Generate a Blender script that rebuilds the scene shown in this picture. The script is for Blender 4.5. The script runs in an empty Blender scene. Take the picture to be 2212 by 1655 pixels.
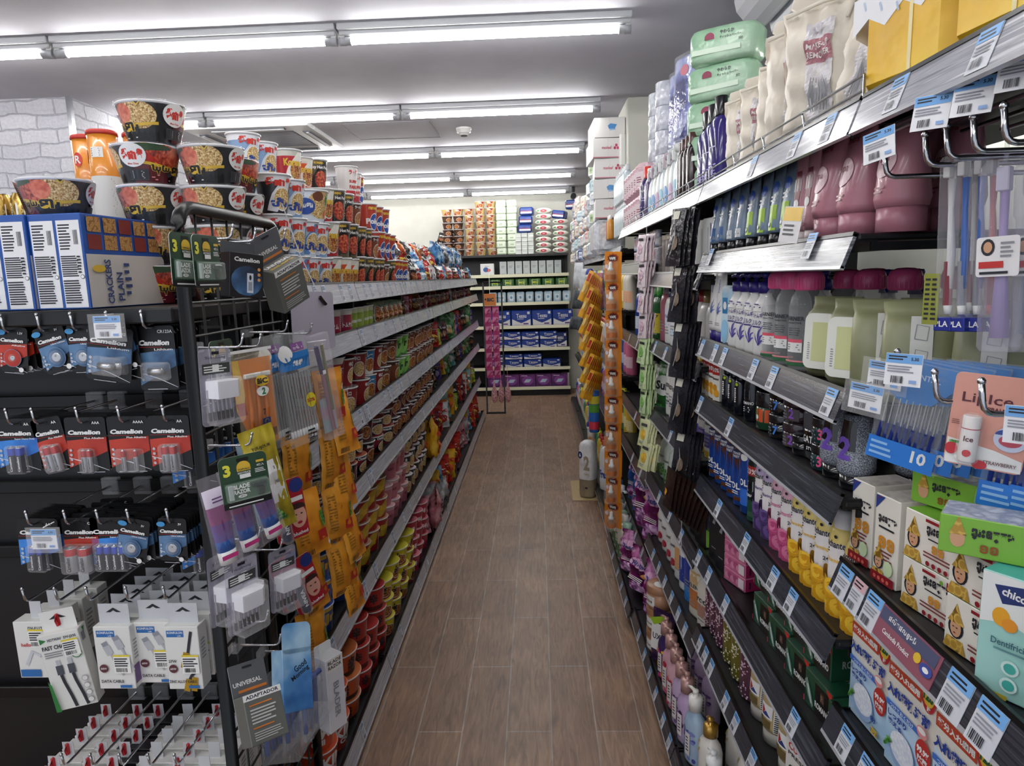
import bpy, math, random
from mathutils import Matrix, Vector
from mathutils.geometry import tessellate_polygon
random.seed(7)
SC = bpy.context.scene
COL = SC.collection
R = math.radians

# ------------------------------------------------------------------ camera
cam_d = bpy.data.cameras.new('camera')
cam = bpy.data.objects.new('camera', cam_d)
COL.objects.link(cam)
SC.camera = cam
PITCH, YAW, ROLL, FPX, EYE = .1563, -.0410, -.0289, 1450.0, 1.51
cam_d.sensor_width = 36.0
cam_d.sensor_fit = 'HORIZONTAL'
cam_d.lens = FPX / 2212 * 36.0
cam_d.clip_start = .02
cam.location = (0, 0, EYE)
fwd = Vector((math.sin(YAW) * math.cos(PITCH), math.cos(YAW) * math.cos(PITCH), -math.sin(PITCH)))
rt0 = Vector((math.cos(YAW), -math.sin(YAW), 0))
up0 = rt0.cross(fwd)
rt1 = math.cos(ROLL) * rt0 + math.sin(ROLL) * up0
up1 = -math.sin(ROLL) * rt0 + math.cos(ROLL) * up0
cam.rotation_euler = Matrix((rt1, up1, -fwd)).transposed().to_euler()

# ------------------------------------------------------------------ world, exposure
wd = bpy.data.worlds.new('shop_front_daylight')
SC.world = wd
wd.use_nodes = True
wd.node_tree.nodes['Background'].inputs[0].default_value = (.82, .88, 1.0, 1)
wd.node_tree.nodes['Background'].inputs[1].default_value = .8
SC.view_settings.view_transform = 'Standard'
SC.view_settings.look = 'None'
SC.view_settings.gamma = 1
SC.view_settings.exposure = 0.0
SC.view_settings.use_curve_mapping = False
TUBE_POWER = 39.0

# ------------------------------------------------------------------ materials
def lin(h):
    h = h.lstrip('#')
    o = []
    for i in (0, 2, 4):
        c = int(h[i:i + 2], 16) / 255
        o.append(c / 12.92 if c <= .04045 else ((c + .055) / 1.055) ** 2.4)
    return (*o, 1)
_mats = {}
def base_mat(name):
    m = bpy.data.materials.new(name)
    m.use_nodes = True
    return m, m.node_tree.nodes, m.node_tree.links, m.node_tree.nodes['Principled BSDF']
def mat(h, r=.45, me=0.0, coat=0.0):
    k = ('p', h, r, me, coat)
    if k not in _mats:
        m, n, l, b = base_mat('paint_' + h.strip('#'))
        b.inputs['Base Color'].default_value = lin(h)
        b.inputs['Roughness'].default_value = r
        b.inputs['Metallic'].default_value = me
        if coat:
            b.inputs['Coat Weight'].default_value = coat
            b.inputs['Coat Roughness'].default_value = .08
        _mats[k] = m
    return _mats[k]
def tex(cols, scale=40, kind='noise', r=.45, stretch=(1, 1, 1), detail=3, bump=0, bscale=60, lo=.35, hi=.65, me=0, hard=False):
    """two or more colours mixed by a noise, voronoi or wave pattern in the object's own space"""
    k = ('t', tuple(cols), scale, kind, r, stretch, detail, bump, bscale, lo, hi, me, hard)
    if k in _mats:
        return _mats[k]
    m, n, l, b = base_mat('pattern')
    tc = n.new('ShaderNodeTexCoord'); mp = n.new('ShaderNodeMapping')
    mp.inputs['Scale'].default_value = stretch
    l.new(tc.outputs['Object'], mp.inputs[0])
    if len(cols) > 1:
        if kind == 'voronoi':
            t = n.new('ShaderNodeTexVoronoi'); t.inputs['Scale'].default_value = scale; out = t.outputs['Distance']
        elif kind == 'wave':
            t = n.new('ShaderNodeTexWave'); t.inputs['Scale'].default_value = scale; t.inputs['Distortion'].default_value = 6; t.inputs['Detail'].default_value = detail; t.inputs['Detail Scale'].default_value = 2; out = t.outputs['Fac']
        else:
            t = n.new('ShaderNodeTexNoise'); t.inputs['Scale'].default_value = scale; t.inputs['Detail'].default_value = detail; out = t.outputs['Fac']
        l.new(mp.outputs[0], t.inputs['Vector'])
        cr = n.new('ShaderNodeValToRGB')
        if hard: cr.color_ramp.interpolation = 'CONSTANT'
        e = cr.color_ramp.elements
        while len(e) < len(cols): e.new(.5)
        for i, c in enumerate(cols):
            e[i].position = lo + (hi - lo) * i / max(1, len(cols) - 1)
            e[i].color = lin(c)
        l.new(out, cr.inputs[0]); l.new(cr.outputs[0], b.inputs['Base Color'])
    else:
        b.inputs['Base Color'].default_value = lin(cols[0])
    b.inputs['Roughness'].default_value = r
    b.inputs['Metallic'].default_value = me
    if bump:
        t2 = n.new('ShaderNodeTexNoise'); t2.inputs['Scale'].default_value = bscale; t2.inputs['Detail'].default_value = 3
        bp = n.new('ShaderNodeBump'); bp.inputs['Strength'].default_value = bump; bp.inputs['Distance'].default_value = .01
        l.new(mp.outputs[0], t2.inputs['Vector']); l.new(t2.outputs['Fac'], bp.inputs['Height']); l.new(bp.outputs[0], b.inputs['Normal'])
    _mats[k] = m
    return m
def film(h='#ffffff', a=.12, r=.12, bump=0.0, bscale=30):
    """clear plastic: mostly see-through with a gloss"""
    a *= .5; k = ('f', h, a, r, bump, bscale)
    if k in _mats:
        return _mats[k]
    m, n, l, b = base_mat('clear_plastic')
    b.inputs['Base Color'].default_value = lin(h); b.inputs['Roughness'].default_value = r
    tr = n.new('ShaderNodeBsdfTransparent'); mx = n.new('ShaderNodeMixShader'); fr = n.new('ShaderNodeLayerWeight')
    fr.inputs['Blend'].default_value = .25
    ad = n.new('ShaderNodeMath'); ad.operation = 'ADD'; ad.inputs[1].default_value = a; ad.use_clamp = True
    ml = n.new('ShaderNodeMath'); ml.operation = 'MULTIPLY'; ml.inputs[1].default_value = .3
    l.new(fr.outputs['Facing'], ml.inputs[0]); l.new(ml.outputs[0], ad.inputs[0]); l.new(ad.outputs[0], mx.inputs[0])
    l.new(tr.outputs[0], mx.inputs[1]); l.new(b.outputs[0], mx.inputs[2])
    l.new(mx.outputs[0], n['Material Output'].inputs[0])
    if bump:
        t2 = n.new('ShaderNodeTexNoise'); t2.inputs['Scale'].default_value = bscale; t2.inputs['Detail'].default_value = 3
        bp = n.new('ShaderNodeBump'); bp.inputs['Strength'].default_value = bump; bp.inputs['Distance'].default_value = .01
        tc = n.new('ShaderNodeTexCoord')
        l.new(tc.outputs['Object'], t2.inputs['Vector']); l.new(t2.outputs['Fac'], bp.inputs['Height']); l.new(bp.outputs[0], b.inputs['Normal'])
    _mats[k] = m
    return m
def glow(name, col, s):
    m, n, l, b = base_mat(name)
    b.inputs['Base Color'].default_value = col; b.inputs['Emission Color'].default_value = col; b.inputs['Emission Strength'].default_value = s
    return m
WHITE = mat('#e8e8e6'); BLACK = mat('#0b0c0e'); INK = mat('#20222a'); CHROME = mat('#c9cbd0', .18, 1.0)
BLKMET = mat('#0b0c0e', .35, .2); SHELFBLK = mat('#0e0f12', .45); GREY = mat('#8b8d92')
CLEAR = film(); CLEARB = film('#f4f6ff', .03, .06, .35, 60); CLEARW = film('#ffffff', .3, .2)
NOODLE = tex(['#6d4a22', '#b98d4e', '#dcc48c', '#f0e2b8'], 260, 'noise', .5, lo=.3, hi=.7)
MEAT = tex(['#4a130c', '#9a2f1c', '#c8563a', '#d98b5a'], 130, 'noise', .45, lo=.3, hi=.7)
STEW = tex(['#2a120c', '#6a2415', '#a8542c', '#cfa05a', '#5b6b2a'], 170, 'noise', .45, lo=.3, hi=.7)
GREENS = tex(['#1f4a1c', '#3f8a35', '#8fc46a'], 150, 'noise', .5)
QUOTE = mat('#2a2a2e', .6)

# ------------------------------------------------------------------ mesh building
_txt = {}
def text_geo(s, bold=0.0):
    k = (s, bold)
    if k not in _txt:
        cu = bpy.data.curves.new('lettering', 'FONT')
        cu.body = s; cu.resolution_u = 2; cu.offset = bold; cu.size = 1
        o = bpy.data.objects.new('lettering', cu)
        me = o.to_mesh()
        vs = [(v.co.x, v.co.y) for v in me.vertices]; fs = [tuple(p.vertices) for p in me.polygons]
        o.to_mesh_clear(); bpy.data.objects.remove(o); bpy.data.curves.remove(cu)
        if not vs: vs = [(0, 0), (1, 0), (0, 1)]; fs = []
        xs = [v[0] for v in vs]; ys = [v[1] for v in vs]
        x0, x1, y0, y1 = min(xs), max(xs), min(ys), max(ys)
        _txt[k] = ([(x - (x0 + x1) / 2, y - (y0 + y1) / 2) for x, y in vs], fs, x1 - x0, y1 - y0)
    return _txt[k]
class MB:
    def __init__(s):
        s.v = []; s.f = []; s.mi = []; s.sm = []; s.ms = []; s.ix = {}
    def slot(s, m):
        k = m.name
        if k not in s.ix: s.ix[k] = len(s.ms); s.ms.append(m)
        return s.ix[k]
    def add(s, vs, fs, m, smooth=False, M=None):
        b = len(s.v)
        s.v += [tuple(M @ Vector(v)) for v in vs] if M else [tuple(v) for v in vs]
        many = isinstance(m, list)
        for i, f in enumerate(fs):
            s.f.append(tuple(b + j for j in f)); s.mi.append(s.slot(m[i] if many else m)); s.sm.append(smooth)
        return s
    def box(s, x0, x1, y0, y1, z0, z1, m, bev=0.0, M=None, faces=None):
        """faces: {'f','b','l','r','t','d': material} for single sides"""
        if bev <= 0:
            vs = [(x, y, z) for z in (z0, z1) for y in (y0, y1) for x in (x0, x1)]
            fs = [(0, 2, 3, 1), (4, 5, 7, 6), (0, 1, 5, 4), (2, 6, 7, 3), (0, 4, 6, 2), (1, 3, 7, 5)]
            ml = [m] * 6
            if faces:
                for k, v in faces.items(): ml['dtfblr'.index(k)] = v
            return s.add(vs, fs, ml, False, M)
        b = min(bev, (x1 - x0) / 2.01, (y1 - y0) / 2.01, (z1 - z0) / 2.01)
        vs = []; id = {}
        X, Y, Z = (x0, x1), (y0, y1), (z0, z1)
        for i in (0, 1):
            for j in (0, 1):
                for k in (0, 1):
                    x, y, z = X[i], Y[j], Z[k]; dx, dy, dz = b * (1 - 2 * i), b * (1 - 2 * j), b * (1 - 2 * k)
                    id[i, j, k, 0] = len(vs); vs.append((x, y + dy, z + dz))
                    id[i, j, k, 1] = len(vs); vs.append((x + dx, y, z + dz))
                    id[i, j, k, 2] = len(vs); vs.append((x + dx, y + dy, z))
        I = lambda i, j, k, a: id[i, j, k, a]
        fs = [(I(0, 0, 0, 2), I(0, 1, 0, 2), I(1, 1, 0, 2), I(1, 0, 0, 2)), (I(0, 0, 1, 2), I(1, 0, 1, 2), I(1, 1, 1, 2), I(0, 1, 1, 2)),
              (I(0, 0, 0, 1), I(1, 0, 0, 1), I(1, 0, 1, 1), I(0, 0, 1, 1)), (I(0, 1, 0, 1), I(0, 1, 1, 1), I(1, 1, 1, 1), I(1, 1, 0, 1)),
              (I(0, 0, 0, 0), I(0, 0, 1, 0), I(0, 1, 1, 0), I(0, 1, 0, 0)), (I(1, 0, 0, 0), I(1, 1, 0, 0), I(1, 1, 1, 0), I(1, 0, 1, 0))]
        ml = [m] * 6
        if faces:
            for k, v in faces.items(): ml['dtfblr'.index(k)] = v
        for k in (0, 1):
            for j in (0, 1): fs.append((I(0, j, k, 1), I(1, j, k, 1), I(1, j, k, 2), I(0, j, k, 2))); ml.append(m)
            for i in (0, 1): fs.append((I(i, 0, k, 0), I(i, 1, k, 0), I(i, 1, k, 2), I(i, 0, k, 2))); ml.append(m)
        for i in (0, 1):
            for j in (0, 1): fs.append((I(i, j, 0, 0), I(i, j, 1, 0), I(i, j, 1, 1), I(i, j, 0, 1))); ml.append(m)
        for i in (0, 1):
            for j in (0, 1):
                for k in (0, 1): fs.append((I(i, j, k, 0), I(i, j, k, 1), I(i, j, k, 2))); ml.append(m)
        return s.add(vs, fs, ml, False, M)
    def lathe(s, prof, m, n=20, sx=1, sy=1, M=None, smooth=True, cap=True):
        """prof: (radius, z) or (radius, z, material for the band above) from the bottom up"""
        vs = []; fs = []; ml = []
        for p in prof:
            for i in range(n):
                a = 2 * math.pi * i / n
                vs.append((p[0] * sx * math.sin(a), -p[0] * sy * math.cos(a), p[1]))
        cur = m
        for j in range(len(prof) - 1):
            if len(prof[j]) > 2: cur = prof[j][2]
            for i in range(n):
                k = (i + 1) % n
                fs.append((j * n + i, j * n + k, (j + 1) * n + k, (j + 1) * n + i)); ml.append(cur)
        s.add(vs, fs, ml, smooth, M)
        if cap:
            b = len(s.v) - len(vs); t = b + (len(prof) - 1) * n
            for ring, mm, rr in ((range(b, b + n), prof[0][2] if len(prof[0]) > 2 else m, prof[0][0]), (range(t, t + n), cur, prof[-1][0])):
                if rr > 1e-5:
                    f = tuple(ring) if ring[0] == t else tuple(reversed(ring))
                    s.f.append(f); s.mi.append(s.slot(mm)); s.sm.append(False)
        return s
    def tube(s, pts, r, m, n=6, M=None, closed=False):
        pts = [Vector(p) for p in pts]; vs = []; fs = []; L = len(pts)
        for i, p in enumerate(pts):
            a = pts[i - 1] if i or closed else p; c = pts[(i + 1) % L] if i < L - 1 or closed else p
            d = (c - a).normalized() if (c - a).length > 1e-9 else Vector((0, 0, 1))
            u = d.cross(Vector((0, 0, 1)))
            if u.length < .2: u = d.cross(Vector((0, 1, 0)))
            u.normalize(); w = d.cross(u)
            rr = r[i] if isinstance(r, (list, tuple)) else r
            for k in range(n):
                t = 2 * math.pi * k / n
                vs.append(p + rr * (math.cos(t) * u + math.sin(t) * w))
        for i in range(L if closed else L - 1):
            for k in range(n):
                j = (i + 1) % L; k2 = (k + 1) % n
                fs.append((i * n + k, i * n + k2, j * n + k2, j * n + k))
        if not closed: fs += [tuple(range(n)), tuple(range((L - 1) * n, L * n))]
        return s.add(vs, fs, m, True, M)
    def loft(s, rings, m, M=None, smooth=True, caps=True, closed=True):
        n = len(rings[0]); vs = [p for r in rings for p in r]; fs = []
        ml = []
        for j in range(len(rings) - 1):
            for i in range(n if closed else n - 1):
                k = (i + 1) % n
                fs.append((j * n + i, j * n + k, (j + 1) * n + k, (j + 1) * n + i))
                ml.append(m[j] if isinstance(m, list) else m)
        if caps and closed:
            fs += [tuple(reversed(range(n))), tuple(range((len(rings) - 1) * n, len(rings) * n))]
            ml += [ml[0], ml[-1]]
        return s.add(vs, fs, ml, smooth, M)
    def grid(s, fn, nu, nv, m, smooth=True, M=None):
        vs = [fn(i / nu, j / nv) for j in range(nv + 1) for i in range(nu + 1)]
        fs = []; ml = []
        for j in range(nv):
            for i in range(nu):
                fs.append((j * (nu + 1) + i, j * (nu + 1) + i + 1, (j + 1) * (nu + 1) + i + 1, (j + 1) * (nu + 1) + i))
                ml.append(m((i + .5) / nu, (j + .5) / nv) if callable(m) else m)
        return s.add(vs, fs, ml, smooth, M)
    def mesh(s, name):
        me = bpy.data.meshes.new(name)
        me.from_pydata(s.v, [], s.f)
        for m in s.ms: me.materials.append(m)
        me.polygons.foreach_set('material_index', s.mi)
        me.polygons.foreach_set('use_smooth', s.sm)
        me.update()
        return me
class Cv:
    """prints flat artwork onto a surface: surf(u, v, o) gives the point at label position u, v lifted by o"""
    def __init__(s, mb, surf, step=.02, lay=.00022):
        s.mb = mb; s.S = surf; s.o = .0003; s.st = step; s.lay = lay
    def up(s, k=1): s.o += s.lay * k; return s
    def rect(s, u0, u1, v0, v1, m):
        s.up(); n = max(1, int(abs(u1 - u0) / s.st)); k = max(1, int(abs(v1 - v0) / (s.st * (3 if s.lay < .0005 else 1))))
        s.mb.grid(lambda a, b: s.S(u0 + (u1 - u0) * a, v0 + (v1 - v0) * b, s.o), n, k, m, False); return s
    def fill(s, P, F, m):
        """triangles in label space, split where the surface curves away from them"""
        P = list(P); mid = {}; need = {}
        def split(a, b):
            k = (a, b) if a < b else (b, a)
            if k not in need:
                (u, v), (x, y) = P[a], P[b]; q = ((u + x) / 2, (v + y) / 2)
                A, B, Q = s.S(u, v, 0), s.S(x, y, 0), s.S(*q, 0)
                need[k] = sum(abs(Q[i] - (A[i] + B[i]) / 2) for i in range(3)) > .0003
                if need[k]: mid[k] = len(P); P.append(q)
            return mid.get(k)
        for _ in range(4):
            G = []; more = False
            for a, b, c in F:
                x, y, z = split(a, b), split(b, c), split(c, a); n = (x is not None) + (y is not None) + (z is not None)
                more |= n > 0
                if n == 3: G += [(a, x, z), (x, b, y), (z, y, c), (x, y, z)]
                elif n == 0: G.append((a, b, c))
                else:
                    while x is None or (n == 2 and z is not None): a, b, c, x, y, z = b, c, a, y, z, x
                    G += [(a, x, c), (x, b, c)] if n == 1 else [(x, b, y), (a, x, c), (x, y, c)]
            F = G
            if not more: break
        s.mb.add([s.S(u, v, s.o) for u, v in P], F, m)
    def poly(s, pts, m):
        s.up(); s.fill(pts, [tuple(t) for t in tessellate_polygon([[Vector((u, v, 0)) for u, v in pts]])], m); return s
    def ell(s, cu, cv, ru, rv, m, n=18, a0=0, a1=360, rot=0):
        s.up(); P = [(cu, cv)]; c, d = math.cos(R(rot)), math.sin(R(rot))
        for i in range(n + 1):
            t = R(a0 + (a1 - a0) * i / n); x, y = ru * math.cos(t), rv * math.sin(t)
            P.append((cu + x * c - y * d, cv + x * d + y * c))
        s.fill(P, [(0, i + 1, i + 2) for i in range(n)], m); return s
    def strip(s, pts, w, m):
        """a brush stroke through pts; w is one width or one per point"""
        s.up(); vs = []
        for i, (u, v) in enumerate(pts):
            a = pts[max(0, i - 1)]; b = pts[min(len(pts) - 1, i + 1)]
            du, dv = b[0] - a[0], b[1] - a[1]; L = math.hypot(du, dv) or 1
            ww = (w[i] if isinstance(w, (list, tuple)) else w) / 2
            vs += [s.S(u - dv / L * ww, v + du / L * ww, s.o), s.S(u + dv / L * ww, v - du / L * ww, s.o)]
        s.mb.add(vs, [(2 * i, 2 * i + 1, 2 * i + 3, 2 * i + 2) for i in range(len(pts) - 1)], m); return s
    def text(s, t, cu, cv, h, m, w=None, bold=.02, rot=0, slant=0):
        """h: height of the lettering, w: width it is fitted to"""
        s.up(); vs, fs, W, H = text_geo(t, bold)
        sy = h / H if h else w / W; sx = w / W if w else sy; c, d = math.cos(R(rot)), math.sin(R(rot))
        out = []
        for x, y in vs:
            x = x * sx + y * sy * slant; y = y * sy
            out.append((cu + x * c - y * d, cv + x * d + y * c))
        s.fill(out, fs, m) if all(len(f) == 3 for f in fs) else s.mb.add([s.S(u, v, s.o) for u, v in out], fs, m); return s
    def lines(s, u0, u1, v0, v1, n, m, fill=.45, rag=.3):
        """rows of print too small to read"""
        s.up(); h = (v1 - v0) / n; rnd = random.Random(int(abs(u0 * 9e4 + v1 * 7e3)) + n)
        for i in range(n):
            v = v1 - (i + .5) * h; e = u1 - (u1 - u0) * rag * rnd.random()
            a = s.S; s.mb.add([a(u0, v - h * fill / 2, s.o), a(e, v - h * fill / 2, s.o), a(e, v + h * fill / 2, s.o), a(u0, v + h * fill / 2, s.o)], [(0, 1, 2, 3)], m)
        return s
    def bars(s, u0, u1, v0, v1, m=INK, n=12):
        s.up(); w = (u1 - u0) / n; rnd = random.Random(n + int(u0 * 1e4)); a = s.S
        for i in range(n):
            e = w * rnd.uniform(.25, .75); u = u0 + i * w
            s.mb.add([a(u, v0, s.o), a(u + e, v0, s.o), a(u + e, v1, s.o), a(u, v1, s.o)], [(0, 1, 2, 3)], m)
        return s
def flat(y):                                                      # the front of a box, seen from -Y
    return lambda u, v, o: (u, y - o, v)
def side(x, sg=1):                                                # the +X (or -X) side of a box: u runs along its depth
    return lambda u, v, o: (x + o * sg, u * sg, v)
def topf(z):
    return lambda u, v, o: (u, v, z + o)
def cone(rf, sx=1, sy=1, ref=None):                               # a round wall, u = arc length at the reference radius
    def S(u, v, o):
        r = rf(v); a = u / (ref or r)
        return ((r * sx + o) * math.sin(a), -(r * sy + o) * math.cos(a), v)
    return S
def rot_surf(S, M):
    return lambda u, v, o: tuple(M @ Vector(S(u, v, o)))

# ------------------------------------------------------------------ objects
def link(name, me, parent=None):
    o = bpy.data.objects.new(name, me); COL.objects.link(o)
    if parent: o.parent = parent
    return o
def tag(o, label, cat, group=None):
    o['label'] = label; o['category'] = cat
    if group: o['group'] = group
    return o
class Proto:
    """one kind of thing: its parts as (name, mesh, index of the part it belongs to or None, label or None)"""
    def __init__(s, *parts):
        s.parts = []
        for p in parts:
            p = list(p) + [None] * (4 - len(p))
            if isinstance(p[1], MB): p[1] = p[1].mesh(p[0])
            s.parts.append(p)
COUNT = {}
def put(P, name, label, cat, loc, rot=(0, 0, 0), group=None, s=1, kind=None):
    COUNT[name] = COUNT.get(name, 0) + 1
    if len(P.parts) == 1:
        o = link(name, P.parts[0][1])
    else:
        o = link(name, None); o.empty_display_size = .02
        made = []
        for pn, me, pi, lb in P.parts:
            c = link(pn, me, o if pi is None else made[pi]); made.append(c)
            if lb: c['label'] = lb
    o.location = loc; o.rotation_euler = rot
    o.scale = (s, s, s) if isinstance(s, (int, float)) else s
    tag(o, label, cat, group)
    if kind: o['kind'] = kind
    return o
def struct(name, mb, label=None):
    o = link(name, mb.mesh(name)); o['kind'] = 'structure'
    if label: o['label'] = label
    return o
ORD = 'first second third fourth fifth sixth seventh eighth ninth tenth eleventh twelfth thirteenth fourteenth fifteenth sixteenth seventeenth eighteenth nineteenth twentieth'.split()
TENS = ['', '', 'twenty', 'thirty', 'forty', 'fifty', 'sixty', 'seventy', 'eighty', 'ninety']
def nth(i):
    if i < 20: return ORD[i]
    i += 1
    t, u = divmod(i, 10)
    return (TENS[t] + '-' + ORD[u - 1]) if u else TENS[t][:-1] + 'ieth'
PI = math.pi

# ------------------------------------------------------------------ the room
CEIL = 2.56
def floor_mat():
    m, n, l, b = base_mat('wood_look_tiles')
    tc = n.new('ShaderNodeTexCoord'); sp = n.new('ShaderNodeSeparateXYZ'); cb = n.new('ShaderNodeCombineXYZ')
    l.new(tc.outputs['Object'], sp.inputs[0])
    ax = n.new('ShaderNodeMath'); ax.inputs[1].default_value = .4352
    ay = n.new('ShaderNodeMath'); ay.inputs[1].default_value = -2.046 + .3815
    l.new(sp.outputs[0], ax.inputs[0]); l.new(sp.outputs[1], ay.inputs[0])
    l.new(ay.outputs[0], cb.inputs[0]); l.new(ax.outputs[0], cb.inputs[1])
    bk = n.new('ShaderNodeTexBrick')
    bk.inputs['Scale'].default_value = 1; bk.inputs['Mortar Size'].default_value = .003; bk.inputs['Mortar Smooth'].default_value = .3
    bk.inputs['Brick Width'].default_value = .763; bk.inputs['Row Height'].default_value = .15
    bk.inputs['Color1'].default_value = lin('#92755f'); bk.inputs['Color2'].default_value = lin('#a38770'); bk.inputs['Mortar'].default_value = lin('#ab9f94')
    l.new(cb.outputs[0], bk.inputs['Vector'])
    mp = n.new('ShaderNodeMapping'); mp.inputs['Scale'].default_value = (26, 3.2, 1)
    l.new(tc.outputs['Object'], mp.inputs[0])
    ns = n.new('ShaderNodeTexNoise'); ns.inputs['Scale'].default_value = 2.2; ns.inputs['Detail'].default_value = 8; ns.inputs['Distortion'].default_value = 1.2
    l.new(mp.outputs[0], ns.inputs['Vector'])
    n2 = n.new('ShaderNodeTexNoise'); n2.inputs['Scale'].default_value = 5; n2.inputs['Detail'].default_value = 4
    l.new(tc.outputs['Object'], n2.inputs['Vector'])
    cr = n.new('ShaderNodeValToRGB'); cr.color_ramp.elements[0].position = .3; cr.color_ramp.elements[1].position = .72
    cr.color_ramp.elements[0].color = (.46, .43, .41, 1); cr.color_ramp.elements[1].color = (1.15, 1.12, 1.1, 1)
    l.new(ns.outputs['Fac'], cr.inputs[0])
    m1 = n.new('ShaderNodeMix'); m1.data_type = 'RGBA'; m1.blend_type = 'MULTIPLY'; m1.inputs[0].default_value = .8
    l.new(bk.outputs['Color'], m1.inputs[6]); l.new(cr.outputs[0], m1.inputs[7])
    c2 = n.new('ShaderNodeValToRGB'); c2.color_ramp.elements[0].position = .35; c2.color_ramp.elements[1].position = .65
    c2.color_ramp.elements[0].color = (.8, .8, .82, 1); c2.color_ramp.elements[1].color = (1.06, 1.02, .98, 1)
    l.new(n2.outputs['Fac'], c2.inputs[0])
    m2 = n.new('ShaderNodeMix'); m2.data_type = 'RGBA'; m2.blend_type = 'MULTIPLY'; m2.inputs[0].default_value = 1
    l.new(m1.outputs[2], m2.inputs[6]); l.new(c2.outputs[0], m2.inputs[7]); l.new(m2.outputs[2], b.inputs['Base Color'])
    b.inputs['Roughness'].default_value = .42
    bp = n.new('ShaderNodeBump'); bp.inputs['Strength'].default_value = .25; bp.inputs['Distance'].default_value = .004
    mm = n.new('ShaderNodeMath'); mm.operation = 'SUBTRACT'
    l.new(ns.outputs['Fac'], mm.inputs[0]); l.new(bk.outputs['Fac'], mm.inputs[1]); l.new(mm.outputs[0], bp.inputs['Height']); l.new(bp.outputs[0], b.inputs['Normal'])
    return m
def brick_mat():
    m, n, l, b = base_mat('white_painted_brick')
    tc = n.new('ShaderNodeTexCoord'); sp = n.new('ShaderNodeSeparateXYZ'); cb = n.new('ShaderNodeCombineXYZ')
    l.new(tc.outputs['Object'], sp.inputs[0])
    ad = n.new('ShaderNodeMath'); l.new(sp.outputs[0], ad.inputs[0]); l.new(sp.outputs[1], ad.inputs[1])
    l.new(ad.outputs[0], cb.inputs[0]); l.new(sp.outputs[2], cb.inputs[1])
    ds = n.new('ShaderNodeTexNoise'); ds.inputs['Scale'].default_value = 9
    va = n.new('ShaderNodeVectorMath'); va.operation = 'MULTIPLY_ADD'; va.inputs[1].default_value = (.045, .045, 0)
    l.new(tc.outputs['Object'], ds.inputs['Vector']); l.new(ds.outputs['Color'], va.inputs[0]); l.new(cb.outputs[0], va.inputs[2])
    bk = n.new('ShaderNodeTexBrick'); bk.inputs['Scale'].default_value = 1; bk.inputs['Mortar Size'].default_value = .006; bk.inputs['Mortar Smooth'].default_value = .6
    bk.inputs['Brick Width'].default_value = .215; bk.inputs['Row Height'].default_value = .078
    bk.inputs['Color1'].default_value = lin('#d2d2d9'); bk.inputs['Color2'].default_value = lin('#c2c2cb'); bk.inputs['Mortar'].default_value = lin('#adadb8')
    l.new(va.outputs[0], bk.inputs['Vector'])
    ns = n.new('ShaderNodeTexNoise'); ns.inputs['Scale'].default_value = 60; ns.inputs['Detail'].default_value = 5
    l.new(tc.outputs['Object'], ns.inputs['Vector'])
    mx = n.new('ShaderNodeMix'); mx.data_type = 'RGBA'; mx.blend_type = 'MULTIPLY'; mx.inputs[0].default_value = .35
    l.new(bk.outputs['Color'], mx.inputs[6]); l.new(ns.outputs['Fac'], mx.inputs[7]); l.new(mx.outputs[2], b.inputs['Base Color'])
    b.inputs['Roughness'].default_value = .7
    mm = n.new('ShaderNodeMath'); mm.operation = 'SUBTRACT'; bp = n.new('ShaderNodeBump'); bp.inputs['Strength'].default_value = .6; bp.inputs['Distance'].default_value = .01
    l.new(ns.outputs['Fac'], mm.inputs[0]); l.new(bk.outputs['Fac'], mm.inputs[1]); l.new(mm.outputs[0], bp.inputs['Height']); l.new(bp.outputs[0], b.inputs['Normal'])
    return m
CEILM = tex(['#bcbcc5', '#c6c6ce'], 3, 'noise', .8); WALLM = tex(['#d9d9cf', '#e2e2d8'], 4, 'noise', .8); TRIMW = mat('#cfd0d2', .5)
struct('floor', MB().box(-7, 1.4, -1.2, 9.1, -.1, 0, floor_mat()))
struct('ceiling', MB().box(-7, 1.4, -1.2, 9.1, CEIL, CEIL + .1, CEILM))
struct('wall_back', MB().box(-7, 1.4, 9.0, 9.1, 0, CEIL, WALLM))
struct('wall_right', MB().box(1.35, 1.45, -1.2, 9.0, 0, CEIL, WALLM))
struct('wall_left', MB().box(-7.1, -7, -1.2, 9.0, 0, CEIL, WALLM))
struct('column_brick', MB().box(-4.4, -2.55, 3.8, 5.0, 0, CEIL, brick_mat()), 'white painted brick column')
mb = MB(); mb.box(-2.565, -2.543, 3.793, 3.799, 0, CEIL, CHROME); mb.box(-2.549, -2.543, 3.799, 3.82, 0, CEIL, CHROME)
struct('trim_1', mb, 'steel corner strip of the brick column')
struct('column_white', MB().box(.57, 1.35, 4.28, 4.75, 1.80, CEIL, WALLM, .004), 'white column above the toiletry shelving')
# fluted cornice along the head of the toiletry wall
mb = MB(); prof = []
for i in range(4):
    for k in range(7):
        t = PI * k / 6
        prof.append((.78 + .135 * i + .0675 - .0675 * math.cos(t) , 2.505 - .075 * i - .045 * math.sin(t) + .0125 * k * -1 + .02))
ring = [[(x, y, z) for x, z in prof] + [(1.35, y, prof[-1][1]), (1.35, y, CEIL), (.78, y, CEIL)] for y in (-1.0, 2.8)]
mb.loft(ring, TRIMW, smooth=False)
struct('trim_2', mb, 'fluted white cornice above the toiletry shelving')
mb = MB()
for a in ((-1.3, -.694, 4.675, 4.679), (-1.3, -.694, 5.218, 5.222), (-1.302, -1.298, 4.675, 5.222), (-.696, -.692, 4.675, 5.222)): mb.box(*a, CEIL - .003, CEIL - .0005, mat('#77777e'))
struct('trim_3', mb, 'thin joint round the ceiling hatch')

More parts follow.
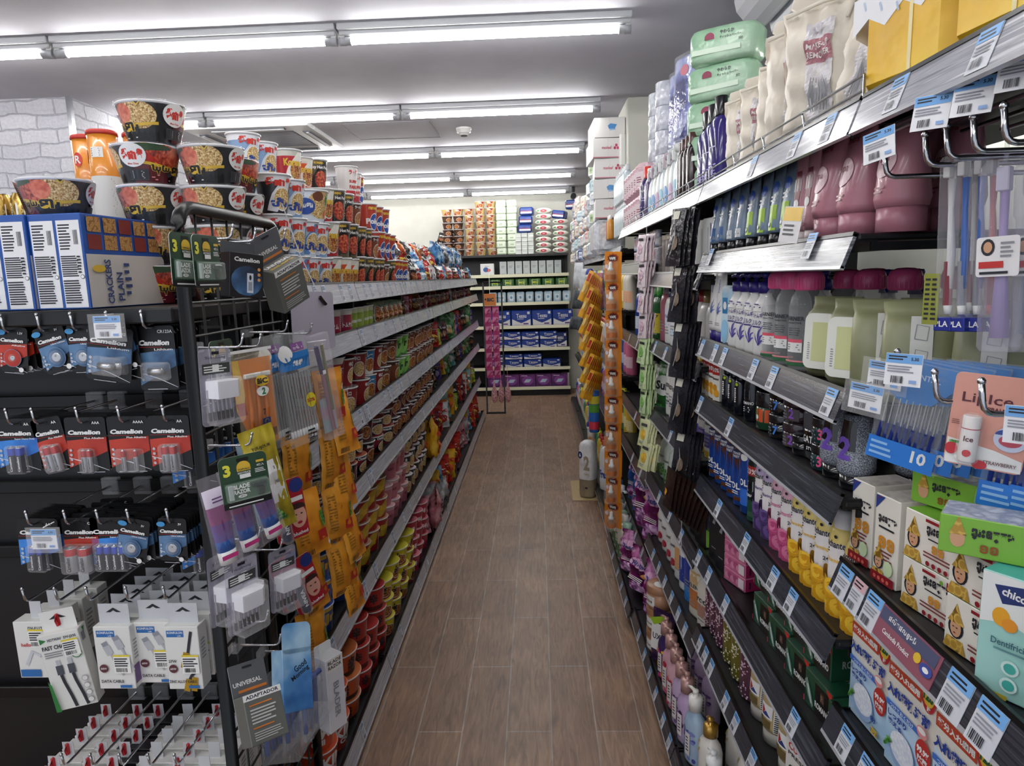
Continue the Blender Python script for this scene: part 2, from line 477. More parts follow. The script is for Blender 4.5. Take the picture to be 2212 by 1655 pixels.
# ceiling lights: five rows in view, two more behind the camera
TUBE = glow('lit_tube', (1, .985, .96, 1), TUBE_POWER)
HOUSE = mat('#c4c6ca', .4); CAPM = mat('#a9abb0', .35); CLEARCAP = mat('#d7d9d4', .2)
h = MB(); h.box(-.603, .603, -.042, .042, .034, .06, HOUSE, .004); h.box(-.6, .6, -.024, .024, .016, .036, HOUSE, .004)
tb = MB(); tb.lathe([(.0145, -.553), (.0145, .553)], TUBE, 12, M=Matrix.Rotation(PI / 2, 4, 'Y'))
def lcap(sg):
    c = MB(); M = Matrix.Translation((sg * .575, 0, 0)) @ Matrix.Rotation(PI / 2 * sg, 4, 'Y')
    c.lathe([(.018, -.022), (.018, 0), (.02, 0), (.02, .027)], CAPM, 12, M=M); c.box(sg * .59 - .012, sg * .59 + .012, -.016, .016, 0, .03, CLEARCAP, .003); return c
LIGHT = Proto(('housing', h), ('tube', tb, None, 'lit white tube'), ('end_cap', lcap(1)), ('end_cap', lcap(-1)))
def lrow(y, word, n=4):
    for i in range(n):
        put(LIGHT, 'fluorescent_light', 'tube light in the %s ceiling row, %s from the toiletry wall end' % (word, nth(i)), 'ceiling light', (-.195 - 1.215 * i, y, CEIL - .0605), group='fluorescent lights on the ceiling')
for i, y in enumerate((2.955, 4.285, 5.64, 6.97, 8.26)): lrow(y, nth(i), 4 if i < 4 else 3)
put(LIGHT, 'fluorescent_light', 'added unseen tube light brightening the gap behind the toiletry shelving', 'ceiling light', (1.31, 2.3, 2.0), (0, 0, R(90)))  # unseen lamp, added to brighten the gap behind the open bay
for i, y in enumerate((1.6, .25, -.9)): lrow(y, '%s unseen' % nth(i), 3)

# air conditioner, smoke detector, cameras, boxes
fr = MB(); gr = MB(); VENT = mat('#5c5f66', .5)
for a in ((-.42, .42, -.42, -.27), (-.42, .42, .27, .42), (-.42, -.27, -.27, .27), (.27, .42, -.27, .27)): fr.box(*a, -.028, 0, mat('#d5d6d8', .4), .004)
gr.box(-.27, .27, -.27, .27, -.02, -.004, VENT)
for i in range(17): gr.box(-.26, .26, -.256 + .031 * i, -.248 + .031 * i, -.027, -.019, mat('#9a9ca2', .4))
parts = [('frame', fr), ('grille', gr, None, 'grey slatted intake grille')]
for k in range(4):
    v = MB(); M = Matrix.Rotation(PI / 2 * k, 4, 'Z'); v.box(-.25, .25, -.385, -.33, -.0345, -.0282, VENT, .002, M); v.box(-.245, .245, -.372, -.352, -.041, -.034, mat('#b4b6ba', .4), .002, M); parts.append(('louvre', v))
put(Proto(*parts), 'ceiling_air_conditioner', 'square white cassette air conditioner set in the ceiling', 'air conditioner', (-1.9, 4.97, CEIL))
b1 = MB(); b1.lathe([(.030, -.05), (.036, -.034), (.05, -.03), (.05, -.012), (.055, -.012), (.055, 0)], mat('#e4e4e2', .4), 24)
b2 = MB(); b2.lathe([(.022, -.056), (.024, -.044), (.037, -.036)], mat('#55565a', .5), 18)
put(Proto(('base', b1), ('sensor', b2)), 'smoke_detector', 'round white smoke detector on the ceiling', 'smoke detector', (-.492, 4.95, CEIL))
b1 = MB(); b1.box(-.02, .02, -.03, .03, .05, .11, mat('#303136'), .006); b2 = MB(); b2.lathe([(.03, -.05), (.034, -.045), (.034, .05), (.03, .055)], mat('#15161a', .25), 16, M=Matrix.Rotation(PI / 2, 4, 'X'))
put(Proto(('bracket', b1), ('camera_body', b2)), 'security_camera', 'small black security camera under the far end of the ceiling', 'camera', (.46, 8.35, CEIL - .11))
b1 = MB(); b1.box(-.04, 0, -.06, .06, -.1, .1, mat('#d9d9d6', .4), .01); b2 = MB(); b2.box(-.044, -.0395, -.04, .04, -.07, .07, mat('#cfcfcc', .4), .003)
put(Proto(('body', b1), ('cover', b2)), 'junction_box', 'white plastic box on the side of the white column', 'box', (.5695, 4.4, 2.27))

# ------------------------------------------------------------------ shelving
STRIPL = tex(['#8f9097', '#b6b7be', '#a2a3ab', '#c4c5cb'], 3, 'noise', .22, (1, 1.2, 60), 2)  # pale streaky greys put ceiling light reflections into the strip colour
STRIPR = tex(['#2a2c34', '#3a3c44', '#31333b', '#4c4e57'], 3, 'noise', .2, (1, 1.6, 70), 2)
STRIPT = tex(['#7f8088', '#a9aab2', '#909199', '#d0d1d6'], 3, 'noise', .2, (1, 1.6, 60), 2)
STRIPM = tex(['#3f4149', '#777981', '#4f5159', '#9a9ca4'], 3, 'noise', .2, (1, 1.6, 60), 2)  # glare painted as pale streaks, second strip of the deodorant bay
STRIPY = mat('#c9c7a8', .35)
LIP = mat('#b8bac0', .2, .3)
def unit(name, label, sx, xf, depth, y0, y1, decks, strips, tilt, sh, xbase=None, back=True, top=1.5, stripm=None):
    """one bay of wall shelving: sx=+1 faces +X (noodles), -1 faces -X (toiletries). xf: shelf front, decks: heights"""
    o = link(name, None); o.location = (xf, (y0 + y1) / 2, 0)
    tag(o, label, 'shelving'); o['group'] = 'bays of aisle shelving'
    L = (y1 - y0); hy = L / 2
    d = lambda x: -x * sx                                          # distance behind the front
    def bx(m, a, b, ya, yb, za, zb, mm, bev=0, M=None):
        xa, xb = sorted((d(a), d(b))); m.box(xa, xb, ya, yb, za, zb, mm, bev, M)
    if back:
        m = MB(); bx(m, depth - .012, depth, -hy + .015, hy - .015, .02, top, SHELFBLK); link('back_panel', m.mesh('back_panel'), o)
    for yy in (-hy + .0005, hy - .0305):
        m = MB(); bx(m, depth - .05, depth - .013, yy, yy + .03, 0, top, BLKMET)
        for z in [i * .05 + .1 for i in range(int((top - .15) / .05))]: bx(m, depth - .0505, depth - .05, yy + .011, yy + .019, z, z + .025, mat('#050506'))
        link('upright', m.mesh('upright'), o)
    for i, z in enumerate(decks):
        base = xbase is not None and i == len(decks) - 1
        f = (xbase - xf) * sx if base else 0
        thin = .028 if sx > 0 else .010; lift = .03 if sx > 0 else 0 if z == 1.556 else .012
        m = MB(); bx(m, -f + .003, depth - .052, -hy + .002, hy - .002, z - thin, z, SHELFBLK, .003)
        for yy in (-hy + .002, hy - .006): bx(m, .004 if sx > 0 else .02, depth - .055, yy, yy + .004, z - (.06 if sx > 0 else .024), z - .012, BLKMET)
        sh_o = link('shelf', m.mesh('shelf'), o)
        m = MB(); hh = sh if not base else sh
        M = Matrix.Translation((d(-f), 0, z + lift)) @ Matrix.Rotation(-tilt * sx, 4, 'Y')
        sm = strips[i] if isinstance(strips, list) else strips
        m.box(-.0025, .0025, -hy + .004, hy - .004, -hh, 0, sm, 0, M)
        m.box(-.004, .004, -hy + .004, hy - .004, -.004, .002, BLKMET, 0, M); m.box(-.003, .0045 if sx > 0 else .003, -hy + .004, hy - .004, -hh - .002, -hh + .003, LIP, 0, M)
        for yy in (-hy + .004, hy - .007):
            xa, xb = sorted((d(-f + .0), d(-f + .03))); m.box(xa, xb, yy, yy + .003, z - .012, z + lift - .008, BLKMET)
        l = link('label_strip', m.mesh('label_strip'), sh_o); l['label'] = 'glossy grey label strip along the shelf edge'
    if xbase is not None:
        m = MB(); bx(m, -(xbase - xf) * sx + .03, -(xbase - xf) * sx + .045, -hy + .002, hy - .002, 0, decks[-1] - .03, BLKMET); link('kick_plate', m.mesh('kick_plate'), o)
    return o
# noodle shelving (it faces the aisle from the other side): fronts at x=-.65
XL = -.65; LD = [1.478, 1.315, 1.035, .79, .425, .055]
LJ = [1.72, 2.38, 3.24, 4.10, 4.96, 5.82, 6.68, 7.2]
for i in range(7):
    unit('aisle_shelving', 'black noodle shelving bay, %s bay from the wire side panel' % nth(i), 1, XL, .43, LJ[i], LJ[i + 1], LD, STRIPL, R(14), .066, -.615, True, 1.47)
# toiletry shelving: fronts at x=.444
XR = .444
RJ = [.10, .965, 1.83, 2.69, 3.56, 4.42, 5.28, 6.14, 7.0, 7.86]
RD = [[1.723, 1.073, 0.838, 0.468, 0.098], [1.723, 1.556, 1.323, 1.168, 0.945, 0.733, 0.493, 0.098], [1.723, 1.498, 1.25, 0.985, 0.705, 0.428, 0.098], [1.723, 1.543, 1.218, 0.885, 0.663, 0.318, 0.088],
      [1.638, 1.318, 0.968, 0.618, 0.088], [1.638, 1.318, 0.968, 0.618, 0.088], [1.638, 1.318, 0.968, 0.618, 0.088], [1.638, 1.318, 0.968, 0.618, 0.088], [1.638, 1.318, 0.968, 0.618, 0.088]]
BAYN = ['bay beside the toothbrush hooks', 'bay with the deodorants', 'bay with the body lotions', 'bay with the purple softener bags']
for i in range(9):
    unit('aisle_shelving', 'black toiletry shelving, %s' % (BAYN[i] if i < 4 else '%s bay beyond the softener bags' % nth(i - 4)), -1, XR, .40, RJ[i], RJ[i + 1], RD[i], [STRIPT] + [STRIPM if i == 1 else STRIPR] + [STRIPR] * 7, R(20), .05, .385 if i != 3 else .372, i != 1, 1.74 if i < 4 else 1.6)
# back shelving across the end of the aisle
BZ = [1.79, 1.535, 1.39, 1.185, .89, .61, .36, .105]
BXL, BXR, BY = -1.32, .40, 8.5
o = link('aisle_shelving', None); o.location = (0, BY, 0); tag(o, 'black end shelving with tissue packs across the end of the aisle', 'shelving')
m = MB(); m.box(BXL, BXR, .40, .41, .02, 1.79, SHELFBLK); link('back_panel', m.mesh('back_panel'), o)
for x in (BXL, BXR - .03): m = MB(); m.box(x, x + .03, .36, .398, 0, 1.79, BLKMET); link('upright', m.mesh('upright'), o)
for i, z in enumerate(BZ):
    m = MB(); m.box(BXL + .001, BXR - .001, 0.003, .358, z - .03, z, SHELFBLK, .003); s_ = link('shelf', m.mesh('shelf'), o)
    if i:
        m = MB(); M = Matrix.Translation((0, 0, z + .012)) @ Matrix.Rotation(R(-15), 4, 'X'); m.box(BXL + .002, BXR - .002, -.003, .0, -.04, 0, STRIPY, 0, M)
        l = link('label_strip', m.mesh('label_strip'), s_); l['label'] = 'cream label strip'
m = MB(); m.box(BXL, BXR, .02, .035, 0, .07, BLKMET); link('kick_plate', m.mesh('kick_plate'), o)

# ------------------------------------------------------------------ battery stand and wire side panel (near end of the noodle shelving)
def rrect(w,h,r,n=4,cx=0,cz=0):
 o=[]
 for a0,x,z in((0,w/2-r,h/2-r),(90,-w/2+r,h/2-r),(180,-w/2+r,-h/2+r),(270,w/2-r,-h/2+r)):
  for i in range(n+1):
   t=R(a0+90*i/n);o.append((cx+x+r*math.cos(t),cz+z+r*math.sin(t)))
 return o
def plate(mb,pts,y0,y1,m,mf=None):
 """a flat card with outline pts (x, z), between y0 (front) and y1"""
 n=len(pts)
 vs=[(x,y0,z)for x,z in pts]+[(x,y1,z)for x,z in pts]
 fs=[tuple(reversed(range(n))),tuple(range(n,2*n))]+[(i,(i+1)%n,n+(i+1)%n,n+i)for i in range(n)]
 mb.add(vs,fs,[mf or m]+[m]*(n+1));return mb
WIRE=mat('#08090a',.55);fr=MB();a=.2325;ztop=1.655;rc=.05
path=[(0,-a,.02)]+[(0,-a+rc-rc*math.cos(R(t)),ztop-rc+rc*math.sin(R(t)))for t in(0,22,45,67,90)]+[(0,a-rc+rc*math.sin(R(t)),ztop-rc+rc*math.cos(R(t)))for t in(0,22,45,67,90)]+[(0,a,.02)]
fr.tube(path,.0125,BLKMET,10)
wg=MB()
for i in range(1,7):wg.tube([(0,-a+i*.0664,.1),(0,-a+i*.0664,ztop)],.0028,WIRE,6)
for i in range(25):wg.tube([(.005,-a,ztop-.05-i*.0625),(.005,a,ztop-.05-i*.0625)],.0028,WIRE,6)
put(Proto(('frame',fr),('wire_grid',wg)),'wire_display_panel','black wire grid panel with rounded top holding the hanging pouches','display panel',(-.645,1.4475,0))
st=[('back_panel',MB().box(-1.56,-.675,1.478,1.492,.05,1.44,SHELFBLK)),('deck',MB().box(-1.56,-.665,1.205,1.68,1.445,1.473,SHELFBLK,.003)),('base',MB().box(-1.56,-.67,1.22,1.68,0,.12,BLKMET,.004))]
for x in(-1.557,-.69):st.append(('upright',MB().box(x,x+.026,1.494,1.52,0,1.444,BLKMET)))
RAIL=mat('#a6a8ae',.25,.6)
BARS=[1.437,1.262,1.062,.905,.545]
for z in BARS:
 m=MB();m.box(-1.55,-.678,1.452,1.462,z-.014,z+.014,BLKMET,.002)
 for x in(-1.5,-1.1,-.72):m.box(x,x+.02,1.4622,1.4775,z-.01,z+.01,BLKMET)
 st.append(('crossbar',m))
put(Proto(*st),'battery_display_stand','black end stand with hook rails carrying batteries and cable boxes','display stand',(0,0,0))
def hook_mb(L=.25,up=.03,r=.0026,plate_h=.04,clear=True):
 m=MB();pts=[(0,0,0),(0,-L+.012,0)]+[(0,-L+.012-.012*math.sin(R(t)),.012-.012*math.cos(R(t)))for t in(30,60,90)]+[(0,-L-.003,up)]
 m.tube(pts,r,CHROME,7);m.lathe([(0.0001,up-.004),(r*1.25,up-.002),(r*1.25,up+.001),(r*.6,up+.004)],CHROME,8,M=Matrix.Translation((0,-L-.003,0)))
 m2=MB();m2.box(-.02,.02,-.002,.012,-plate_h/2,plate_h/2,film('#e8eaee',.35,.1),.002)
 return Proto(('wire',m),('clip_plate',m2))
HOOK=hook_mb()
HOOKS=hook_mb(.085,.022,.0024,.02)
HL=['top','second','third','fourth','bottom']
HX=[[-.983,-.915,-.852,-.785,-.72],[-1.0,-.95,-.865,-.785,-.70],[-.99,-.915,-.851,-.791,-.714],[-1.02,-.955,-.892,-.813,-.738],[-.99,-.93,-.87,-.81,-.755]]
for r_,z in enumerate(BARS):
 for i,x in enumerate(HX[r_]):
  put(HOOK,'display_hook','chrome hook on the %s rail of the battery stand, %s from the wire panel'%(HL[r_],nth(len(HX[r_])-1-i)),'hook',(x,1.451,z),group='chrome hooks of the battery stand')

  # battery cards
REDG=tex(['#64120e','#a3281a','#b93a26'],9,'noise',.35);BLUG=tex(['#123a78','#2460b4','#3a86d8'],9,'noise',.35);STEELG=tex(['#1b2a3e','#35567c','#5a7fa6'],14,'noise',.35)
CARD=mat('#0b0b0d',.4);SILV=mat('#c8cacd',.25,.9);GOLD=mat('#b98f3c',.3,.7);LBLUE=mat('#3f8fc6',.5)
def bat(m,x,z,r,h,top,lo,mark,y):
 m.lathe([(r*.9,0,SILV),(r,.001,lo),(r,h*.7,top),(r,h-.001,SILV),(r*.9,h,SILV),(r*.3,h+.001,SILV),(r*.3,h+.0025,SILV)],lo,14,M=Matrix.Translation((x,y-r,z)))
 cv=Cv(m,lambda u,v,o:(x+(r+o)*math.sin(u/r),y-r-(r+o)*math.cos(u/r),z+v))
 cv.text('Camelion',0,h*.36,r*.6,mark,h*.58,rot=90)
def battery_card(kind,w,h,size,name='Plus Alkaline',n=2,cell='AA'):
 """hung from its top: origin at the hook hole"""
 fld={'red':REDG,'blue':BLUG,'coin':STEELG,'redcoin':REDG,'lith':STEELG}[kind]
 m=MB();pts=rrect(w,h,.006,3,0,-h/2+.012);plate(m,pts,-.0004,.0004,CARD)
 top=.012;cv=Cv(m,flat(-.0004))
 cv.poly([(-w/2+.001,-h*.42+top),(w/2-.001,-h*.36+top),(w/2-.001,-h*.62+top),(-w/2+.001,-h*.92+top)],fld)
 cv.strip([(-w/2+.002,-h*.62),(0,-h*.72),(w/2-.002,-h*.86)],[.0015,.002,.0006],mat('#d8dde6'))
 cv.rect(-.012,.012,-.002,.003,mat('#050506'));cv.ell(0,0.002,.004,.004,mat('#050506'))
 cv.text('Camelion',-w*.03,-h*.16,h*.085,WHITE,w*.8,.055,slant=.2)
 cv.rect(-w/2+.003,w*.18,-h*.232,-h*.226,mat('#c23a30'));cv.text(name,w*.2,-h*.265,h*.034,WHITE,w*.48)
 cv.text(size,w*.28,h*.012,h*.05,WHITE,None,.02)
 for k in range(4):cv.ell(-w*.4,-h*(.48+.085*k),w*.035,w*.035,mat('#b9bcc4'),10)
 cv.lines(-w*.3,w*.4,-h*.895,-h*.87,1,mat('#b9bcc4'));parts=[('card',m)]
 bl=MB()
 if 'coin' in kind:
  cv.ell(0,-h*.55,w*.31,w*.31,mat('#6f8bab'),22);cv.ell(0,-h*.55,w*.295,w*.295,STEELG if kind=='coin' else REDG,22)
  cv.ell(w*.3,-h*.8,w*.085,w*.085,WHITE,14);cv.ell(-w*.36,h*.01,w*.15,h*.06,LBLUE,14)
  b=MB();rr=.01 if kind=='coin' else .0055;b.lathe([(rr*.96,0),(rr,.0005),(rr,.0025),(rr*.8,.003),(rr*.78,.0032)],SILV,20,M=Matrix.Translation((0,-.0012,-h*.55))@Matrix.Rotation(PI/2,4,'X'))
  Cv(b,flat(-.0045)).text('+',0,-h*.55+rr*.3,rr*.4,GREY);parts.append(('coin_cell',b,None,'silver coin cell'))
  bl.lathe([(rr*1.5,0),(rr*1.3,.0045),(rr*.4,.005)],CLEAR,18,M=Matrix.Translation((0,-.0008,-h*.55))@Matrix.Rotation(PI/2,4,'X'))
 elif kind=='lith':
  b=MB();L,rr=.027,.0075;b.lathe([(rr,0),(rr,L),(rr*.4,L),(rr*.4,L+.002)],SILV,16,M=Matrix.Translation((-L/2,-.009,-h*.6))@Matrix.Rotation(PI/2,4,'Y'));parts.append(('battery',b,None,'silver lithium cell'))
  bl.box(-.026,.026,-.019,-.0008,-h*.6-.017,-h*.6+.017,CLEAR,.004)
 else:
  Lc,rc_={'AA':(.050,.007),'AAA':(.0445,.0051),'AAAA':(.042,.0041),'C':(.05,.0125)}[cell]
  gap=rc_*2.15 if cell!='AAAA' else .024
  for i in range(n):
   b=MB();x=(i-(n-1)/2)*gap
   bat(b,x,-h*.9+.002,rc_,Lc,mat('#b02024' if kind=='red' else '#1d3fae',.3,.3),mat('#b7b9bf',.3,.5)if kind=='red' else mat('#23273a',.3,.4),INK if kind=='red' else WHITE,-.001)
   parts.append(('battery',b))
  ww=gap*n/2+.004;bl.box(-ww,ww,-rc_*2-.003,-.0008,-h*.9,-h*.9+Lc+.005,CLEAR,.004)
 parts.append(('blister',bl));return Proto(*parts)
BC={'ad':battery_card('redcoin',.055,.085,'1.5V','Alkaline'),'c16':battery_card('coin',.06,.088,'3V','Ultra Lithium'),'c25':battery_card('coin',.056,.087,'3V','Ultra Lithium'),
'c26':battery_card('coin',.057,.087,'3V','Ultra Lithium'),'cr2':battery_card('lith',.086,.102,'CR2','Lithium'),'cr123':battery_card('lith',.074,.122,'CR123A','Lithium'),
'bAA':battery_card('blue',.083,.105,'AA','Super Heavy Duty',2,'AA'),'rAA':battery_card('red',.06,.105,'AA','Plus Alkaline',2,'AA'),'rAAA':battery_card('red',.08,.108,'AAA','Plus Alkaline',2,'AAA'),
'rAAAA':battery_card('red',.08,.108,'AAAA','Plus Alkaline',2,'AAAA'),'rAA2':battery_card('red',.08,.108,'AA','Plus Alkaline',2,'AA'),'rC':battery_card('red',.072,.105,'C','Plus Alkaline',2,'C'),'b4':battery_card('blue',.086,.105,'AA','Super Heavy Duty',4,'AA')}
CD={'ad':'red button cell','c16':'steel-blue coin cell','c25':'dark blue coin cell','c26':'tilted blue coin cell','cr2':'wide lithium photo cell','cr123':'tall lithium photo cell','bAA':'blue two-battery','rAA':'narrow red two-battery','rAAA':'red slim two-battery','rAAAA':'red card with two thin batteries,','rAA2':'red alkaline two-battery','rC':'red fat two-battery','b4':'blue four-battery'}
def bstack(row,x,kind,n,tilt,dy=.012,y0=1.222,drop=0):
 z=BARS[row]-.004-drop
 for i in range(n):
  t=tilt if i==0 else random.uniform(-4,4)
  put(BC[kind],'battery_pack','%s card, %s rail of the battery stand, %s'%(CD[kind],HL[row],'front card' if i==0 else '%s card behind'%nth(i)),'battery pack',(x,y0+i*dy,z),(0,R(t),0),group='%s cards on the %s rail'%(CD[kind],HL[row]))
for a in((0,-.983,'ad',6,6),(0,-.915,'c16',4,-14),(0,-.852,'c25',3,0),(0,-.785,'c26',4,-12),(0,-.72,'cr123',9,0,.012,1.235,.006),
(1,-1.005,'bAA',8,0,.013),(1,-.944,'rAA',6,-10),(1,-.868,'rAAA',5,0),(1,-.785,'rAAAA',5,0),(1,-.705,'rAA2',4,0),
(2,-.99,'bAA',8,2),(2,-.905,'rC',5,0,.03),(2,-.842,'b4',8,0),(2,-.788,'c16',13,12,.011,1.212),(2,-.714,'c25',13,3,.011,1.212)):bstack(*a)
bstack(0,-.79,'cr2',4,9,.013,1.212,.004)
BC['bAAs']=BC['bAA'];CD['bAAs']='blue two-battery card by the wire panel,'
for r_,z in((1,1.21),(2,1.03)):
 for i in range(4):put(BC['bAA'],'battery_pack','blue battery card hung behind the wire panel, %s rail, %s back'%(HL[r_],nth(i)),'battery pack',(-.69,1.27+.04*i,z),(0,0,R(20)),group='blue battery cards behind the wire panel, %s rail'%HL[r_])

 # clear price holders on the stand
def ticket(w=.05,h=.04,holder=True,top='#6fa6dd'):
 m=MB();
 m.box(-w/2,w/2,-.0008,0,-h,0,mat('#e9eaee',.5));c=Cv(m,flat(-.0008))
 c.rect(-w/2+.0005,w/2-.0005,-h*.3,-.0005,mat(top,.5));c.lines(-w*.42,w*.1,-h*.22,-h*.05,2,INK,.5);c.text('5.30',w*.3,-h*.15,h*.1,INK)
 c.lines(-w*.42,w*.42,-h*.6,-h*.36,3,mat('#8b8d96'));c.bars(-w*.3,w*.05,-h*.92,-h*.7);c.rect(w*.2,w*.4,-h*.9,-h*.8,mat('#88a9d8'))
 parts=[('ticket',m)]
 if holder:
  b=MB();b.box(-w*.68,w*.68,-.0022,-.0012,-h*1.18,h*.1,film('#ffffff',.16,.08));b.tube([(0,.03,h*.06),(0,0,h*.06)],.0015,CHROME,6);parts.append(('clear_holder',b))
 return Proto(*parts)
TICKET=ticket();TICK2=ticket(.044,.04,False)
put(TICKET,'price_ticket','clear price holder under the instant noodle bowls on the battery stand','price ticket',(-.776,1.185,1.462))
put(TICKET,'price_ticket','clear price holder over the blue battery card, third rail','price ticket',(-.95,1.185,1.062))
b=MB();b.box(-.045,.045,-.0012,0,-.035,0,film('#ffffff',.3,.08));b.tube([(0,.03,-.002),(0,0,-.002)],.0015,CHROME,6)
put(Proto(('clear_holder',b)),'price_ticket','empty clear price holder among the cable boxes of the bottom rail','price ticket',(-.86,1.18,.555))

# cable boxes
PAPERW=mat('#e3e3df',.45);LGREY=mat('#c9cbd2',.4);TABM=mat('#c6c8cc',.4)
def stickerp(cv,cx,cz,s=1):
 cv.rect(cx-.017*s,cx+.017*s,cz-.026*s,cz+.014*s,mat('#f2f2ee'));cv.rect(cx-.017*s,cx+.017*s,cz+.010*s,cz+.014*s,mat('#e3cf3a'))
 cv.lines(cx-.015*s,cx+.015*s,cz-.012*s,cz+.008*s,4,INK,.5);cv.bars(cx-.013*s,cx+.010*s,cz-.023*s,cz-.014*s)
def cable_box(w,h,d,kind):
 m=MB();body=PAPERW if kind!='black' else mat('#1d1e22',.35)
 m.box(-w/2,w/2,-d/2,d/2,-h-.03,-.03,body,.001)
 if kind in('data','zinc','hot'):m.box(-w*.42,w*.42,-.0006,.0006,-.03,.012,body if kind=='hot' else TABM)
 else:m.box(-.012,.012,-.0006,.0006,-.03,.006,TABM)
 c=Cv(m,flat(-.0006));c.poly([(-.016,-.006),(0,.004),(.016,-.006),(.006,-.006),(0,-.002),(-.006,-.006)],INK)if kind in('data','zinc','hot')else None
 z0=-.03-h;c=Cv(m,flat(-d/2));top=-.03
 s1=Cv(m,side(w/2));DK=mat('#2d2f36',.5);CAB=mat('#b4b6bc',.4);parts=[('box',m)]
 if kind in('data','zinc'):
  c.rect(-w*.42,w*.08,top-.022,top-.008,mat('#2f6db0'));c.text('KONFULON',-w*.17,top-.0125,.005,WHITE,w*.44);c.text('LAB',-w*.05,top-.019,.003,WHITE)
  if kind=='data':
   for x,zz in((-.012,-.075),(.012,-.062)):c.strip([(x-.006,zz+.012),(x,zz)],.013,mat('#8f929b'));c.strip([(x-.002,zz+.004),(x+.006,zz-.014)],.015,CAB);c.strip([(x+.006,zz-.012),(x+.014,zz-.032),(x+.028,zz-.06)],.004,CAB)
   c.text('DATA CABLE',-w*.1,z0+.018,.0065,DK,w*.62);nm='60W'
  else:
   Y=mat('#c19a32',.3,.4);c.strip([(w*.3,top-.01),(w*.16,-.085),(w*.05,-.1)],.006,DK);c.strip([(w*.12,-.085),(0,-.118)],.013,Y)
   c.strip([(w*.42,-.12),(w*.2,-.135),(w*.05,-.155)],.006,DK);c.strip([(w*.12,-.142),(w*.02,-.168)],.012,Y);c.strip([(w*.3,-.138),(w*.24,-.168)],.012,Y);c.text('ZINC ALLOY CABLE',-w*.06,z0+.018,.006,DK,w*.8);nm='65W';c.text('27W',-w*.3,z0+.062,.006,DK)
  c.ell(-w*.3,z0+.046,.009,.009,mat('#5d3038'),16);c.text(nm,-w*.3,z0+.046,.0045,WHITE);c.rect(w*.1,w*.42,z0+.004,z0+.010,mat('#2f6db0'));stickerp(c,w*.22,z0+.062)
  s1.rect(-d/2+.002,d/2-.002,z0+.01,z0+.05,mat('#7a5a90'))if kind=='data' else None;s1.lines(-d*.3,d*.2,z0+.06,top-.03,6,mat('#9a9ca4'))
 elif kind=='hot':
  G=mat('#2e7d3e');c.poly([(-w*.46,top-.006),(-w*.3,top-.012),(-w*.46,top-.018)],G);c.text('HOTWAV',-w*.1,top-.012,.006,DK,w*.34);c.text('DV-J335',w*.28,top-.012,.007,DK,w*.3,.03)
  c.text('FAST CHAR',-w*.14,top-.028,.009,DK,w*.6,.03);c.lines(-w*.42,w*.1,top-.05,top-.036,3,mat('#888888'))
  for x in(-.012,.010):c.rect(x-.004,x+.004,-.098,-.086,mat('#b9bbc1'));c.rect(x-.0065,x+.0065,-.118,-.098,mat('#5d636f',.3,.5));c.strip([(x,-.118),(x+.002,-.135),(x+.008,-.165),(x+.012,z0+.004)],.006,DK)
  c.ell(.026,-.078,.010,.010,G,16);c.ell(.026,-.078,.008,.008,PAPERW,16);c.text('5A',.026,-.078,.007,G);stickerp(c,.02,top-.028,.9)
  for k in range(4):c.ell(.03,z0+.014+.016*k,.006,.006,mat('#77797f'),14);c.ell(.03,z0+.014+.016*k,.0052,.0052,PAPERW,14)
  c.poly([(-w*.49,z0+.001),(-w*.49,z0+.07),(-w*.42,z0+.06),(-w*.36,z0+.001)],G)
  s1.rect(-d*.3,d*.1,top-.03,top-.012,mat('#8a8c92'));s1.poly([(-d*.1,top-.004),(d*.2,top-.004),(d*.05,top-.016)],G)
 elif kind in('white','white_red'):
  c.text('DV-F11T',w*.1,top-.014,.007,DK,w*.4);stickerp(c,w*.1,top-.03);c.strip([(-.02,z0+.03),(-.005,z0+.06),(.012,z0+.05)],.007,LGREY);s1.lines(-d*.3,d*.3,z0+.03,top-.03,7,mat('#9a9ca4'))
  c.text('hello',-w*.2,top-.05,.008,mat('#c0303a'),None,.02);c.rect(-w*.45,w*.1,z0+.004,z0+.02,mat('#2f6db0')if kind=='white' else mat('#2e7d3e'))
 else:c.text('DV',0,top-.03,.008,LGREY)
 if kind in('hot','white_red','black'):
  p=MB();M=Matrix.Translation((0,0,0));p.box(-.0035,.0035,-.005,.005,-.022,.004,mat('#b3202a',.3),.002);p.tube([(0,-.006,-.02),(0,-.0095,-.008),(0,-.005,.004)],.0026,mat('#b3202a',.3),6);parts.append(('hang_clip',p,None,'red plastic hang clip'))
 return Proto(*parts)
CBX={k:cable_box(*v,k)for k,v in{'data':(.075,.135,.03),'zinc':(.07,.135,.034),'hot':(.076,.165,.034),'white':(.078,.125,.036),'white_red':(.074,.12,.036),'black':(.074,.12,.036)}.items()}
def cstack(x,z,k,n,dy,label,y0=1.235,tilt=0,rzs=0):
 for i in range(n):
  put(CBX[k],'cable_box','%s, %s'%(label,'front one' if i==0 else '%s behind the front'%nth(i-1)),'cable box',(x,y0+i*dy,z),(R(random.uniform(-2,2)),R(tilt if i==0 else random.uniform(-2,2)),R(rzs)),group=label+'s')
cstack(-.868,.872,'data',5,.042,'white data cable box with grey cable picture, fourth rail')
cstack(-.795,.872,'data',5,.042,'white data cable box beside the zinc cable box, fourth rail',1.25)
cstack(-.725,.872,'zinc',3,.05,'white zinc alloy cable box with gold plugs, fourth rail',1.235)
cstack(-.975,.868,'hot',1,.05,'fast charging cable box on a red clip',1.22,-7,12)
cstack(-1.05,.872,'white',4,.05,'white charger box with yellow sticker, fourth rail',1.26)
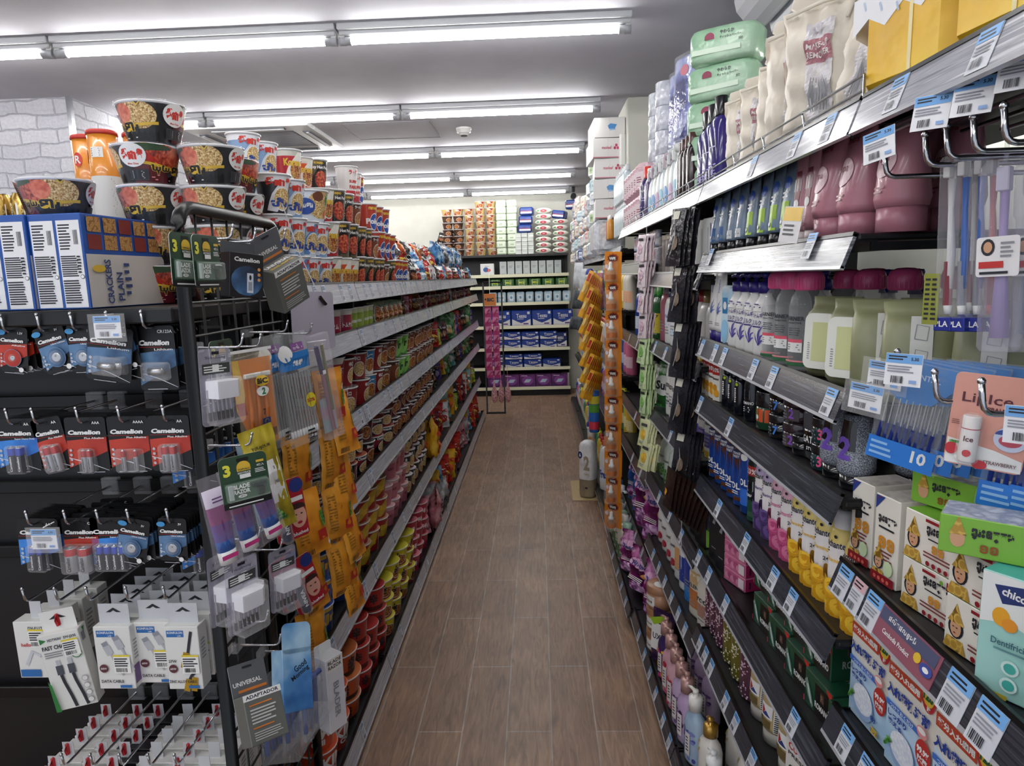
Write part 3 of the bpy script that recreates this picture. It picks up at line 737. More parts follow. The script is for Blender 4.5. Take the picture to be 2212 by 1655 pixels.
for x,k,w in((-1.03,'white_red','white cable box on red clip by the frame edge'),(-.955,'white_red','white cable box on red clip, bottom rail'),(-.905,'black','black cable box on black clip, bottom rail'),(-.835,'white','pale grey cable box with clear tab, bottom rail'),(-.765,'white_red','white cable box with red clip, bottom rail by the wire panel'),(-.71,'white','small white adapter box, bottom rail')):
 cstack(x,.545,k,5,.043,w,1.225)

# ------------------------------------------------------------------ cups and bowls
RIM=mat('#d6d6d8',.2);FOIL=mat('#b9babd',.25,.8)
def cup_walls(rb,rt,h,matfn,nu=40,nv=14,sx=1):
 m=MB();rf=lambda v:rb+(rt-rb)*max(0,min(1,v/h))
 m.grid(lambda a,b:((rf(b*h))*math.sin(2*PI*(a-.5)),-(rf(b*h))*math.cos(2*PI*(a-.5)),b*h),nu,nv,matfn)
 m.lathe([(0.0001,0.002),(rb*.97,.002),(rb,0)],WHITE,24,cap=False)
 return m,cone(rf,ref=(rb+rt)/2)
def lid_mb(rt,h,m_top,dome=.002):
 m=MB();m.lathe([(rt,h-.005,RIM),(rt+.0022,h-.004),(rt+.003,h-.001),(rt+.002,h+.001,m_top),(rt-.001,h+.0012),(rt*.5,h+dome),(.0001,h+dome)],RIM,28,cap=False);return m
def wave(u0,u1,v0,am,n=14,ph=0,sl=0):return[(u0+(u1-u0)*i/n,v0+am*math.sin(ph+6.5*i/n)+sl*i/n)for i in range(n+1)]
# the big black bowl with the meat picture
MAROON=mat('#5a1620',.3,0,.5);BLKB=mat('#0f0f11',.3,0,.25);YEL=mat('#d8b23a',.4);REDT=mat('#c8352a',.4);GRNB=mat('#2c4a2a',.4)
def big_bowl():
 rb,rt,h=.053,.0775,.084
 m,S=cup_walls(rb,rt,h,BLKB);c=Cv(m,S,.012);parts=[]
 k_=1.32
 for off in(0,.205):
  u=off-.052;E=lambda du,v,ru,rv,m_:c.ell(u+du*k_,v,ru*k_,rv,m_,20)
  E(-.04,.060,.032,.024,STEW);E(.032,.054,.036,.029,NOODLE);E(-.012,.056,.03,.027,MEAT);E(.010,.06,.016,.019,tex(['#a8402a','#d0664a','#e08a68'],60,'noise',.4));E(-.035,.076,.034,.007,GRNB)
  for i in range(4):c.strip([(u+k_*(-.058+.006*i),.064),(u+k_*(-.046+.006*i),.052),(u+k_*(-.038+.007*i),.042)],[.005,.006,.001],mat('#b3281f'))
  c.poly([(u+k_*a,b)for a,b in((-.062,.002),(-.06,.04),(-.03,.042),(-.012,.034),(-.002,.016),(0,.002))],MAROON);c.poly([(u+k_*a,b)for a,b in((0,.002),(-.002,.016),(.02,.026),(.07,.03),(.07,.002))],BLKB)
  c.strip([(p[0]*1,p[1])for p in wave(u-.062*k_,u+.07*k_,.041,.004,18,1,-.006)],[.006]*19,YEL)
  for ch,x in(('ឃុយ',-.016),('ទាវ',.02)):c.text(ch,u+x*k_,.032,.019,YEL,.044,.09);c.text(ch,u+x*k_,.032,.018,INK,.042,.04)
  c.lines(u-.07,u-.02,.008,.022,3,mat('#d98a8a'));c.lines(u+.0,u+.05,.008,.013,1,mat('#c9c9c9'))
 c.ell(.075,.058,.027,.024,WHITE,24);c.text('មីជាតិ',.075,.060,.022,REDT,.042,.07);c.text('Mee Chiet',.075,.041,.004,REDT)
 c.rect(.055,.105,.008,.03,mat('#3a3b40',.35));c.rect(.057,.103,.010,.028,mat('#2c2d31',.35));c.lines(.07,.10,.011,.027,6,mat('#c9c9cc'))
 c.rect(-.145,-.115,.004,.082,tex(['#7a3524','#8a4230'],20,'noise',.4));c.lines(-.143,-.117,.01,.074,16,mat('#d9b9a0'));c.rect(-.168,-.152,.03,.07,WHITE);c.bars(-.167,-.153,.034,.066)
 l=lid_mb(rt,h,FOIL);lc=Cv(l,topf(h+.002));lc.ell(0,0,.07,.07,BLKB);lc.ell(0,0,.045,.045,STEW)
 t=MB();t.add([(-.014,-rt-.001,h+.0005),(.014,-rt-.001,h+.0005),(0,-rt+.004-.004,h-.013)],[(0,1,2)],YEL);t.add([(-.010,-rt-.0018,h),(.010,-rt-.0018,h),(0,-rt-.0014,h-.009)],[(0,1,2)],BLKB)
 w=MB();w.lathe([(rb+.002,.001),(rt+.0045,h-.006),(rt+.0045,h+.003),(rt-.004,h+.0045)],CLEARB,28,cap=False)
 return Proto(('bowl',m),('lid',l),('pull_tab',t,1,'yellow edged pull tab'),('shrink_wrap',w))
BOWL=big_bowl()
DKZ=1.473
def bowl(x,y,z,rz,where):put(BOWL,'instant_noodle_bowl','black noodle bowl, '+where,'instant noodles',(x,y,z),(R(random.uniform(-1,1)),0,R(rz)),group='black instant noodle bowls',s=(.86,.86,.985))
for i,(x,rz)in enumerate(((-.862,-62),(-.870,78),(-.846,20),(-.850,-56),(-.828,8))):
 bowl(x,1.5,DKZ+.0852*i,rz+random.uniform(-4,4),'%s up the stack beside the cracker boxes'%nth(i))
for i,(x,rz)in enumerate(((-.722,20),(-.720,40),(-.724,10),(-.720,14))):
 bowl(x,1.535,DKZ+.0852*i,rz,'%s up the stack behind the wire panel'%nth(i))
bowl(-.765,1.755,1.483,40,'bottom of the stack farther back');bowl(-.765,1.755,1.568,120,'second of the stack farther back');bowl(-.77,1.755,1.653,10,'third of the stack farther back');bowl(-.775,1.75,1.738,-50,'topmost of the stack farther back')
bowl(-.90,1.655,1.476,15,'bottom of the hidden stack by the tall orange cans');
bowl(-1.0,1.415,1.6515,42,'alone on top of the blue cracker boxes')
# cracker boxes
BLUEB=mat('#1d4f9e',.35,0,.3);SKY=mat('#c9c3bc',.4);WHT=mat('#e6e7ea',.45)
m=MB();w,d,h=.0545,.24,.176
m.box(-w/2,w/2,0,d,0,h,BLUEB,.0012);c=Cv(m,flat(0));c.rect(-w/2+.004,w/2-.004,.003,h-.012,WHT)
c.lines(-.02,.004,h*.62,h-.018,9,INK,.5);c.bars(.009,.018,h*.68,h-.03,n=9)
for z0,z1 in((.06,.10),(.01,.055)):c.lines(-.021,.014,z0,z1,10,INK,.55,.15)
c.ell(.019,.06,.004,.004,INK,12);c.ell(.019,.06,.0032,.0032,WHT,12);c.lines(.012,.02,.066,.10,6,INK,.5)
s1=Cv(m,lambda u,v,o:(w/2+o,u,v));s1.rect(.003,d-.003,.002,h*.58,SKY);CRK=tex(['#a87b45','#c79a5c','#8a5f30'],160,'voronoi',.6)
for j in range(2):
 for k in range(5):s1.rect(.012+.044*k,.048+.044*k,h*.63+j*.033,h*.63+.028+j*.033,CRK if(j+k)%3 else mat('#7c2f28'))
s1.text('CRACKERS',.055,.05,.018,mat('#3a4a78'),.085,.03,rot=90);s1.text('PLAIN',.085,.04,.018,mat('#3a4a78'),.056,.03,rot=90);s1.ell(.03,.075,.018,.007,YEL,16);s1.lines(.1,.12,.02,.09,5,mat('#3a4a78'))
tp=MB();tp.box(-w/2+.001,w/2-.001,.001,d-.001,h,h+.0008,mat('#2a62b8',.3))
CRAK=Proto(('carton',m),('top_flap',tp))
for i,x in enumerate((-.868,-.921,-.976,-1.031,-1.086)):
 put(CRAK,'cracker_box','blue plain cracker box on the battery stand, %s from the noodle bowls'%nth(i),'cracker box',(x,1.245+.004*(i%2),DKZ+.001),(0,0,R(-4+i)),group='blue cracker boxes')
 # tall orange cans and gold cans behind
ORA=mat('#d98a2e',.3,0,.5)
m=MB();m.lathe([(.034,0,mat('#d8d8d6')),(.035,.004),(.035,.11,ORA),(.035,.212)],ORA,24);c=Cv(m,cone(lambda v:.035),.008);c.lines(-.04,.05,.012,.105,18,QUOTE,.55,.1);c.rect(.0,.03,.155,.18,WHITE);c.lines(.002,.028,.157,.178,4,INK);c.ell(-.03,.16,.012,.018,REDT);c.text('R',-.03,.16,.02,WHITE)
l=MB();l.lathe([(.0355,.212),(.037,.213),(.037,.221),(.034,.224),(.0001,.2235)],mat('#b8322a',.3),24,cap=False)
CAN=Proto(('can',m),('lid',l,None,'red plastic lid'))
for i,(x,y)in enumerate(((-1.10,1.75),(-1.03,1.79),(-1.04,1.88),(-1.175,1.80))):
 put(CAN,'snack_can','tall orange crisp can with red lid, %s from the brick column side'%nth((1,2,3,0)[i]),'snack can',(x,y,1.683),(0,0,R(20*i-20)),group='tall orange cans')
m=MB();m.box(-1.6,-.99,1.70,2.0,1.484,1.682,SHELFBLK,.003);put(Proto(('shelf_riser',m)),'display_riser','dark riser behind the cracker boxes carrying tall cans','display riser',(0,0,0))
m=MB();m.lathe([(.026,0),(.033,.006),(.033,.085),(.027,.096),(.027,.098)],tex(['#8a6a2c','#c79f4a','#d8b968'],18,'wave',.25,me=.6),24);t_=MB();t_.lathe([(.0275,.098),(.0275,.1),(.025,.0985),(.0001,.0985)],FOIL,20,cap=False);m3=Cv(m,cone(lambda v:.033));m3.rect(-.02,.02,.02,.07,WHITE);m3.lines(-.018,.018,.025,.065,6,INK)
GCAN=Proto(('can',m),('can_top',t_))
for i,x in enumerate((-1.44,-1.515,-1.59)):put(GCAN,'drink_can','gold drink can on the riser, %s from the tall orange cans'%nth(i),'drink can',(x,1.9,1.683),(0,0,R(30*i)),group='gold drink cans')

# generic cup: body colour, picture, lettering
def cup(rb,rt,h,body,top=None,low=None,pic=None,words=(),acc=None,lid=FOIL,ring=None,detail=True):
 """words: (text, v fraction, height, colour)"""
 def mf(a,b):return top if top and b>.78 else low if low and b<.2 else body
 m,S=cup_walls(rb,rt,h,mf,28 if detail else 20,10);c=Cv(m,S,.012);r=(rb+rt)/2;per=2*PI*r
 for off in(0,per/2):
  if acc:c.poly([(off-r*.95,h*.1),(off-r*.2,h*.06),(off+r*.6,h*.42),(off+r*.9,h*.92),(off+r*.3,h*.92),(off-r*.5,h*.5)],acc)
  if pic:c.ell(off+r*.22,h*.38,r*.62,h*.3,ring or WHITE,16);c.ell(off+r*.22,h*.38,r*.58,h*.27,pic,16)
  for t,fv,hh,cm in words:c.text(t,off,h*fv,hh,cm,min(r*1.7,len(t)*hh*.7),.05)
  if detail:c.lines(off+r*.95,off+r*1.45,h*.15,h*.8,9,mat('#d8d8d8'))
 parts=[('cup',m),('lid',lid_mb(rt,h,lid))]
 return Proto(*parts)
mi_b=lambda b,a:cup(.033,.0475,.106,b,mat('#dfe2e8',.35),None,NOODLE,(('មីជាតិ',.8,.022,REDT),('ហឹរ',.3,.024,mat('#22418f'))),a)
CUPS={
'mi_blue':mi_b(mat('#7f9cc0',.35,0,.3),mat('#d0d6de',.3)),'mi_white':mi_b(mat('#c6ccd6',.35,0,.3),mat('#5f8ac4',.3)),'mi_black':mi_b(mat('#26262c',.3,0,.4),mat('#d8d8dc',.3)),
'kor_red':cup(.034,.047,.112,mat('#a8222a',.3,0,.4),mat('#b8b8ae'),None,STEW,(('Koreno',.62,.024,YEL),),mat('#e6e2d8')),'kor_orange':cup(.034,.047,.112,mat('#d0521f',.3,0,.4),mat('#d9d5c9'),None,STEW,(('Koreno',.62,.024,YEL),),mat('#e6e2d8')),
'hot_pot':cup(.036,.05,.122,mat('#57503a',.3,0,.4),None,None,MEAT,(('KORENO',.88,.008,YEL),('Spicy Hot Pot',.74,.014,WHITE)),BLKB,FOIL,BLKB),
'poki':cup(.034,.047,.125,mat('#b03a26',.3,0,.4),None,mat('#8a2418'),mat('#27509e'),(('Poki',.4,.024,WHITE),('ramen',.84,.012,YEL)),None),
'white_red':cup(.032,.045,.12,mat('#e2ddda',.35),None,mat('#b6343a'),None,(('ラ・麺',.8,.02,REDT),('SUPER',.5,.012,REDT),('FANS',.32,.014,REDT)),None),
'red_noodle':cup(.033,.046,.1,mat('#8c1f22',.3,0,.4),None,None,NOODLE,(('辛口',.8,.016,WHITE),),None),'blue_curry':cup(.034,.047,.1,mat('#2f7fb0',.3,0,.4),None,mat('#e2e0da'),STEW,(('カレー',.8,.02,WHITE),),None),
'brown_curry':cup(.034,.047,.1,mat('#7a3f26',.3,0,.4),mat('#4a2618'),None,STEW,(('ラーメン',.85,.012,WHITE),),None),'green_cup':cup(.034,.047,.1,mat('#4f9a3c',.3,0,.4),mat('#7fc05a'),None,None,(('緑',.55,.03,INK),),mat('#8fcf6a')),
'orange_cup':cup(.036,.05,.11,mat('#c8641f',.3,0,.4),None,mat('#2a1a12'),None,(('B',.3,.03,YEL),),None),'red_white':cup(.034,.046,.11,mat('#a8202c',.3,0,.4),mat('#d6d2cc'),mat('#e0ddd8'),None,(('麺',.55,.03,WHITE),),mat('#8a1a22')),
'omachi':cup(.045,.052,.075,mat('#8a1c2c',.3,0,.4),BLKB,None,NOODLE,(('Omachi',.86,.012,WHITE),),BLKB,mat('#b0603c',.35)),'dark_red':cup(.036,.046,.09,mat('#5c1a1e',.3,0,.4),BLKB,None,STEW,(('Best',.8,.012,WHITE),),None),
'black_cup':cup(.035,.047,.1,mat('#1f1f22',.3,0,.4),None,mat('#6a1c20'),NOODLE,(('黒',.78,.018,WHITE),),None,mat('#cfcfcf',.3)),'pink_cup':cup(.036,.048,.09,mat('#b86a78',.35,0,.4),mat('#caa0a6'),None,None,(('소고기',.5,.014,mat('#5c1c2c')),),None,mat('#d0a6a8',.3)),
'blue_r':cup(.044,.054,.085,mat('#23448f',.3,0,.4),YEL,None,None,(('Jr',.5,.04,YEL),),None,mat('#2b4f9e',.3)),'red_yellow':cup(.044,.054,.085,mat('#9c1f22',.3,0,.4),None,None,None,(('Big',.5,.03,YEL),),mat('#c0a030'),mat('#b08060',.35)),
'shin_bowl':cup(.058,.07,.078,mat('#b5481c',.3,0,.5),None,mat('#2a1710'),None,(('辛',.52,.05,INK),('SHIN',.3,.012,INK)),None,mat('#c06a3a',.3)),'shin_red':cup(.045,.055,.09,mat('#a81d1d',.3,0,.5),None,mat('#4a1512'),None,(('辛',.55,.045,INK),),None,mat('#a8322c',.3)),
'yellow_cup':cup(.05,.06,.08,mat('#c9bf1f',.35,0,.4),None,mat('#8a2a2a'),STEW,(('면',.5,.03,INK),('짜',.75,.015,INK)),None,mat('#cfc63a',.3)),'pink_red':cup(.042,.052,.085,mat('#a82840',.35,0,.4),None,None,None,(('우동',.5,.025,WHITE),),None,mat('#c86a7a',.3)),
'kim_cup':cup(.05,.06,.1,mat('#c4451c',.3,0,.4),None,None,None,(('KIM',.62,.04,WHITE),('CHI',.3,.02,WHITE)),mat('#a8301a'),mat('#c9532c',.3)),'jar_green':cup(.03,.034,.1,mat('#8fa83a',.3,0,.4),mat('#c9cfa8'),None,None,(('GREEN',.5,.01,WHITE),),None,FOIL),
'mach_cup':cup(.034,.05,.11,mat('#221a24',.3,0,.4),None,mat('#7a2a6a'),NOODLE,(('mach',.78,.022,mat('#d8a0d0')),),mat('#7a2a6a'),BLKB),'red_jar':cup(.033,.038,.1,mat('#9c2340',.3,0,.4),mat('#cfc8c0'),None,None,(('トムヤム',.45,.018,WHITE),),None,FOIL),
}
bm_,bs_=cup_walls(.046,.066,.1,mat('#cfd6e0',.3));cc=Cv(bm_,bs_,.012)
cc.ell(.02,.055,.05,.043,NOODLE,24);cc.ell(0.005,.08,.018,.015,mat('#6a3a24'));cc.ell(.05,.072,.018,.02,GREENS);cc.ell(.045,.028,.016,.014,mat('#c8602e'));cc.ell(-.035,.05,.03,.025,mat('#2f4f9e'));cc.text('គុយទាវ',-.035,.05,.02,WHITE,.045,.05);cc.poly([(.062,.005),(.085,.005),(.085,.09),(.07,.09),(.075,.05)],mat('#3a86c0'))
MIBIG=Proto(('bowl',bm_),('lid',lid_mb(.066,.1,FOIL)))
CN={'mi_blue':'blue noodle cup','mi_white':'white and blue noodle cup','mi_black':'black noodle cup with white badge','kor_red':'red noodle cup with yellow lettering','kor_orange':'orange noodle cup with yellow lettering','hot_pot':'olive-brown hot pot noodle cup','poki':'red noodle cup with blue roundel','white_red':'white noodle cup with red lettering','red_noodle':'dark red noodle cup','blue_curry':'blue curry noodle cup','brown_curry':'brown curry noodle cup','green_cup':'green noodle cup','orange_cup':'orange noodle cup with black foot','red_white':'red and white noodle cup','omachi':'low red noodle bowl with black rim','dark_red':'maroon noodle cup with black rim','black_cup':'black noodle cup','pink_cup':'pink noodle cup','blue_r':'blue noodle bowl with yellow letter','red_yellow':'red noodle bowl with yellow lettering','shin_bowl':'orange noodle bowl with black character','shin_red':'red noodle cup with black character','yellow_cup':'yellow noodle bowl','pink_red':'crimson noodle cup','kim_cup':'orange kimchi noodle cup','jar_green':'pale green cup with silver lid','mach_cup':'black and purple noodle cup','red_jar':'dark pink cup with silver lid'}
_n={}
def ncup(k,x,y,z,rz,where):
 """where: what it stands on; numbered along the aisle from the wire panel"""
 key=(k,where);_n[key]=_n.get(key,0)+1
 put(CUPS[k],'noodle_cup','%s, %s, %s along'%(CN[k],where,nth(_n[key]-1)),'instant noodles',(x,y,z),(R(random.uniform(-1.5,1.5)),0,R(rz)),group=CN[k]+'s '+where)
TZ=1.481
def crow(seq,x,y0,dy,z,where,jit=10):
 y=y0
 for k in seq:
  if k:ncup(k,x+random.uniform(-.004,.004),y,z,90+random.uniform(-jit,jit)-45*(1 if y<2.6 else .6),where)
  y+=dy
B1,B2,B3,B4='bottom row on the top deck','second row on the top deck','third row on the top deck','upper rows on the top deck'
crow(['mi_black','mi_white','mi_blue','mi_blue'],-.705,1.845,.108,TZ,B1)
crow(['kor_red','kor_orange','kor_orange','hot_pot','hot_pot','hot_pot','hot_pot','brown_curry','hot_pot','poki','poki','poki'],-.705,2.29,.107,TZ,B1)
crow(['mi_black','mi_blue','mi_white','mi_blue'],-.712,1.86,.109,TZ+.108,B2)
crow(['kor_red','hot_pot','hot_pot','hot_pot','hot_pot','brown_curry','poki','poki','poki'],-.712,2.31,.115,TZ+.116,B2)
crow(['mi_black','mi_blue'],-.716,1.87,.11,TZ+.216,B3)
put(MIBIG,'instant_noodle_bowl','large white-blue noodle bowl with round noodle picture on the second cup row','instant noodles',(-.73,2.19,TZ+.217),(0,0,R(48)))
crow(['kor_red','hot_pot','hot_pot','brown_curry',None,'poki','poki','poki'],-.75,2.4,.125,TZ+.24,B3)
for rr,xx in enumerate((-.82,-.925)):
 wb=('middle','rear')[rr]+' row on the top deck'
 crow(['mi_black','mi_blue','mi_white','mi_blue','kor_red','kor_orange','hot_pot','hot_pot','poki','poki'],xx,1.87+.11*(rr>0),.125,TZ,wb)
 crow(['mi_blue','mi_white','mi_blue','kor_red','kor_orange','hot_pot','hot_pot','poki','poki'],xx,1.89+.11*(rr>0),.13,TZ+.124,wb+', upper')
crow(['mi_white','mi_blue','mi_blue','kor_red','kor_orange','hot_pot','white_red','poki','poki'],-.84,1.95,.128,TZ+.25,B4)
crow(['mi_blue','mi_blue'],-.86,2.04,.14,TZ+.36,B4)
ncup('kor_red',-.84,2.35,TZ+.363,50,B4);ncup('kor_orange',-.85,2.5,TZ+.363,50,B4);ncup('hot_pot',-.85,2.66,TZ+.373,40,B4)
ncup('white_red',-.775,2.84,TZ+.375,60,'alone on top of the hot pot cups');ncup('white_red',-.80,3.0,TZ+.373,60,'alone on top of the hot pot cups');ncup('poki',-.82,3.12,TZ+.37,60,B4)

# ------------------------------------------------------------------ goods hanging on the wire panel (they face the aisle)
def phook(y,z,n):put(HOOKS,'display_hook','short chrome hook on the wire panel, %s'%n,'hook',(-.642,y,z),(0,0,R(90)),group='short chrome hooks on the wire panel')
DG=mat('#2a4632',.35,0,.3);BLU=mat('#2672b8',.4)
def pillow(mb,w,h,t,m,mb_=None,nu=14,nv=18,crimp=.012,noise=.0015,seed=1,z0=None,M=None):
 """a filled bag, hung or stood: front and back bulge, flat sealed ends; z from 0 down to -h"""
 rnd=random.Random(seed);ph=[rnd.uniform(0,6)for _ in range(6)];fq=[rnd.uniform(4,9)for _ in range(6)]
 z0=0 if z0 is None else z0
 def f(sg):
  def g(a,b):
   u=a*2-1;zz=b*h;e=min(1,max(0,(min(zz,h-zz)-crimp)/(h*.3)))
   bulge=t/2*(1-u**4)**.8*math.sin(e*PI/2)**.7 if e>0 else 0
   wr=noise*(math.sin(fq[0]*a*3+ph[0]+5*b)+math.sin(fq[1]*b*4+ph[1]+3*a)+.7*math.sin(fq[2]*(a+b)*5+ph[2]))
   pinch=1-.07*math.sin(e*PI/2)
   return(u*w/2*pinch,sg*(bulge+(wr if e>0 else wr*.3))+(.0004*sg),z0-h+zz)
  return g
 mb.grid(f(-1),nu,nv,m,True,M);mb.grid(f(1),nu,nv,mb_ or m,True,M);return f(-1)
def surf_of(g,w,h,z0=0):
 return lambda u,v,o:(lambda p:(p[0],p[1]-o,p[2]))(g(min(1,max(0,u/w+.5)),min(1,max(0,(v-z0)/h+1))))
 # green razor card
m=MB();plate(m,rrect(.098,.112,.012,4,0,-.046),-.0005,.0005,mat('#d8dad4'),DG);c=Cv(m,flat(-.0006));c.rect(-.049,.049,-.101,-.088,BLKB)
c.rect(-.012,.012,-.003,.004,mat('#0c0d0c'));c.text('3',-.034,-.018,.026,mat('#e3de4a'),None,.05);c.ell(.0,-.016,.014,.013,YEL,16,0,180);c.rect(-.014,.014,-.024,-.016,YEL);c.text('TOPVALU',0,-.0205,.004,DG,.024,.04);c.text('BESTPRICE',0,-.028,.004,WHITE,.026);c.rect(-.010,.012,-.040,-.031,WHITE);c.text('4個入',.034,-.018,.006,WHITE);c.rect(.026,.042,-.012,-.007,YEL);c.lines(.022,.046,-.034,-.024,3,WHITE)
c.rect(-.044,.045,-.086,-.044,mat('#3f5c48',.3));c.text('BLADE',-.01,-.056,.0095,WHITE,.034,.04);c.text('RAZOR',-.01,-.067,.0095,WHITE,.034,.04);c.ell(-.01,-.077,.009,.0035,WHITE,14);c.text('3枚刃',-.01,-.077,.004,INK);c.lines(-.04,.04,-.098,-.092,1,WHITE)
b=MB();b.box(-.042,.046,-.016,-.0008,-.084,-.047,film('#f0fff4',.14,.06),.003);rz=MB();rz.box(.010,.040,-.012,-.004,-.062,-.052,mat('#2a2f33',.25),.002);rz.box(.02,.036,-.010,-.004,-.082,-.062,mat('#1d2125',.3),.004);rz.box(-.037,-.027,-.008,-.002,-.082,-.05,mat('#aab4b0',.3),.001)
RAZ=Proto(('card',m),('razor_head',rz),('blister',b))
for i,(x,y,z,a,t,w)in enumerate(((-.582,1.185,1.590,84,0,'nearer of two on the top hook'),(-.60,1.15,1.592,82,2,'behind another on the top hook'),(-.615,1.275,1.398,84,0,'half hidden behind the clear pick card'),(-.515,1.105,1.213,38,-3,'in front of the purple tube pouches'))):
 put(RAZ,'razor_card','green blade razor card, '+w,'razor card',(x,y,z),(0,R(t),R(a)),s=.82)
 # boxed chargers
m=MB();m.box(-.043,.043,-.038,0,-.125,-.025,mat('#15161a',.3,0,.3),.001);plate(m,rrect(.086,.028,.005,3,0,-.012),-.001,.001,mat('#4a4d52',.4));c=Cv(m,flat(-.038));c.text('Camelion',0,-.04,.010,WHITE,.064,.03);c.ell(0,-.088,.04,.034,STEELG);c.rect(.0,.016,-.115,-.07,mat('#c9ced8'));c.rect(.003,.013,-.11,-.09,mat('#8a919e'));c.ell(.008,-.08,.003,.006,INK);[c.ell(.03,-.06-.012*k,.004,.004,mat('#c98a4a'),10)for k in range(3)]
put(Proto(('carton',m)),'charger_box','black charger box with blue circle hanging beside the green razor cards','charger box',(-.59,1.335,1.592),(0,R(6),R(56)),s=.85)
GRYC=mat('#5a5c60',.45);DGR=mat('#3a3b3e',.4);ORG=mat('#c9752c',.45)
def adaptor(tilt_box=True):
 m=MB();plate(m,rrect(.09,.15,.004,3,0,-.06),-.0008,.0008,mat('#c9cacb'),GRYC);c=Cv(m,flat(-.0009));c.text('UNIVERSAL',-.005,-.03,.010,WHITE,.07,.02);c.rect(-.03,.04,-.05,-.044,ORG);c.rect(-.012,.012,.002,.007,INK)
 b=MB();b.box(-.046,.046,-.052,-.001,-.168,-.058,mat('#62645f',.42),.002);c=Cv(b,flat(-.052));c.rect(-.046,.046,-.072,-.058,WHITE);c.text('ADAPTADOR',0,-.065,.008,INK,.08,.03);c.rect(-.035,.02,-.085,-.082,ORG);c.lines(-.035,.03,-.125,-.09,5,mat('#c2c3c0'));c.rect(-.035,.015,-.134,-.131,ORG);c.lines(-.035,.035,-.16,-.14,4,mat('#b0b1ae'))
 s_=Cv(b,lambda u,v,o:(.046+o,u,v));s_.poly([(-.042,-.15),(-.046,-.10),(-.036,-.08),(-.016,-.08),(-.008,-.1),(-.012,-.15),(-.03,-.158)],mat('#b9bab6'));s_.ell(-.027,-.11,.004,.008,INK);s_.ell(-.032,-.13,.003,.003,INK,10);s_.ell(-.02,-.13,.003,.003,INK,10);s_.lines(-.045,-.01,-.072,-.062,2,mat('#c9ccc8'))
 t_=Cv(b,topf(-.058));t_.text('UNIVERSAL',0,-.02,.012,WHITE,.08,.03);t_.text('TRAVEL ADAPTOR',0,-.036,.007,YEL,.08)
 return Proto(('card',m),('carton',b))
ADP=adaptor()
put(ADP,'travel_adaptor','grey travel adaptor carton hanging at a tilt beside the clipboard','travel adaptor',(-.575,1.435,1.605),(R(12),R(-24),R(62)),s=.9)
put(ADP,'travel_adaptor','grey travel adaptor carton low on the panel over the floor','travel adaptor',(-.56,1.14,.80),(R(-30),R(8),R(50)),s=.78)
# interdental picks with white cap block
def picks():
 m=MB();plate(m,rrect(.07,.135,.008,3,0,-.057),-.0004,.0004,film('#dcd8ea',.42,.2));c=Cv(m,flat(-.0005));c.text('Trueliving',0,-.006,.006,mat('#6a6878'),.045);c.rect(-.029,.03,-.034,-.016,mat('#3b3d3c'));c.lines(-.026,.026,-.032,-.019,3,WHITE);c.rect(-.008,.006,-.03,-.018,WHITE);c.rect(-.008,.008,.0,.005,INK)
 p=MB()
 for i in range(6):x=-.024+i*.0095;p.tube([(x,-.004,-.06),(x+.002,-.004,-.1)],.0018,mat('#cfcde0',.3),6);p.tube([(x+.002,-.004,-.1),(x+.003,-.004,-.115)],.0028,mat('#2a2a30',.5),6)
 b=MB();b.loft([[(x,y,z)for x,y in((-.024,-.03),(.018,-.032),(.03,-.022),(.03,-.001),(-.024,-.001))]for z in(-.075,-.045)],mat('#e2e3ea',.4),smooth=False);cb=Cv(b,lambda u,v,o:(.03+o,u,v));cb.rect(-.02,-.004,-.072,-.064,BLU)
 w=MB();w.box(-.031,.033,-.036,-.0006,-.122,-.04,film('#ffffff',.10,.08),.006)
 return Proto(('card',m),('picks',p),('cap_block',b),('blister',w))
PICK=picks()
for x,y,z,a,w in((-.565,1.145,1.392,68,'on the second hook row by the frame'),(-.545,1.125,1.012,64,'on the fourth hook row by the frame'),(-.60,1.25,.962,66,'between two others on the fourth hook row'),(-.555,1.335,.945,60,'fourth hook row by the red lip balms'),(-.61,1.18,1.0,75,'hidden behind another on the fourth hook row')):
 put(PICK,'dental_pick_pack','dental pick pack with white cap block, '+w,'dental picks',(x,y,z),(0,R(2),R(a)))
 # BIC razor pouch
m=MB();ORZ=mat('#c96a1e',.4);g=pillow(m,.092,.2,.022,film('#f6e6c8',.2,.12,.3,30),seed=3);c=Cv(m,surf_of(g,.092,.2),.012,.0007);c.rect(-.046,.046,-.006,.0,WHITE)
cd=MB();plate(cd,[(-.044,-.02),(.044,-.02),(.044,-.198),(-.014,-.198),(-.044,-.12)],.003,.0045,ORZ,mat('#cf7424',.45));cc=Cv(cd,flat(.003));cc.poly([(-.044,-.02),(-.03,-.02),(-.022,-.09),(-.03,-.12),(-.044,-.12)],YEL);cc.poly([(-.044,-.105),(-.026,-.105),(-.022,-.13),(-.04,-.13)],mat('#a8242a'));c.ell(.008,-.065,.016,.011,YEL);c.text('BIC',.008,-.065,.011,INK,.024,.04);c.ell(.008,-.086,.015,.010,WHITE);c.text('2',.010,-.086,.014,mat('#2f7a4a'),None,.04);c.text('7',.006,-.128,.012,INK);c.rect(-.004,.018,-.155,-.14,mat('#2f3f7c'));c.ell(.007,-.147,.005,.005,YEL,12);c.ell(.007,-.147,.004,.004,mat('#2f3f7c'),12);cc.lines(-.004,.02,-.186,-.165,5,mat('#6a3a18'));cc.bars(.026,.042,-.186,-.168)
rz=MB()
for i in range(3):x=-.018+.018*i;rz.box(x-.008,x+.016,-.009,-.001,-.058,-.048,mat('#d9d9d4',.3),.002);rz.tube([(x+.002,-.004,-.056),(x,-.006,-.12),(x-.004,-.006,-.185)],[.003,.0045,.004],ORZ,8)
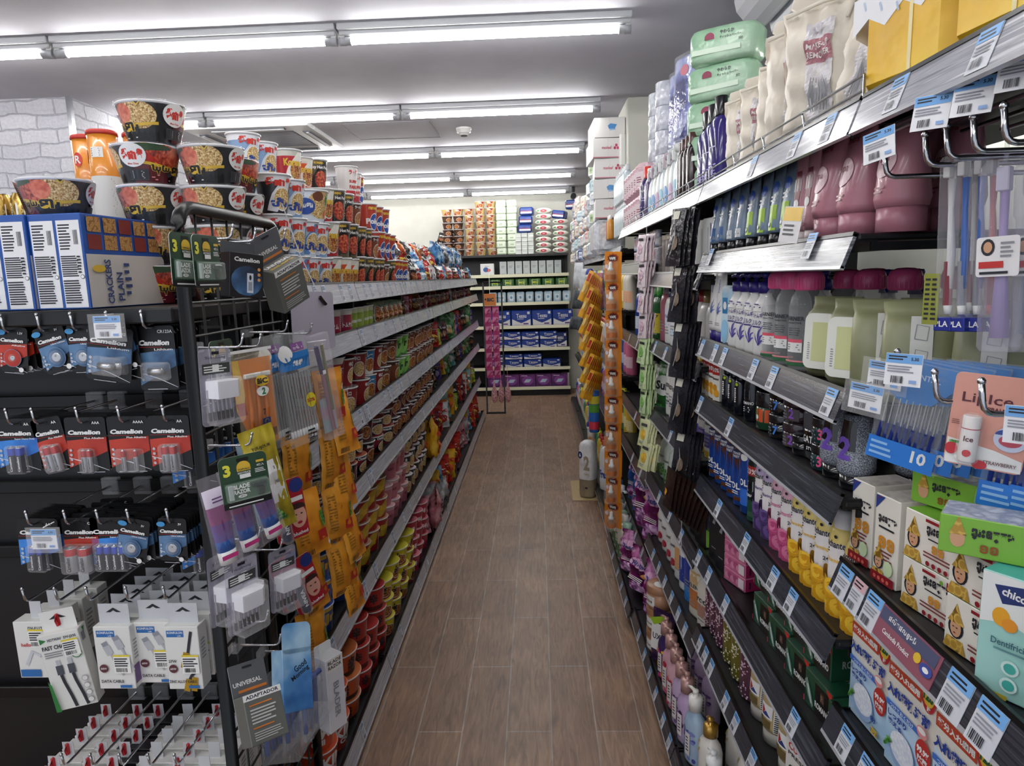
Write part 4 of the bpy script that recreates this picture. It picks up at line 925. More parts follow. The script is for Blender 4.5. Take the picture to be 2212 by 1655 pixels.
BICP=Proto(('card',cd),('razor',rz),('pouch',m,None,'clear crinkled pouch'))
put(BICP,'razor_pouch','pouch of orange disposable razors with yellow edge','razor pouch',(-.57,1.305,1.385),(0,R(-2),R(58)))
# cotton swab pouches
def swabs():
 m=MB();g=pillow(m,.092,.27,.02,film('#eef2f4',.16,.1,.3,26),seed=5);c=Cv(m,surf_of(g,.092,.27),.012,.0007);c.rect(-.045,.045,-.085,-.045,BLU);c.text('綿棒',.006,-.07,.014,WHITE,.03,.03);c.ell(-.026,-.045,.018,.02,WHITE);c.rect(-.008,.03,-.042,-.024,mat('#7a4a86'));c.text('TOPVALU',.011,-.036,.005,WHITE);c.text('2',.011,-.03,.006,WHITE);c.rect(.002,.026,-.258,-.246,INK);c.text('日本製',.014,-.252,.008,WHITE);c.lines(.0,.024,-.242,-.232,1,INK)
 for k in range(3):c.lines(-.03+.022*k,-.028+.022*k,-.2,-.12,18,mat('#55585e'),.7)
 s=MB()
 for i in range(10):
  x=-.036+i*.008;s.tube([(x,.001*(i%2),-.095),(x,0,-.245)],.0028,mat('#c9cccd',.4),6)
  s.lathe([(.0001,0),(.0036,.004),(.0036,.014),(.0026,.02)],mat('#ecedee',.7),8,M=Matrix.Translation((x,0,-.25)))
 return Proto(('swabs',s),('pouch',m,None,'clear pouch with blue band'))
SW=swabs()
put(SW,'cotton_swab_pack','long clear cotton swab pack tucked behind its twin','cotton swabs',(-.59,1.44,1.40),(0,R(-5),R(66)),s=.94)
o=put(SW,'cotton_swab_pack','long clear cotton swab pack with yellow half-price dot','cotton swabs',(-.55,1.46,1.402),(0,R(-6),R(57)),s=.95)
m=MB();c=Cv(m,flat(0));c.ell(0,0,.014,.018,mat('#d9c92a'),22);c.text('50%',0,0,.009,mat('#a8342a'),.022,.04);d_=link('price_dot',m.mesh('price_dot'),o);d_.location=(.022,-.013,-.165);d_['label']='yellow 50% price dot'
# eyebrow brush box
m=MB();m.box(-.03,.03,-.02,0,-.27,0,film('#e8e2ee',.2,.08,.2,20),.001);ci=MB();plate(ci,rrect(.05,.09,.002,2,0,-.21),-.004,-.003,tex(['#c9a6b8','#a8c0c0','#d8c2d0'],12,'noise',.4));st_=MB();st_.tube([(-.01,-.01,-.03),(-.004,-.01,-.1)],.006,mat('#4a4a86',.4),8);st_.tube([(-.004,-.01,-.1),(.004,-.01,-.25)],.005,mat('#d9a8b8',.4),8);st_.tube([(.012,-.008,-.03),(.012,-.008,-.2)],.004,mat('#a8b06a',.4),8);st_.box(-.012,-.002,-.021,-.0205,-.1,-.09,WHITE)
put(Proto(('insert',ci),('brush',st_),('clear_case',m)),'brush_case','clear case of pastel make-up brushes beside the clipboard','brush case',(-.555,1.64,1.385),(0,R(-8),R(64)))
# lavender clipboard on a white ribbon
m=MB();plate(m,rrect(.235,.155,.012,4,0,-.075),-.0015,.0015,mat('#b2adbd',.4));cl=MB();cl.box(-.055,.055,-.006,-.0016,-.15,-.125,film('#d8d6e2',.6,.2),.003);[cl.lathe([(.004,0),(.004,.002),(.0015,.003)],CHROME,10,M=Matrix.Translation((x,-.006,-.138))@Matrix.Rotation(PI/2,4,'X'))for x in(-.02,.025)]
rb=MB();rb.loft([[(x-.003,0,z),(x+.003,0,z)]for x,z in((-.13,.21),(-.06,.10),(.03,0.0))],mat('#d8d6da',.5),closed=False,smooth=False);cp=MB();cp.tube([(.03,-.006,-.012),(.06,-.006,-.03)],.005,BLKMET,8)
put(Proto(('board',m),('clamp',cl),('ribbon',rb,None,'white ribbon'),('spring_clip',cp,None,'black clip')),'clipboard','lavender clipboard hanging on a white ribbon at the end of the shelving','clipboard',(-.585,1.745,1.485),(0,R(2),R(82)))
# purple-blue tube pouches, sachets, lip balms
def tubep():
 m=MB();g=pillow(m,.066,.215,.02,film('#f4eef8',.16,.1,.3,26),seed=8);t_=MB();P_=mat('#8a3f74',.35);B_=mat('#3a66b4',.35)
 rings=[[(w*math.cos(2*PI*k/12),d*math.sin(2*PI*k/12),z)for k in range(12)]for w,d,z in((.028,.002,-.03),(.026,.006,-.07),(.024,.009,-.11),(.022,.011,-.15),(.021,.012,-.175))]
 t_.loft(rings,[mat('#d9cfe0',.35),P_,tex(['#6a3f80','#4a5aa8'],20,'noise',.35),B_]);t_.lathe([(.020,-.205),(.021,-.175)],WHITE,14,sy=.6);c=Cv(t_,lambda u,v,o:(u,-.012-o,v));c.rect(-.018,.018,-.192,-.182,mat('#c43a80'));c.lines(-.014,.014,-.06,-.045,2,mat('#6a4a7a'))
 return Proto(('tube',t_),('pouch',m))
TP=tubep()
for i,(x,y)in enumerate(((-.565,1.09),(-.555,1.14),(-.54,1.195))):put(TP,'tube_pouch','purple and blue tube in a clear pouch, %s from the frame'%nth(i),'tube pouch',(x,y,1.19),(0,R(-6-3*i),R(52)),group='purple-blue tube pouches',s=.8)
m=MB();g=pillow(m,.07,.22,.012,tex(['#8a7a1c','#b8a42a','#d8c648'],14,'noise',.3,bump=.3,bscale=30),seed=9);c=Cv(m,surf_of(g,.07,.22),.012,.0007);c.rect(-.03,.03,-.16,-.07,WHITE);c.lines(-.02,.02,-.14,-.08,4,GREY);c.poly([(-.02,-.2),(.02,-.2),(0,-.17)],GREENS);c.text('TOUJOUR',0,-.04,.008,INK,.04)
put(Proto(('sachet',m)),'face_mask_sachet','olive-yellow sachet with white panel behind the razor card','sachet',(-.555,1.255,1.235),(0,R(-10),R(48)))
m=MB();g=pillow(m,.08,.2,.012,tex(['#7fa8c6','#b9d4e4','#93b9d2'],12,'noise',.3),seed=10);c=Cv(m,surf_of(g,.08,.2),.012,.0007);[c.ell(.02,-.06-.035*k,.010,.008,YEL,14)for k in range(4)]
put(Proto(('sachet',m)),'face_mask_sachet','pale blue sachet with gold dots behind the olive sachet','sachet',(-.59,1.325,1.2),(0,R(-10),R(50)))
NV=mat('#16224a',.3,0,.4);NR=mat('#a81f2c',.35)
m=MB();plate(m,rrect(.075,.135,.008,3,0,-.055),-.0006,.0006,mat('#d8d0d0'),NR);c=Cv(m,flat(-.0007));c.ell(.024,-.005,.016,.016,mat('#24357c'),16);c.rect(.0,.034,-.04,-.03,WHITE);c.text('relief',-.014,-.024,.007,WHITE);c.ell(.018,-.075,.018,.026,mat('#d8a08c'),20);c.ell(.018,-.058,.019,.014,mat('#3a1f1c'),18,0,180);c.ell(.012,-.07,.003,.0015,INK,10);c.ell(.025,-.07,.003,.0015,INK,10);c.ell(.018,-.089,.006,.003,NR,12);c.text('blushed',.016,-.112,.008,WHITE,.034)
b=MB();b.lathe([(.0085,-.115),(.0095,-.113),(.0095,-.035),(.0085,-.033)],NV,16,M=Matrix.Translation((-.02,-.011,0)));c=Cv(b,lambda u,v,o:(-.02+(.0095+o)*math.sin(u/.0095),-.011-(.0095+o)*math.cos(u/.0095),v));c.text('NIVEA',0,-.075,.009,WHITE,.045,.03,rot=90);w=MB();w.box(-.032,-.008,-.0225,-.0008,-.12,-.028,film('#ffffff',.1,.06),.005)
NIV=Proto(('card',m),('lip_balm',b,None,'navy lip balm stick'),('blister',w))
for x,y,z,a,t,w in((-.545,1.355,1.085,48,-6,'above the other lip balms beside the orange sachets'),(-.565,1.435,.875,52,-16,'low beside the dental picks, front one'),(-.60,1.44,.88,60,-14,'low beside the dental picks, back one')):put(NIV,'lip_balm_card','red lip balm card with navy stick, '+w,'lip balm',(x,y,z),(0,R(t),R(a)))
# lower goods: blue soap box, razor bags, shaver box, tissue label card
m=MB();BB=tex(['#2a5c9c','#5a93c8','#a8cbe2'],9,'noise',.35);m.box(-.033,.033,-.045,0,-.13,-.01,BB,.001,faces={'d':mat('#1d3f86')});plate(m,rrect(.066,.06,.012,4,0,.01),-.045,-.044,BB);c=Cv(m,flat(-.045));c.text('Good',.006,-.045,.012,INK,.03,.02,30);c.text('Morning',.006,-.06,.012,INK,.044,.02,30)
put(Proto(('carton',m)),'soap_box','pale blue carton with rounded hang tab above the grey adaptor','soap box',(-.55,1.30,.755),(R(-24),R(16),R(48)))
def razorbag():
 m=MB();g=pillow(m,.085,.2,.03,film('#e4ecf6',.2,.1,.4,30),seed=12);r_=MB();BZ_=mat('#24489c',.3)
 for i in range(3):x=-.022+.022*i;r_.tube([(x,0,-.06),(x+.004,.004,-.12),(x,0,-.18)],[.004,.006,.005],BZ_,8);r_.box(x-.014,x+.012,-.012,0,-.062,-.05,BZ_,.003)
 return Proto(('razor',r_),('pouch',m))
RB=razorbag()
for i,(x,y)in enumerate(((-.60,1.33),(-.57,1.37),(-.54,1.40))):put(RB,'razor_bag','clear bag of blue razors low on the wire panel, %s from the panel'%nth(i),'razor bag',(x,y,.675),(0,R(4),R(76)),group='clear bags of blue razors')
m=MB();m.box(-.026,.026,-.04,0,-.2,-.012,mat('#d5d6da',.4),.001,faces={'t':mat('#b8b9bd')});plate(m,rrect(.05,.03,.004,2,0,-.004),-.001,0,WHITE);c=Cv(m,flat(-.04));c.rect(-.024,.024,-.045,-.014,mat('#e6e0d8'));c.text('BLADE',0,-.022,.009,INK,.04);c.text('RAZOR',0,-.034,.009,INK,.04);c.text('BLADER',0,-.12,.016,GREY,.09,.02,rot=-90)
put(Proto(('carton',m)),'razor_box','tall white razor box with grey lettering low by the orange bowls','razor box',(-.535,1.475,.645),(0,0,R(58)))
m=MB();g=pillow(m,.1,.16,.03,film('#e8ecee',.25,.1,.6,34),seed=14);put(Proto(('bag',m)),'plastic_bag','loose clear plastic bag at the foot of the wire panel','plastic bag',(-.52,1.40,.555),(R(20),R(30),R(60)))
for i,(y,z,n)in enumerate(((1.195,1.595,'top row by the frame'),(1.34,1.595,'top row middle'),(1.5,1.605,'top row by the clipboard'),(1.165,1.395,'second row by the frame'),(1.32,1.388,'second row over the orange razors'),(1.47,1.405,'second row over the cotton swabs'),(1.63,1.388,'second row over the brush case'),(1.12,1.205,'third row by the frame'),(1.35,1.09,'third row over the lip balm'),(1.145,1.015,'fourth row by the frame'),(1.34,.95,'fourth row middle'),(1.29,.76,'fifth row over the blue carton'),(1.2,.84,'fifth row by the frame'),(1.40,.68,'lowest row'))):phook(max(y,1.24),z,n)
# orange snack sachets hanging in strips
OS=tex(['#c9781a','#dd8f22','#e8a236'],12,'noise',.28,bump=.5,bscale=26)
def sachet(seed):
 m=MB();g=pillow(m,.075,.125,.02,OS,mat('#b8b9bb',.3,.6),seed=seed,noise=.0009,crimp=.008);c=Cv(m,surf_of(g,.075,.125),.012,.0007);c.rect(-.03,-.008,-.1,-.02,mat('#c98a24'));c.lines(-.029,-.009,-.098,-.022,12,mat('#9a661a'),.5,.1);c.bars(-.03,.0,-.122,-.112);c.rect(.012,.034,-.1,-.08,mat('#b3281f'));c.rect(.026,.036,-.075,-.045,GREENS)
 return Proto(('sachet',m))
SA=[sachet(i)for i in range(4)]
tp=MB();tp.box(-.042,.042,-.0004,.0004,-.62,0,film('#f6f0e6',.14,.1));[tp.box(-.006,.006,-.001,-.0005,-.03-.14*k,-.018-.14*k,mat('#6a8ab4'))for k in range(5)]
for q_,(x,y,z0,n,a)in enumerate(((-.605,1.555,1.16,4,54),(-.565,1.70,1.29,4,62),(-.565,1.745,1.22,4,70))):
 put(Proto(('hang_strip',tp)),'hang_strip','clear hanging strip holding orange sachets, %s from the wire panel'%nth(q_),'hanging strip',(x,y+.004,z0+.045),(0,R(-2),R(a)))
 for i in range(n):
  put(SA[(i+q_)%4],'snack_sachet','shiny orange snack sachet, %s strip from the wire panel, %s from its top'%(nth(q_),nth(i)),'snack sachet',(x+.016,y-.002,z0-i*.152),(R(random.uniform(-8,4)-(10 if q_==2 else 0)),R(random.uniform(-8,2)),R(a+random.uniform(-10,14))),group='orange snack sachets on hanging strips',s=(1.2,1.25,1.32))

# ------------------------------------------------------------------ noodle shelving: cups on the lower shelves
LV={1:'second noodle shelf',2:'third noodle shelf',3:'fourth noodle shelf',4:'fifth noodle shelf',5:'floor-level noodle shelf'}
def run(lv,seq,layers=1,rows=1,z=None,xf=-.662):
 """seq: (kind, y0, y1, radius, height)"""
 z0=LD[lv]+.001 if z is None else z
 for k,y0,y1,r,h in seq:
  for rr in range(rows):
   n=max(1,int((y1-y0)/(2*r+.004)))
   for ly in range(layers):
    for i in range(n):
     if ly==layers-1 and layers>2 and random.random()<.12:continue
     y=y0+r+i*(y1-y0-2*r)/max(1,n-1)if n>1 else(y0+y1)/2
     w=LV[lv]+(', back row' if rr else '')+('' if layers==1 else ', '+('bottom layer','second layer','third layer','fourth layer')[ly])
     ncup(k,xf-r-rr*(2*r+.006)+random.uniform(-.004,.004),y,z0+ly*(h+.0035),random.uniform(25,75),w)
run(1,[('mach_cup',1.98,2.2,.052,.11),('red_jar',2.22,2.42,.04,.1),('jar_green',2.43,2.75,.036,.1)])
run(2,[('orange_cup',1.9,2.02,.052,.11),('red_white',2.03,2.32,.048,.11)],1)
run(2,[('red_noodle',2.33,2.62,.048,.1),('blue_curry',2.63,2.75,.049,.1),('red_noodle',2.76,2.9,.048,.1),('brown_curry',2.9,3.2,.049,.1)],2)
run(2,[('red_white',1.93,2.3,.048,.11)],1,z=LD[2]+.1135)
run(2,[('green_cup',3.22,3.45,.049,.1)],2);run(2,[('brown_curry',3.46,4.3,.05,.1)],2)
run(3,[('omachi',1.9,2.5,.055,.075),('dark_red',2.5,2.7,.049,.09)],2,2);run(3,[('omachi',2.7,3.0,.055,.075)],2);run(3,[('dark_red',3.02,4.2,.049,.09)],2)
run(4,[('blue_r',1.9,2.24,.057,.085),('red_yellow',2.25,2.8,.057,.085)],3,1);run(4,[('pink_cup',2.82,3.25,.051,.09)],3,1);run(4,[('black_cup',3.27,3.85,.05,.1)],3,1)
XB=-.625
run(5,[('kim_cup',1.72,1.98,.063,.1)],2,2,xf=XB);run(5,[('shin_bowl',1.99,2.13,.073,.078)],3,1,xf=XB);run(5,[('shin_red',2.15,2.52,.058,.09),('yellow_cup',2.53,3.15,.063,.08)],3,2,xf=XB);run(5,[('pink_red',3.16,3.55,.055,.085)],3,1,xf=XB)
# oval packs on the second shelf
m=MB();g=pillow(m,.1,.105,.03,tex(['#22301f','#3c5a34','#8fa07a'],14,'noise',.25,bump=.2),seed=31);c=Cv(m,surf_of(g,.1,.105),.012,.0007);c.ell(0,-.055,.032,.042,mat('#c9ccc0',.3),24);c.ell(0,-.055,.027,.037,STEW,24)
OVAL=Proto(('pack',m))
for i in range(5):put(OVAL,'noodle_pack','dark green noodle pack with oval window on the second noodle shelf, %s along'%nth(i),'noodle pack',(-.69,2.84+.1*i,LD[1]+.106),(R(-6),0,R(62)),group='dark green noodle packs on the second shelf')
# snack bags
BAGK={}
def bag(key,cols,w,h,t,name,words=None,accent=None,wc=WHITE,crink=.0035,nu=12,nv=14,pic=None):
 L=[]
 for s_ in(1,2,3):
  m=MB();g=pillow(m,w,h,t,tex(cols,16,'noise',.2,bump=.6,bscale=22),seed=sum(map(ord,key))+s_,noise=crink,nu=nu,nv=nv,z0=h);c=Cv(m,surf_of(g,w,h,h),.012,.0007)
  if accent:c.o+=.002;c.ell(0,h*.35,w*.3,h*.17,accent,14)
  if pic:c.o+=.001;c.ell(w*.1,h*.3,w*.2,h*.12,pic,12)
  if words:c.o+=.002;c.text(words,0,h*.66,h*.13,wc,w*.66,.04)
  L.append(Proto(('bag',m)))
 BAGK[key]=(L,name,w,h,t)
bag('pink',['#8a4a56','#c07a86','#d9a8b0'],.15,.17,.05,'pink noodle bag','라면',mat('#e0c8cc'),mat('#8a1f3a'))
bag('red',['#7a1416','#b3221f','#cf3a2c'],.15,.19,.05,'red snack bag','辣',YEL,pic=STEW);bag('gold',['#a8781a','#d8a420','#e8c048'],.15,.2,.06,'gold snack bag','AXI',mat('#d8602a'),REDT);bag('lime',['#6a8a1c','#a8c42a','#c8d84a'],.14,.12,.05,'lime snack bag','new',None)
bag('purple',['#2a1f4a','#4a3a86','#6a58a8'],.13,.15,.05,'purple foil snack bag','紫',mat('#b8aed0'),YEL);bag('black',['#141416','#2c2a2a','#4a4642'],.15,.17,.05,'black snack bag','黒',mat('#8a4a2c'),pic=STEW);bag('brown',['#3a1f16','#6a3a24','#8a5434'],.14,.16,.05,'brown noodle bag','麺',mat('#c9a06a'));bag('green',['#1f4a2a','#2f7a3c','#8fb88a'],.18,.22,.06,'green bread bag',None,mat('#d8dcc8'),pic=NOODLE)
bag('white',['#b9bcc0','#dcdee0','#eef0f0'],.14,.16,.05,'white snack bag','米',mat('#b3281f'),REDT);bag('blue',['#2a5a8a','#4a8ac0','#a8cbe0'],.16,.18,.06,'sky blue snack bag','ice',mat('#e0ecf4'),mat('#1d3f86'));bag('orange',['#a8421a','#d0622a','#e0843c'],.14,.16,.05,'orange snack bag','炒',mat('#e8d8a8'),pic=STEW);bag('silver',['#55585c','#8b8e92','#c0c2c6'],.16,.18,.05,'silver grey snack bag',None,mat('#3a3c40'));bag('teal',['#2a6a6a','#5aa0a0','#a8ccc8'],.15,.18,.05,'teal snack bag','sea',WHITE);bag('wine',['#3a1020','#6a1f34','#8a3a4a'],.13,.15,.04,'dark red snack bag','肉',mat('#c9a08a'))
_bn={}
def putbag(k,x,y,z,rz,where,lean=-8,s=1,roll=0):
 L,name,w,h,t=BAGK[k];key=(k,where);_bn[key]=_bn.get(key,0)+1
 put(random.choice(L),'snack_bag','%s, %s, %s along the aisle'%(name,where,nth(_bn[key]-1)),'snack bag',(x,y,z),(R(lean),R(roll),R(rz)),group='%ss, %s'%(name,where),s=s)
HEAD={1:.1,2:.205,3:.172,4:.29,5:.295}
def bagrun(lv,ks,y0,y1,step,x=-.745,s=1.0,where=None):
 y=y0;i=0
 while y<y1:
  k=ks[i%len(ks)]if not callable(ks)else ks(i);putbag(k,x+random.uniform(-.012,.02),y,LD[lv]+.013,46+random.uniform(-7,7),where or LV[lv],random.uniform(-9,-3),min(s*random.uniform(.9,1.02),HEAD[lv]/BAGK[k][3]),random.uniform(-6,6));y+=step*random.uniform(.85,1.15);i+=1
bagrun(1,['wine','brown','pink','wine','red','brown','silver'],3.4,7.1,.11,s=.72)
bagrun(2,['purple','purple','red','lime','wine','black','wine','green','green','pink'],4.35,7.1,.13,s=1.0)
bagrun(3,['black','black','brown','purple','purple','gold','green','green','green','teal'],4.25,7.1,.13,s=1.02)
bagrun(4,['gold','lime','black','red','wine','red','white','orange','teal','gold'],3.92,7.1,.14,s=1.2)
bagrun(5,['pink','pink','silver','pink','gold','blue','red','red','gold','red','white','red','red','orange'],3.6,7.1,.14,x=-.715,s=1.15)
putbag('gold',-.665,4.02,LD[4]-.03,95,'over the front edge of the fifth noodle shelf',-2,1.35);putbag('pink',-.635,3.72,LD[5]+.02,100,'bulging over the floor-level noodle shelf',6,1.35);putbag('silver',-.63,4.0,LD[5]+.005,80,'bulging over the floor-level noodle shelf',2,1.25)
# heap of snack bags on the far half of the top deck
PW='heap on the noodle top deck'
def heap(ks,y0,y1,step,x0,x1,z,hgt,n):
 for i in range(n):
  y=random.uniform(y0,y1);x=random.uniform(x0,x1);zz=z+random.uniform(0,hgt)
  putbag(random.choice(ks),x,y,zz,90+random.uniform(-60,60),PW,random.uniform(-50,-5),random.uniform(.7,.95),random.uniform(-25,25))
for i in range(22):putbag(('white','black','white','blue','red','white')[i%6],-.70,3.62+.16*i,TZ+.002,90+random.uniform(-30,30),'front of the heap on the top deck',-10,.78,random.uniform(-8,8))
for i in range(20):putbag(('black','white','red','black','blue','gold')[i%6],-.78,3.7+.17*i,TZ+.08,90+random.uniform(-40,40),PW,-28,.9,random.uniform(-20,20))
for i in range(10):putbag(('black','white','orange')[i%3],-.80,3.75+.18*i,TZ+.17,90+random.uniform(-40,40),'upper part of the heap on the top deck',-35,.85,random.uniform(-20,20))
for i in range(9):putbag(('blue','blue','silver')[i%3],-.77,5.3+.2*i,TZ+.12,90+random.uniform(-20,20),'far part of the noodle top deck',-12,1.15,random.uniform(-10,10))
m=MB();m.box(-.07,.07,-.035,.035,0,.15,mat('#d8a4b0',.4),.001);c=Cv(m,flat(-.035));c.ell(0,.05,.05,.03,NOODLE);c.text('Noodle',0,.11,.02,mat('#8a2a4a'),.09);PK1=Proto(('carton',m))
m=MB();m.box(-.07,.07,-.035,.035,0,.15,mat('#d08a3c',.4),.001);c=Cv(m,flat(-.035));c.ell(0,.05,.055,.032,NOODLE);c.text('Spaghetti',0,.11,.02,mat('#8a3a1a'),.1);PK2=Proto(('carton',m))
put(PK1,'pasta_box','pink pasta box standing above the heap of snack bags','pasta box',(-.95,5.3,TZ+.13),(0,0,R(20)));put(PK2,'pasta_box','orange pasta box standing above the heap of snack bags','pasta box',(-.88,5.85,TZ+.13),(0,0,R(20)))
m=MB();m.box(-1.07,-.84,5.2,6.1,TZ+.001,TZ+.128,mat('#b99a6a',.7),.003);put(Proto(('carton',m)),'cardboard_box','brown cardboard box under the pasta boxes, mostly hidden by bags','cardboard box',(0,0,0))
# price labels in the strips of the noodle shelving
def tagp(w=.036,h=.05,top='#8fb4dc'):
 m=MB();m.box(-w/2,w/2,-.0006,0,-h,0,mat('#c9ccd4',.45));c=Cv(m,flat(-.0006));c.rect(-w/2,w/2,-h*.3,0,mat(top,.45));c.lines(-w*.4,w*.4,-h*.26,-h*.05,2,INK,.45);c.lines(-w*.4,w*.4,-h*.62,-h*.36,3,mat('#8b8d96'));c.bars(-w*.36,w*.2,-h*.92,-h*.7,n=9);return Proto(('tag',m))
TAGL=tagp(.034,.056,'#a9bcd6');TAGR=tagp(.034,.042,'#6fa6dd');TAGP=tagp(.03,.042,'#c9a4ac')
def ltag(lv,y,n):
 x,z=(XL,LD[lv]+.03)if lv<5 else(-.615,LD[5]+.03)
 put(TAGL,'price_tag','small paper price tag in the strip of the %s'%(LV[lv]if lv else 'noodle top deck'),'price tag',(x+.0045,y,z-.006),(R(-14),0,R(90)),group='price tags, '+(LV[lv]if lv else 'noodle top deck'))
for lv,ys in((0,[1.78,1.86,1.94,2.02,2.2,2.3,2.5,2.6,2.72,2.84,2.95,3.07,3.18,3.3,3.45,3.6,3.8,4.0,4.3,4.5]),(1,[2.42,2.62,2.82,2.98,3.14,3.45,3.6,3.9,4.0,4.2,4.5,4.7,5.1]),(2,[2.33,2.43,2.71,2.8,2.86,3.0,3.06,3.6,3.9,4.0,4.4,4.8,5.3]),(3,[2.42,3.0,3.36,3.6,3.9,4.3,4.6,5.0]),(4,[1.86,2.24,2.4,2.72,2.95,3.1,3.4,3.7,4.0,4.4]),(5,[1.98,2.45,2.6,3.05,3.3,3.5,3.8,4.1,4.5])):
 for y in ys:ltag(lv,y,0)
 # end of the noodle shelving: narrow panel with pink hair things under an orange sign
m=MB();[m.tube([(x,0,0),(x,0,1.46)],.009,BLKMET,8)for x in(-.1,.1)];m.tube([(-.1,0,1.46),(.1,0,1.46)],.009,BLKMET,8);w_=MB();[w_.tube([(-.1,0,.3+.09*k),(.1,0,.3+.09*k)],.0025,BLKMET,5)for k in range(13)];f_=MB();f_.box(-.11,.11,-.02,.02,0,.015,BLKMET,.003)
put(Proto(('frame',m),('wire_grid',w_),('foot',f_)),'wire_display_panel','narrow black wire panel at the far end of the noodle shelving','display panel',(-.49,7.40,0))
m=MB();m.box(-.065,.065,-.002,.002,-.13,0,mat('#d07a34',.4),.001);c=Cv(m,flat(-.002));c.text('BIC',.006,-.065,.04,INK,.075,.05);c.ell(-.047,-.06,.008,.012,INK,12);s2=MB();s2.tube([(0,0,0),(0,.0,.30)],.002,WHITE,5)
put(Proto(('board',m),('cord',s2)),'hanging_sign','small orange sign at the far end of the noodle shelving','sign',(-.515,7.33,1.34))
m=MB();plate(m,rrect(.075,.1,.006,2,0,-.04),-.0005,.0005,mat('#c23a78',.35));c=Cv(m,flat(-.0006));c.rect(-.03,.03,-.06,-.01,mat('#d890b4'));b=MB();b.tube([(-.02,-.006,-.07),(.02,-.006,-.02)],.009,mat('#b3306a',.3),6);PKC=Proto(('card',m),('hair_clip',b))
for j in range(8):
 for i in range(2):put(PKC,'hair_clip_card','pink hair clip card on the narrow panel, %s column, %s row below the sign'%(nth(i),nth(j)),'hair clips',(-.545+.085*i,7.36,1.19-.098*j),(0,R(random.uniform(-6,6)),0),group='pink hair clip cards')
m=MB();m.lathe([(.002,0),(.035,.02),(.05,.08),(.045,.13),(.015,.2),(.004,.26),(.003,.42)],tex(['#b06a72','#d89aa0','#e8bcc0'],60,'voronoi',.4,bump=.6,bscale=90),14,cap=False);SPG=Proto(('sponge',m))
for i,(x,y)in enumerate(((-.50,7.34),(-.425,7.35),(-.35,7.35))):put(SPG,'bath_sponge','pink mesh bath sponge hanging low at the far end, %s from the noodle shelving'%nth(i),'bath sponge',(x,y,.13),(0,0,i),group='pink mesh bath sponges',s=(.7,.7,1))
m=MB();m.tube([(-.53,7.39,.555),(-.33,7.34,.555)],.003,CHROME,6);put(Proto(('rod',m)),'hanging_rod','chrome rod holding the pink bath sponges','hanging rod',(0,0,0))

# ------------------------------------------------------------------ shelving across the end of the aisle
def carton(w,d,h,body,deco=None,name='carton',bev=.0015,top=None):
 m=MB();m.box(-w/2,w/2,0,d,0,h,body,bev,faces={'t':top}if top else None)
 if deco:deco(Cv(m,flat(0)),w,h,m)
 return Proto((name,m))
def stackcol(P,name,label,cat,x,y,z,h,n,group,jx=.004,rz=0):
 for i in range(n):put(P,name,'%s, %s from the bottom'%(label,nth(i)),cat,(x+random.uniform(-jx,jx),y+random.uniform(-.004,.004),z+i*h),(0,0,R(rz+random.uniform(-4,4))),group=group)
ZT=BZ[0]+.001;YF=8.53
BCUP=[cup(.05,.066,.083,tex(['#2c1c14','#4a3022','#6a4a34'],20,'noise',.35),None,None,STEW,(),None,mat('#4a3a30'),detail=False),cup(.05,.066,.083,mat('#b9a06a',.4),None,None,STEW,(('Cup',.75,.02,WHITE),),mat('#8a2420'),mat('#b9b0a0'),detail=False)]
for q_,(x,k,n)in enumerate(((-1.11,0,7),(-.97,0,7),(-.83,1,7),(-.69,1,8),(-.555,1,8))):
 for i in range(n):put(BCUP[k if i<n-1 or k else 1],'noodle_cup','%s, %s tall stack over the end shelving, %s up'%(('brown cup','cream and red cup')[k],nth(q_),nth(i)),'instant noodles',(x+random.uniform(-.005,.005),YF+.08,ZT+.0855*i*.97),(0,0,R(random.uniform(-30,30))),group='noodle cups stacked over the end shelving',s=(1,1,.96))
for i in range(9):putbag('black',-1.06-.05*(i%4),YF+.12,1.80+.07*(i//3)+.02*(i%3),random.uniform(-30,30),'beside the tall brown cup stacks',-15,.8,random.uniform(-15,15))
m=MB();m.box(-1.6,-1.33,8.5,8.9,0,1.795,SHELFBLK,.003);put(Proto(('cabinet',m)),'shelf_cabinet','dark cabinet behind the heap carrying black bags','cabinet',(0,0,0))
GW=tex(['#b8ccae','#d2dfc9','#e2eadb'],9,'noise',.3,bump=.2);m=MB();m.box(-.062,.062,0,.12,0,.082,GW,.012);c=Cv(m,flat(0));c.rect(-.045,.045,.02,.06,mat('#dfe8d4'));c.lines(-.03,.03,.03,.05,2,GREENS);GWP=Proto(('pack',m))
for q_,(x,n)in enumerate(((-.43,8),(-.295,8))):stackcol(GWP,'tissue_pack','pale green tissue pack, %s stack over the end shelving'%nth(q_),'tissue pack',x,YF,ZT,.083,n,'pale green tissue packs')
m=MB();m.box(-.036,.036,0,.12,0,.05,mat('#c9cfc9',.4),.002);c=Cv(m,flat(0));c.rect(-.03,.03,.005,.02,mat('#e2e6e2'));SWB=Proto(('carton',m))
for q_,x in enumerate((-.215,-.138,-.061)):stackcol(SWB,'small_carton','small white carton under the blue packs, %s column'%nth(q_),'carton',x-.005,YF-.01,ZT,.0515,5,'small white cartons',.001)
m=MB();m.box(-.085,.085,0,.14,0,.1,tex(['#1c2f6a','#2a4a9c'],9,'noise',.25,bump=.3),.015);c=Cv(m,flat(0));c.rect(-.07,.07,.025,.045,WHITE);c.rect(-.07,.07,.05,.055,mat('#b3281f'));BLP=Proto(('pack',m))
for i in range(3):put(BLP,'tissue_pack','dark blue pack on the small white cartons, %s up'%nth(i),'tissue pack',(-.135+.01*i,YF,ZT+.26+.105*i),(0,0,R(4-6*i)),group='dark blue packs over the end shelving')
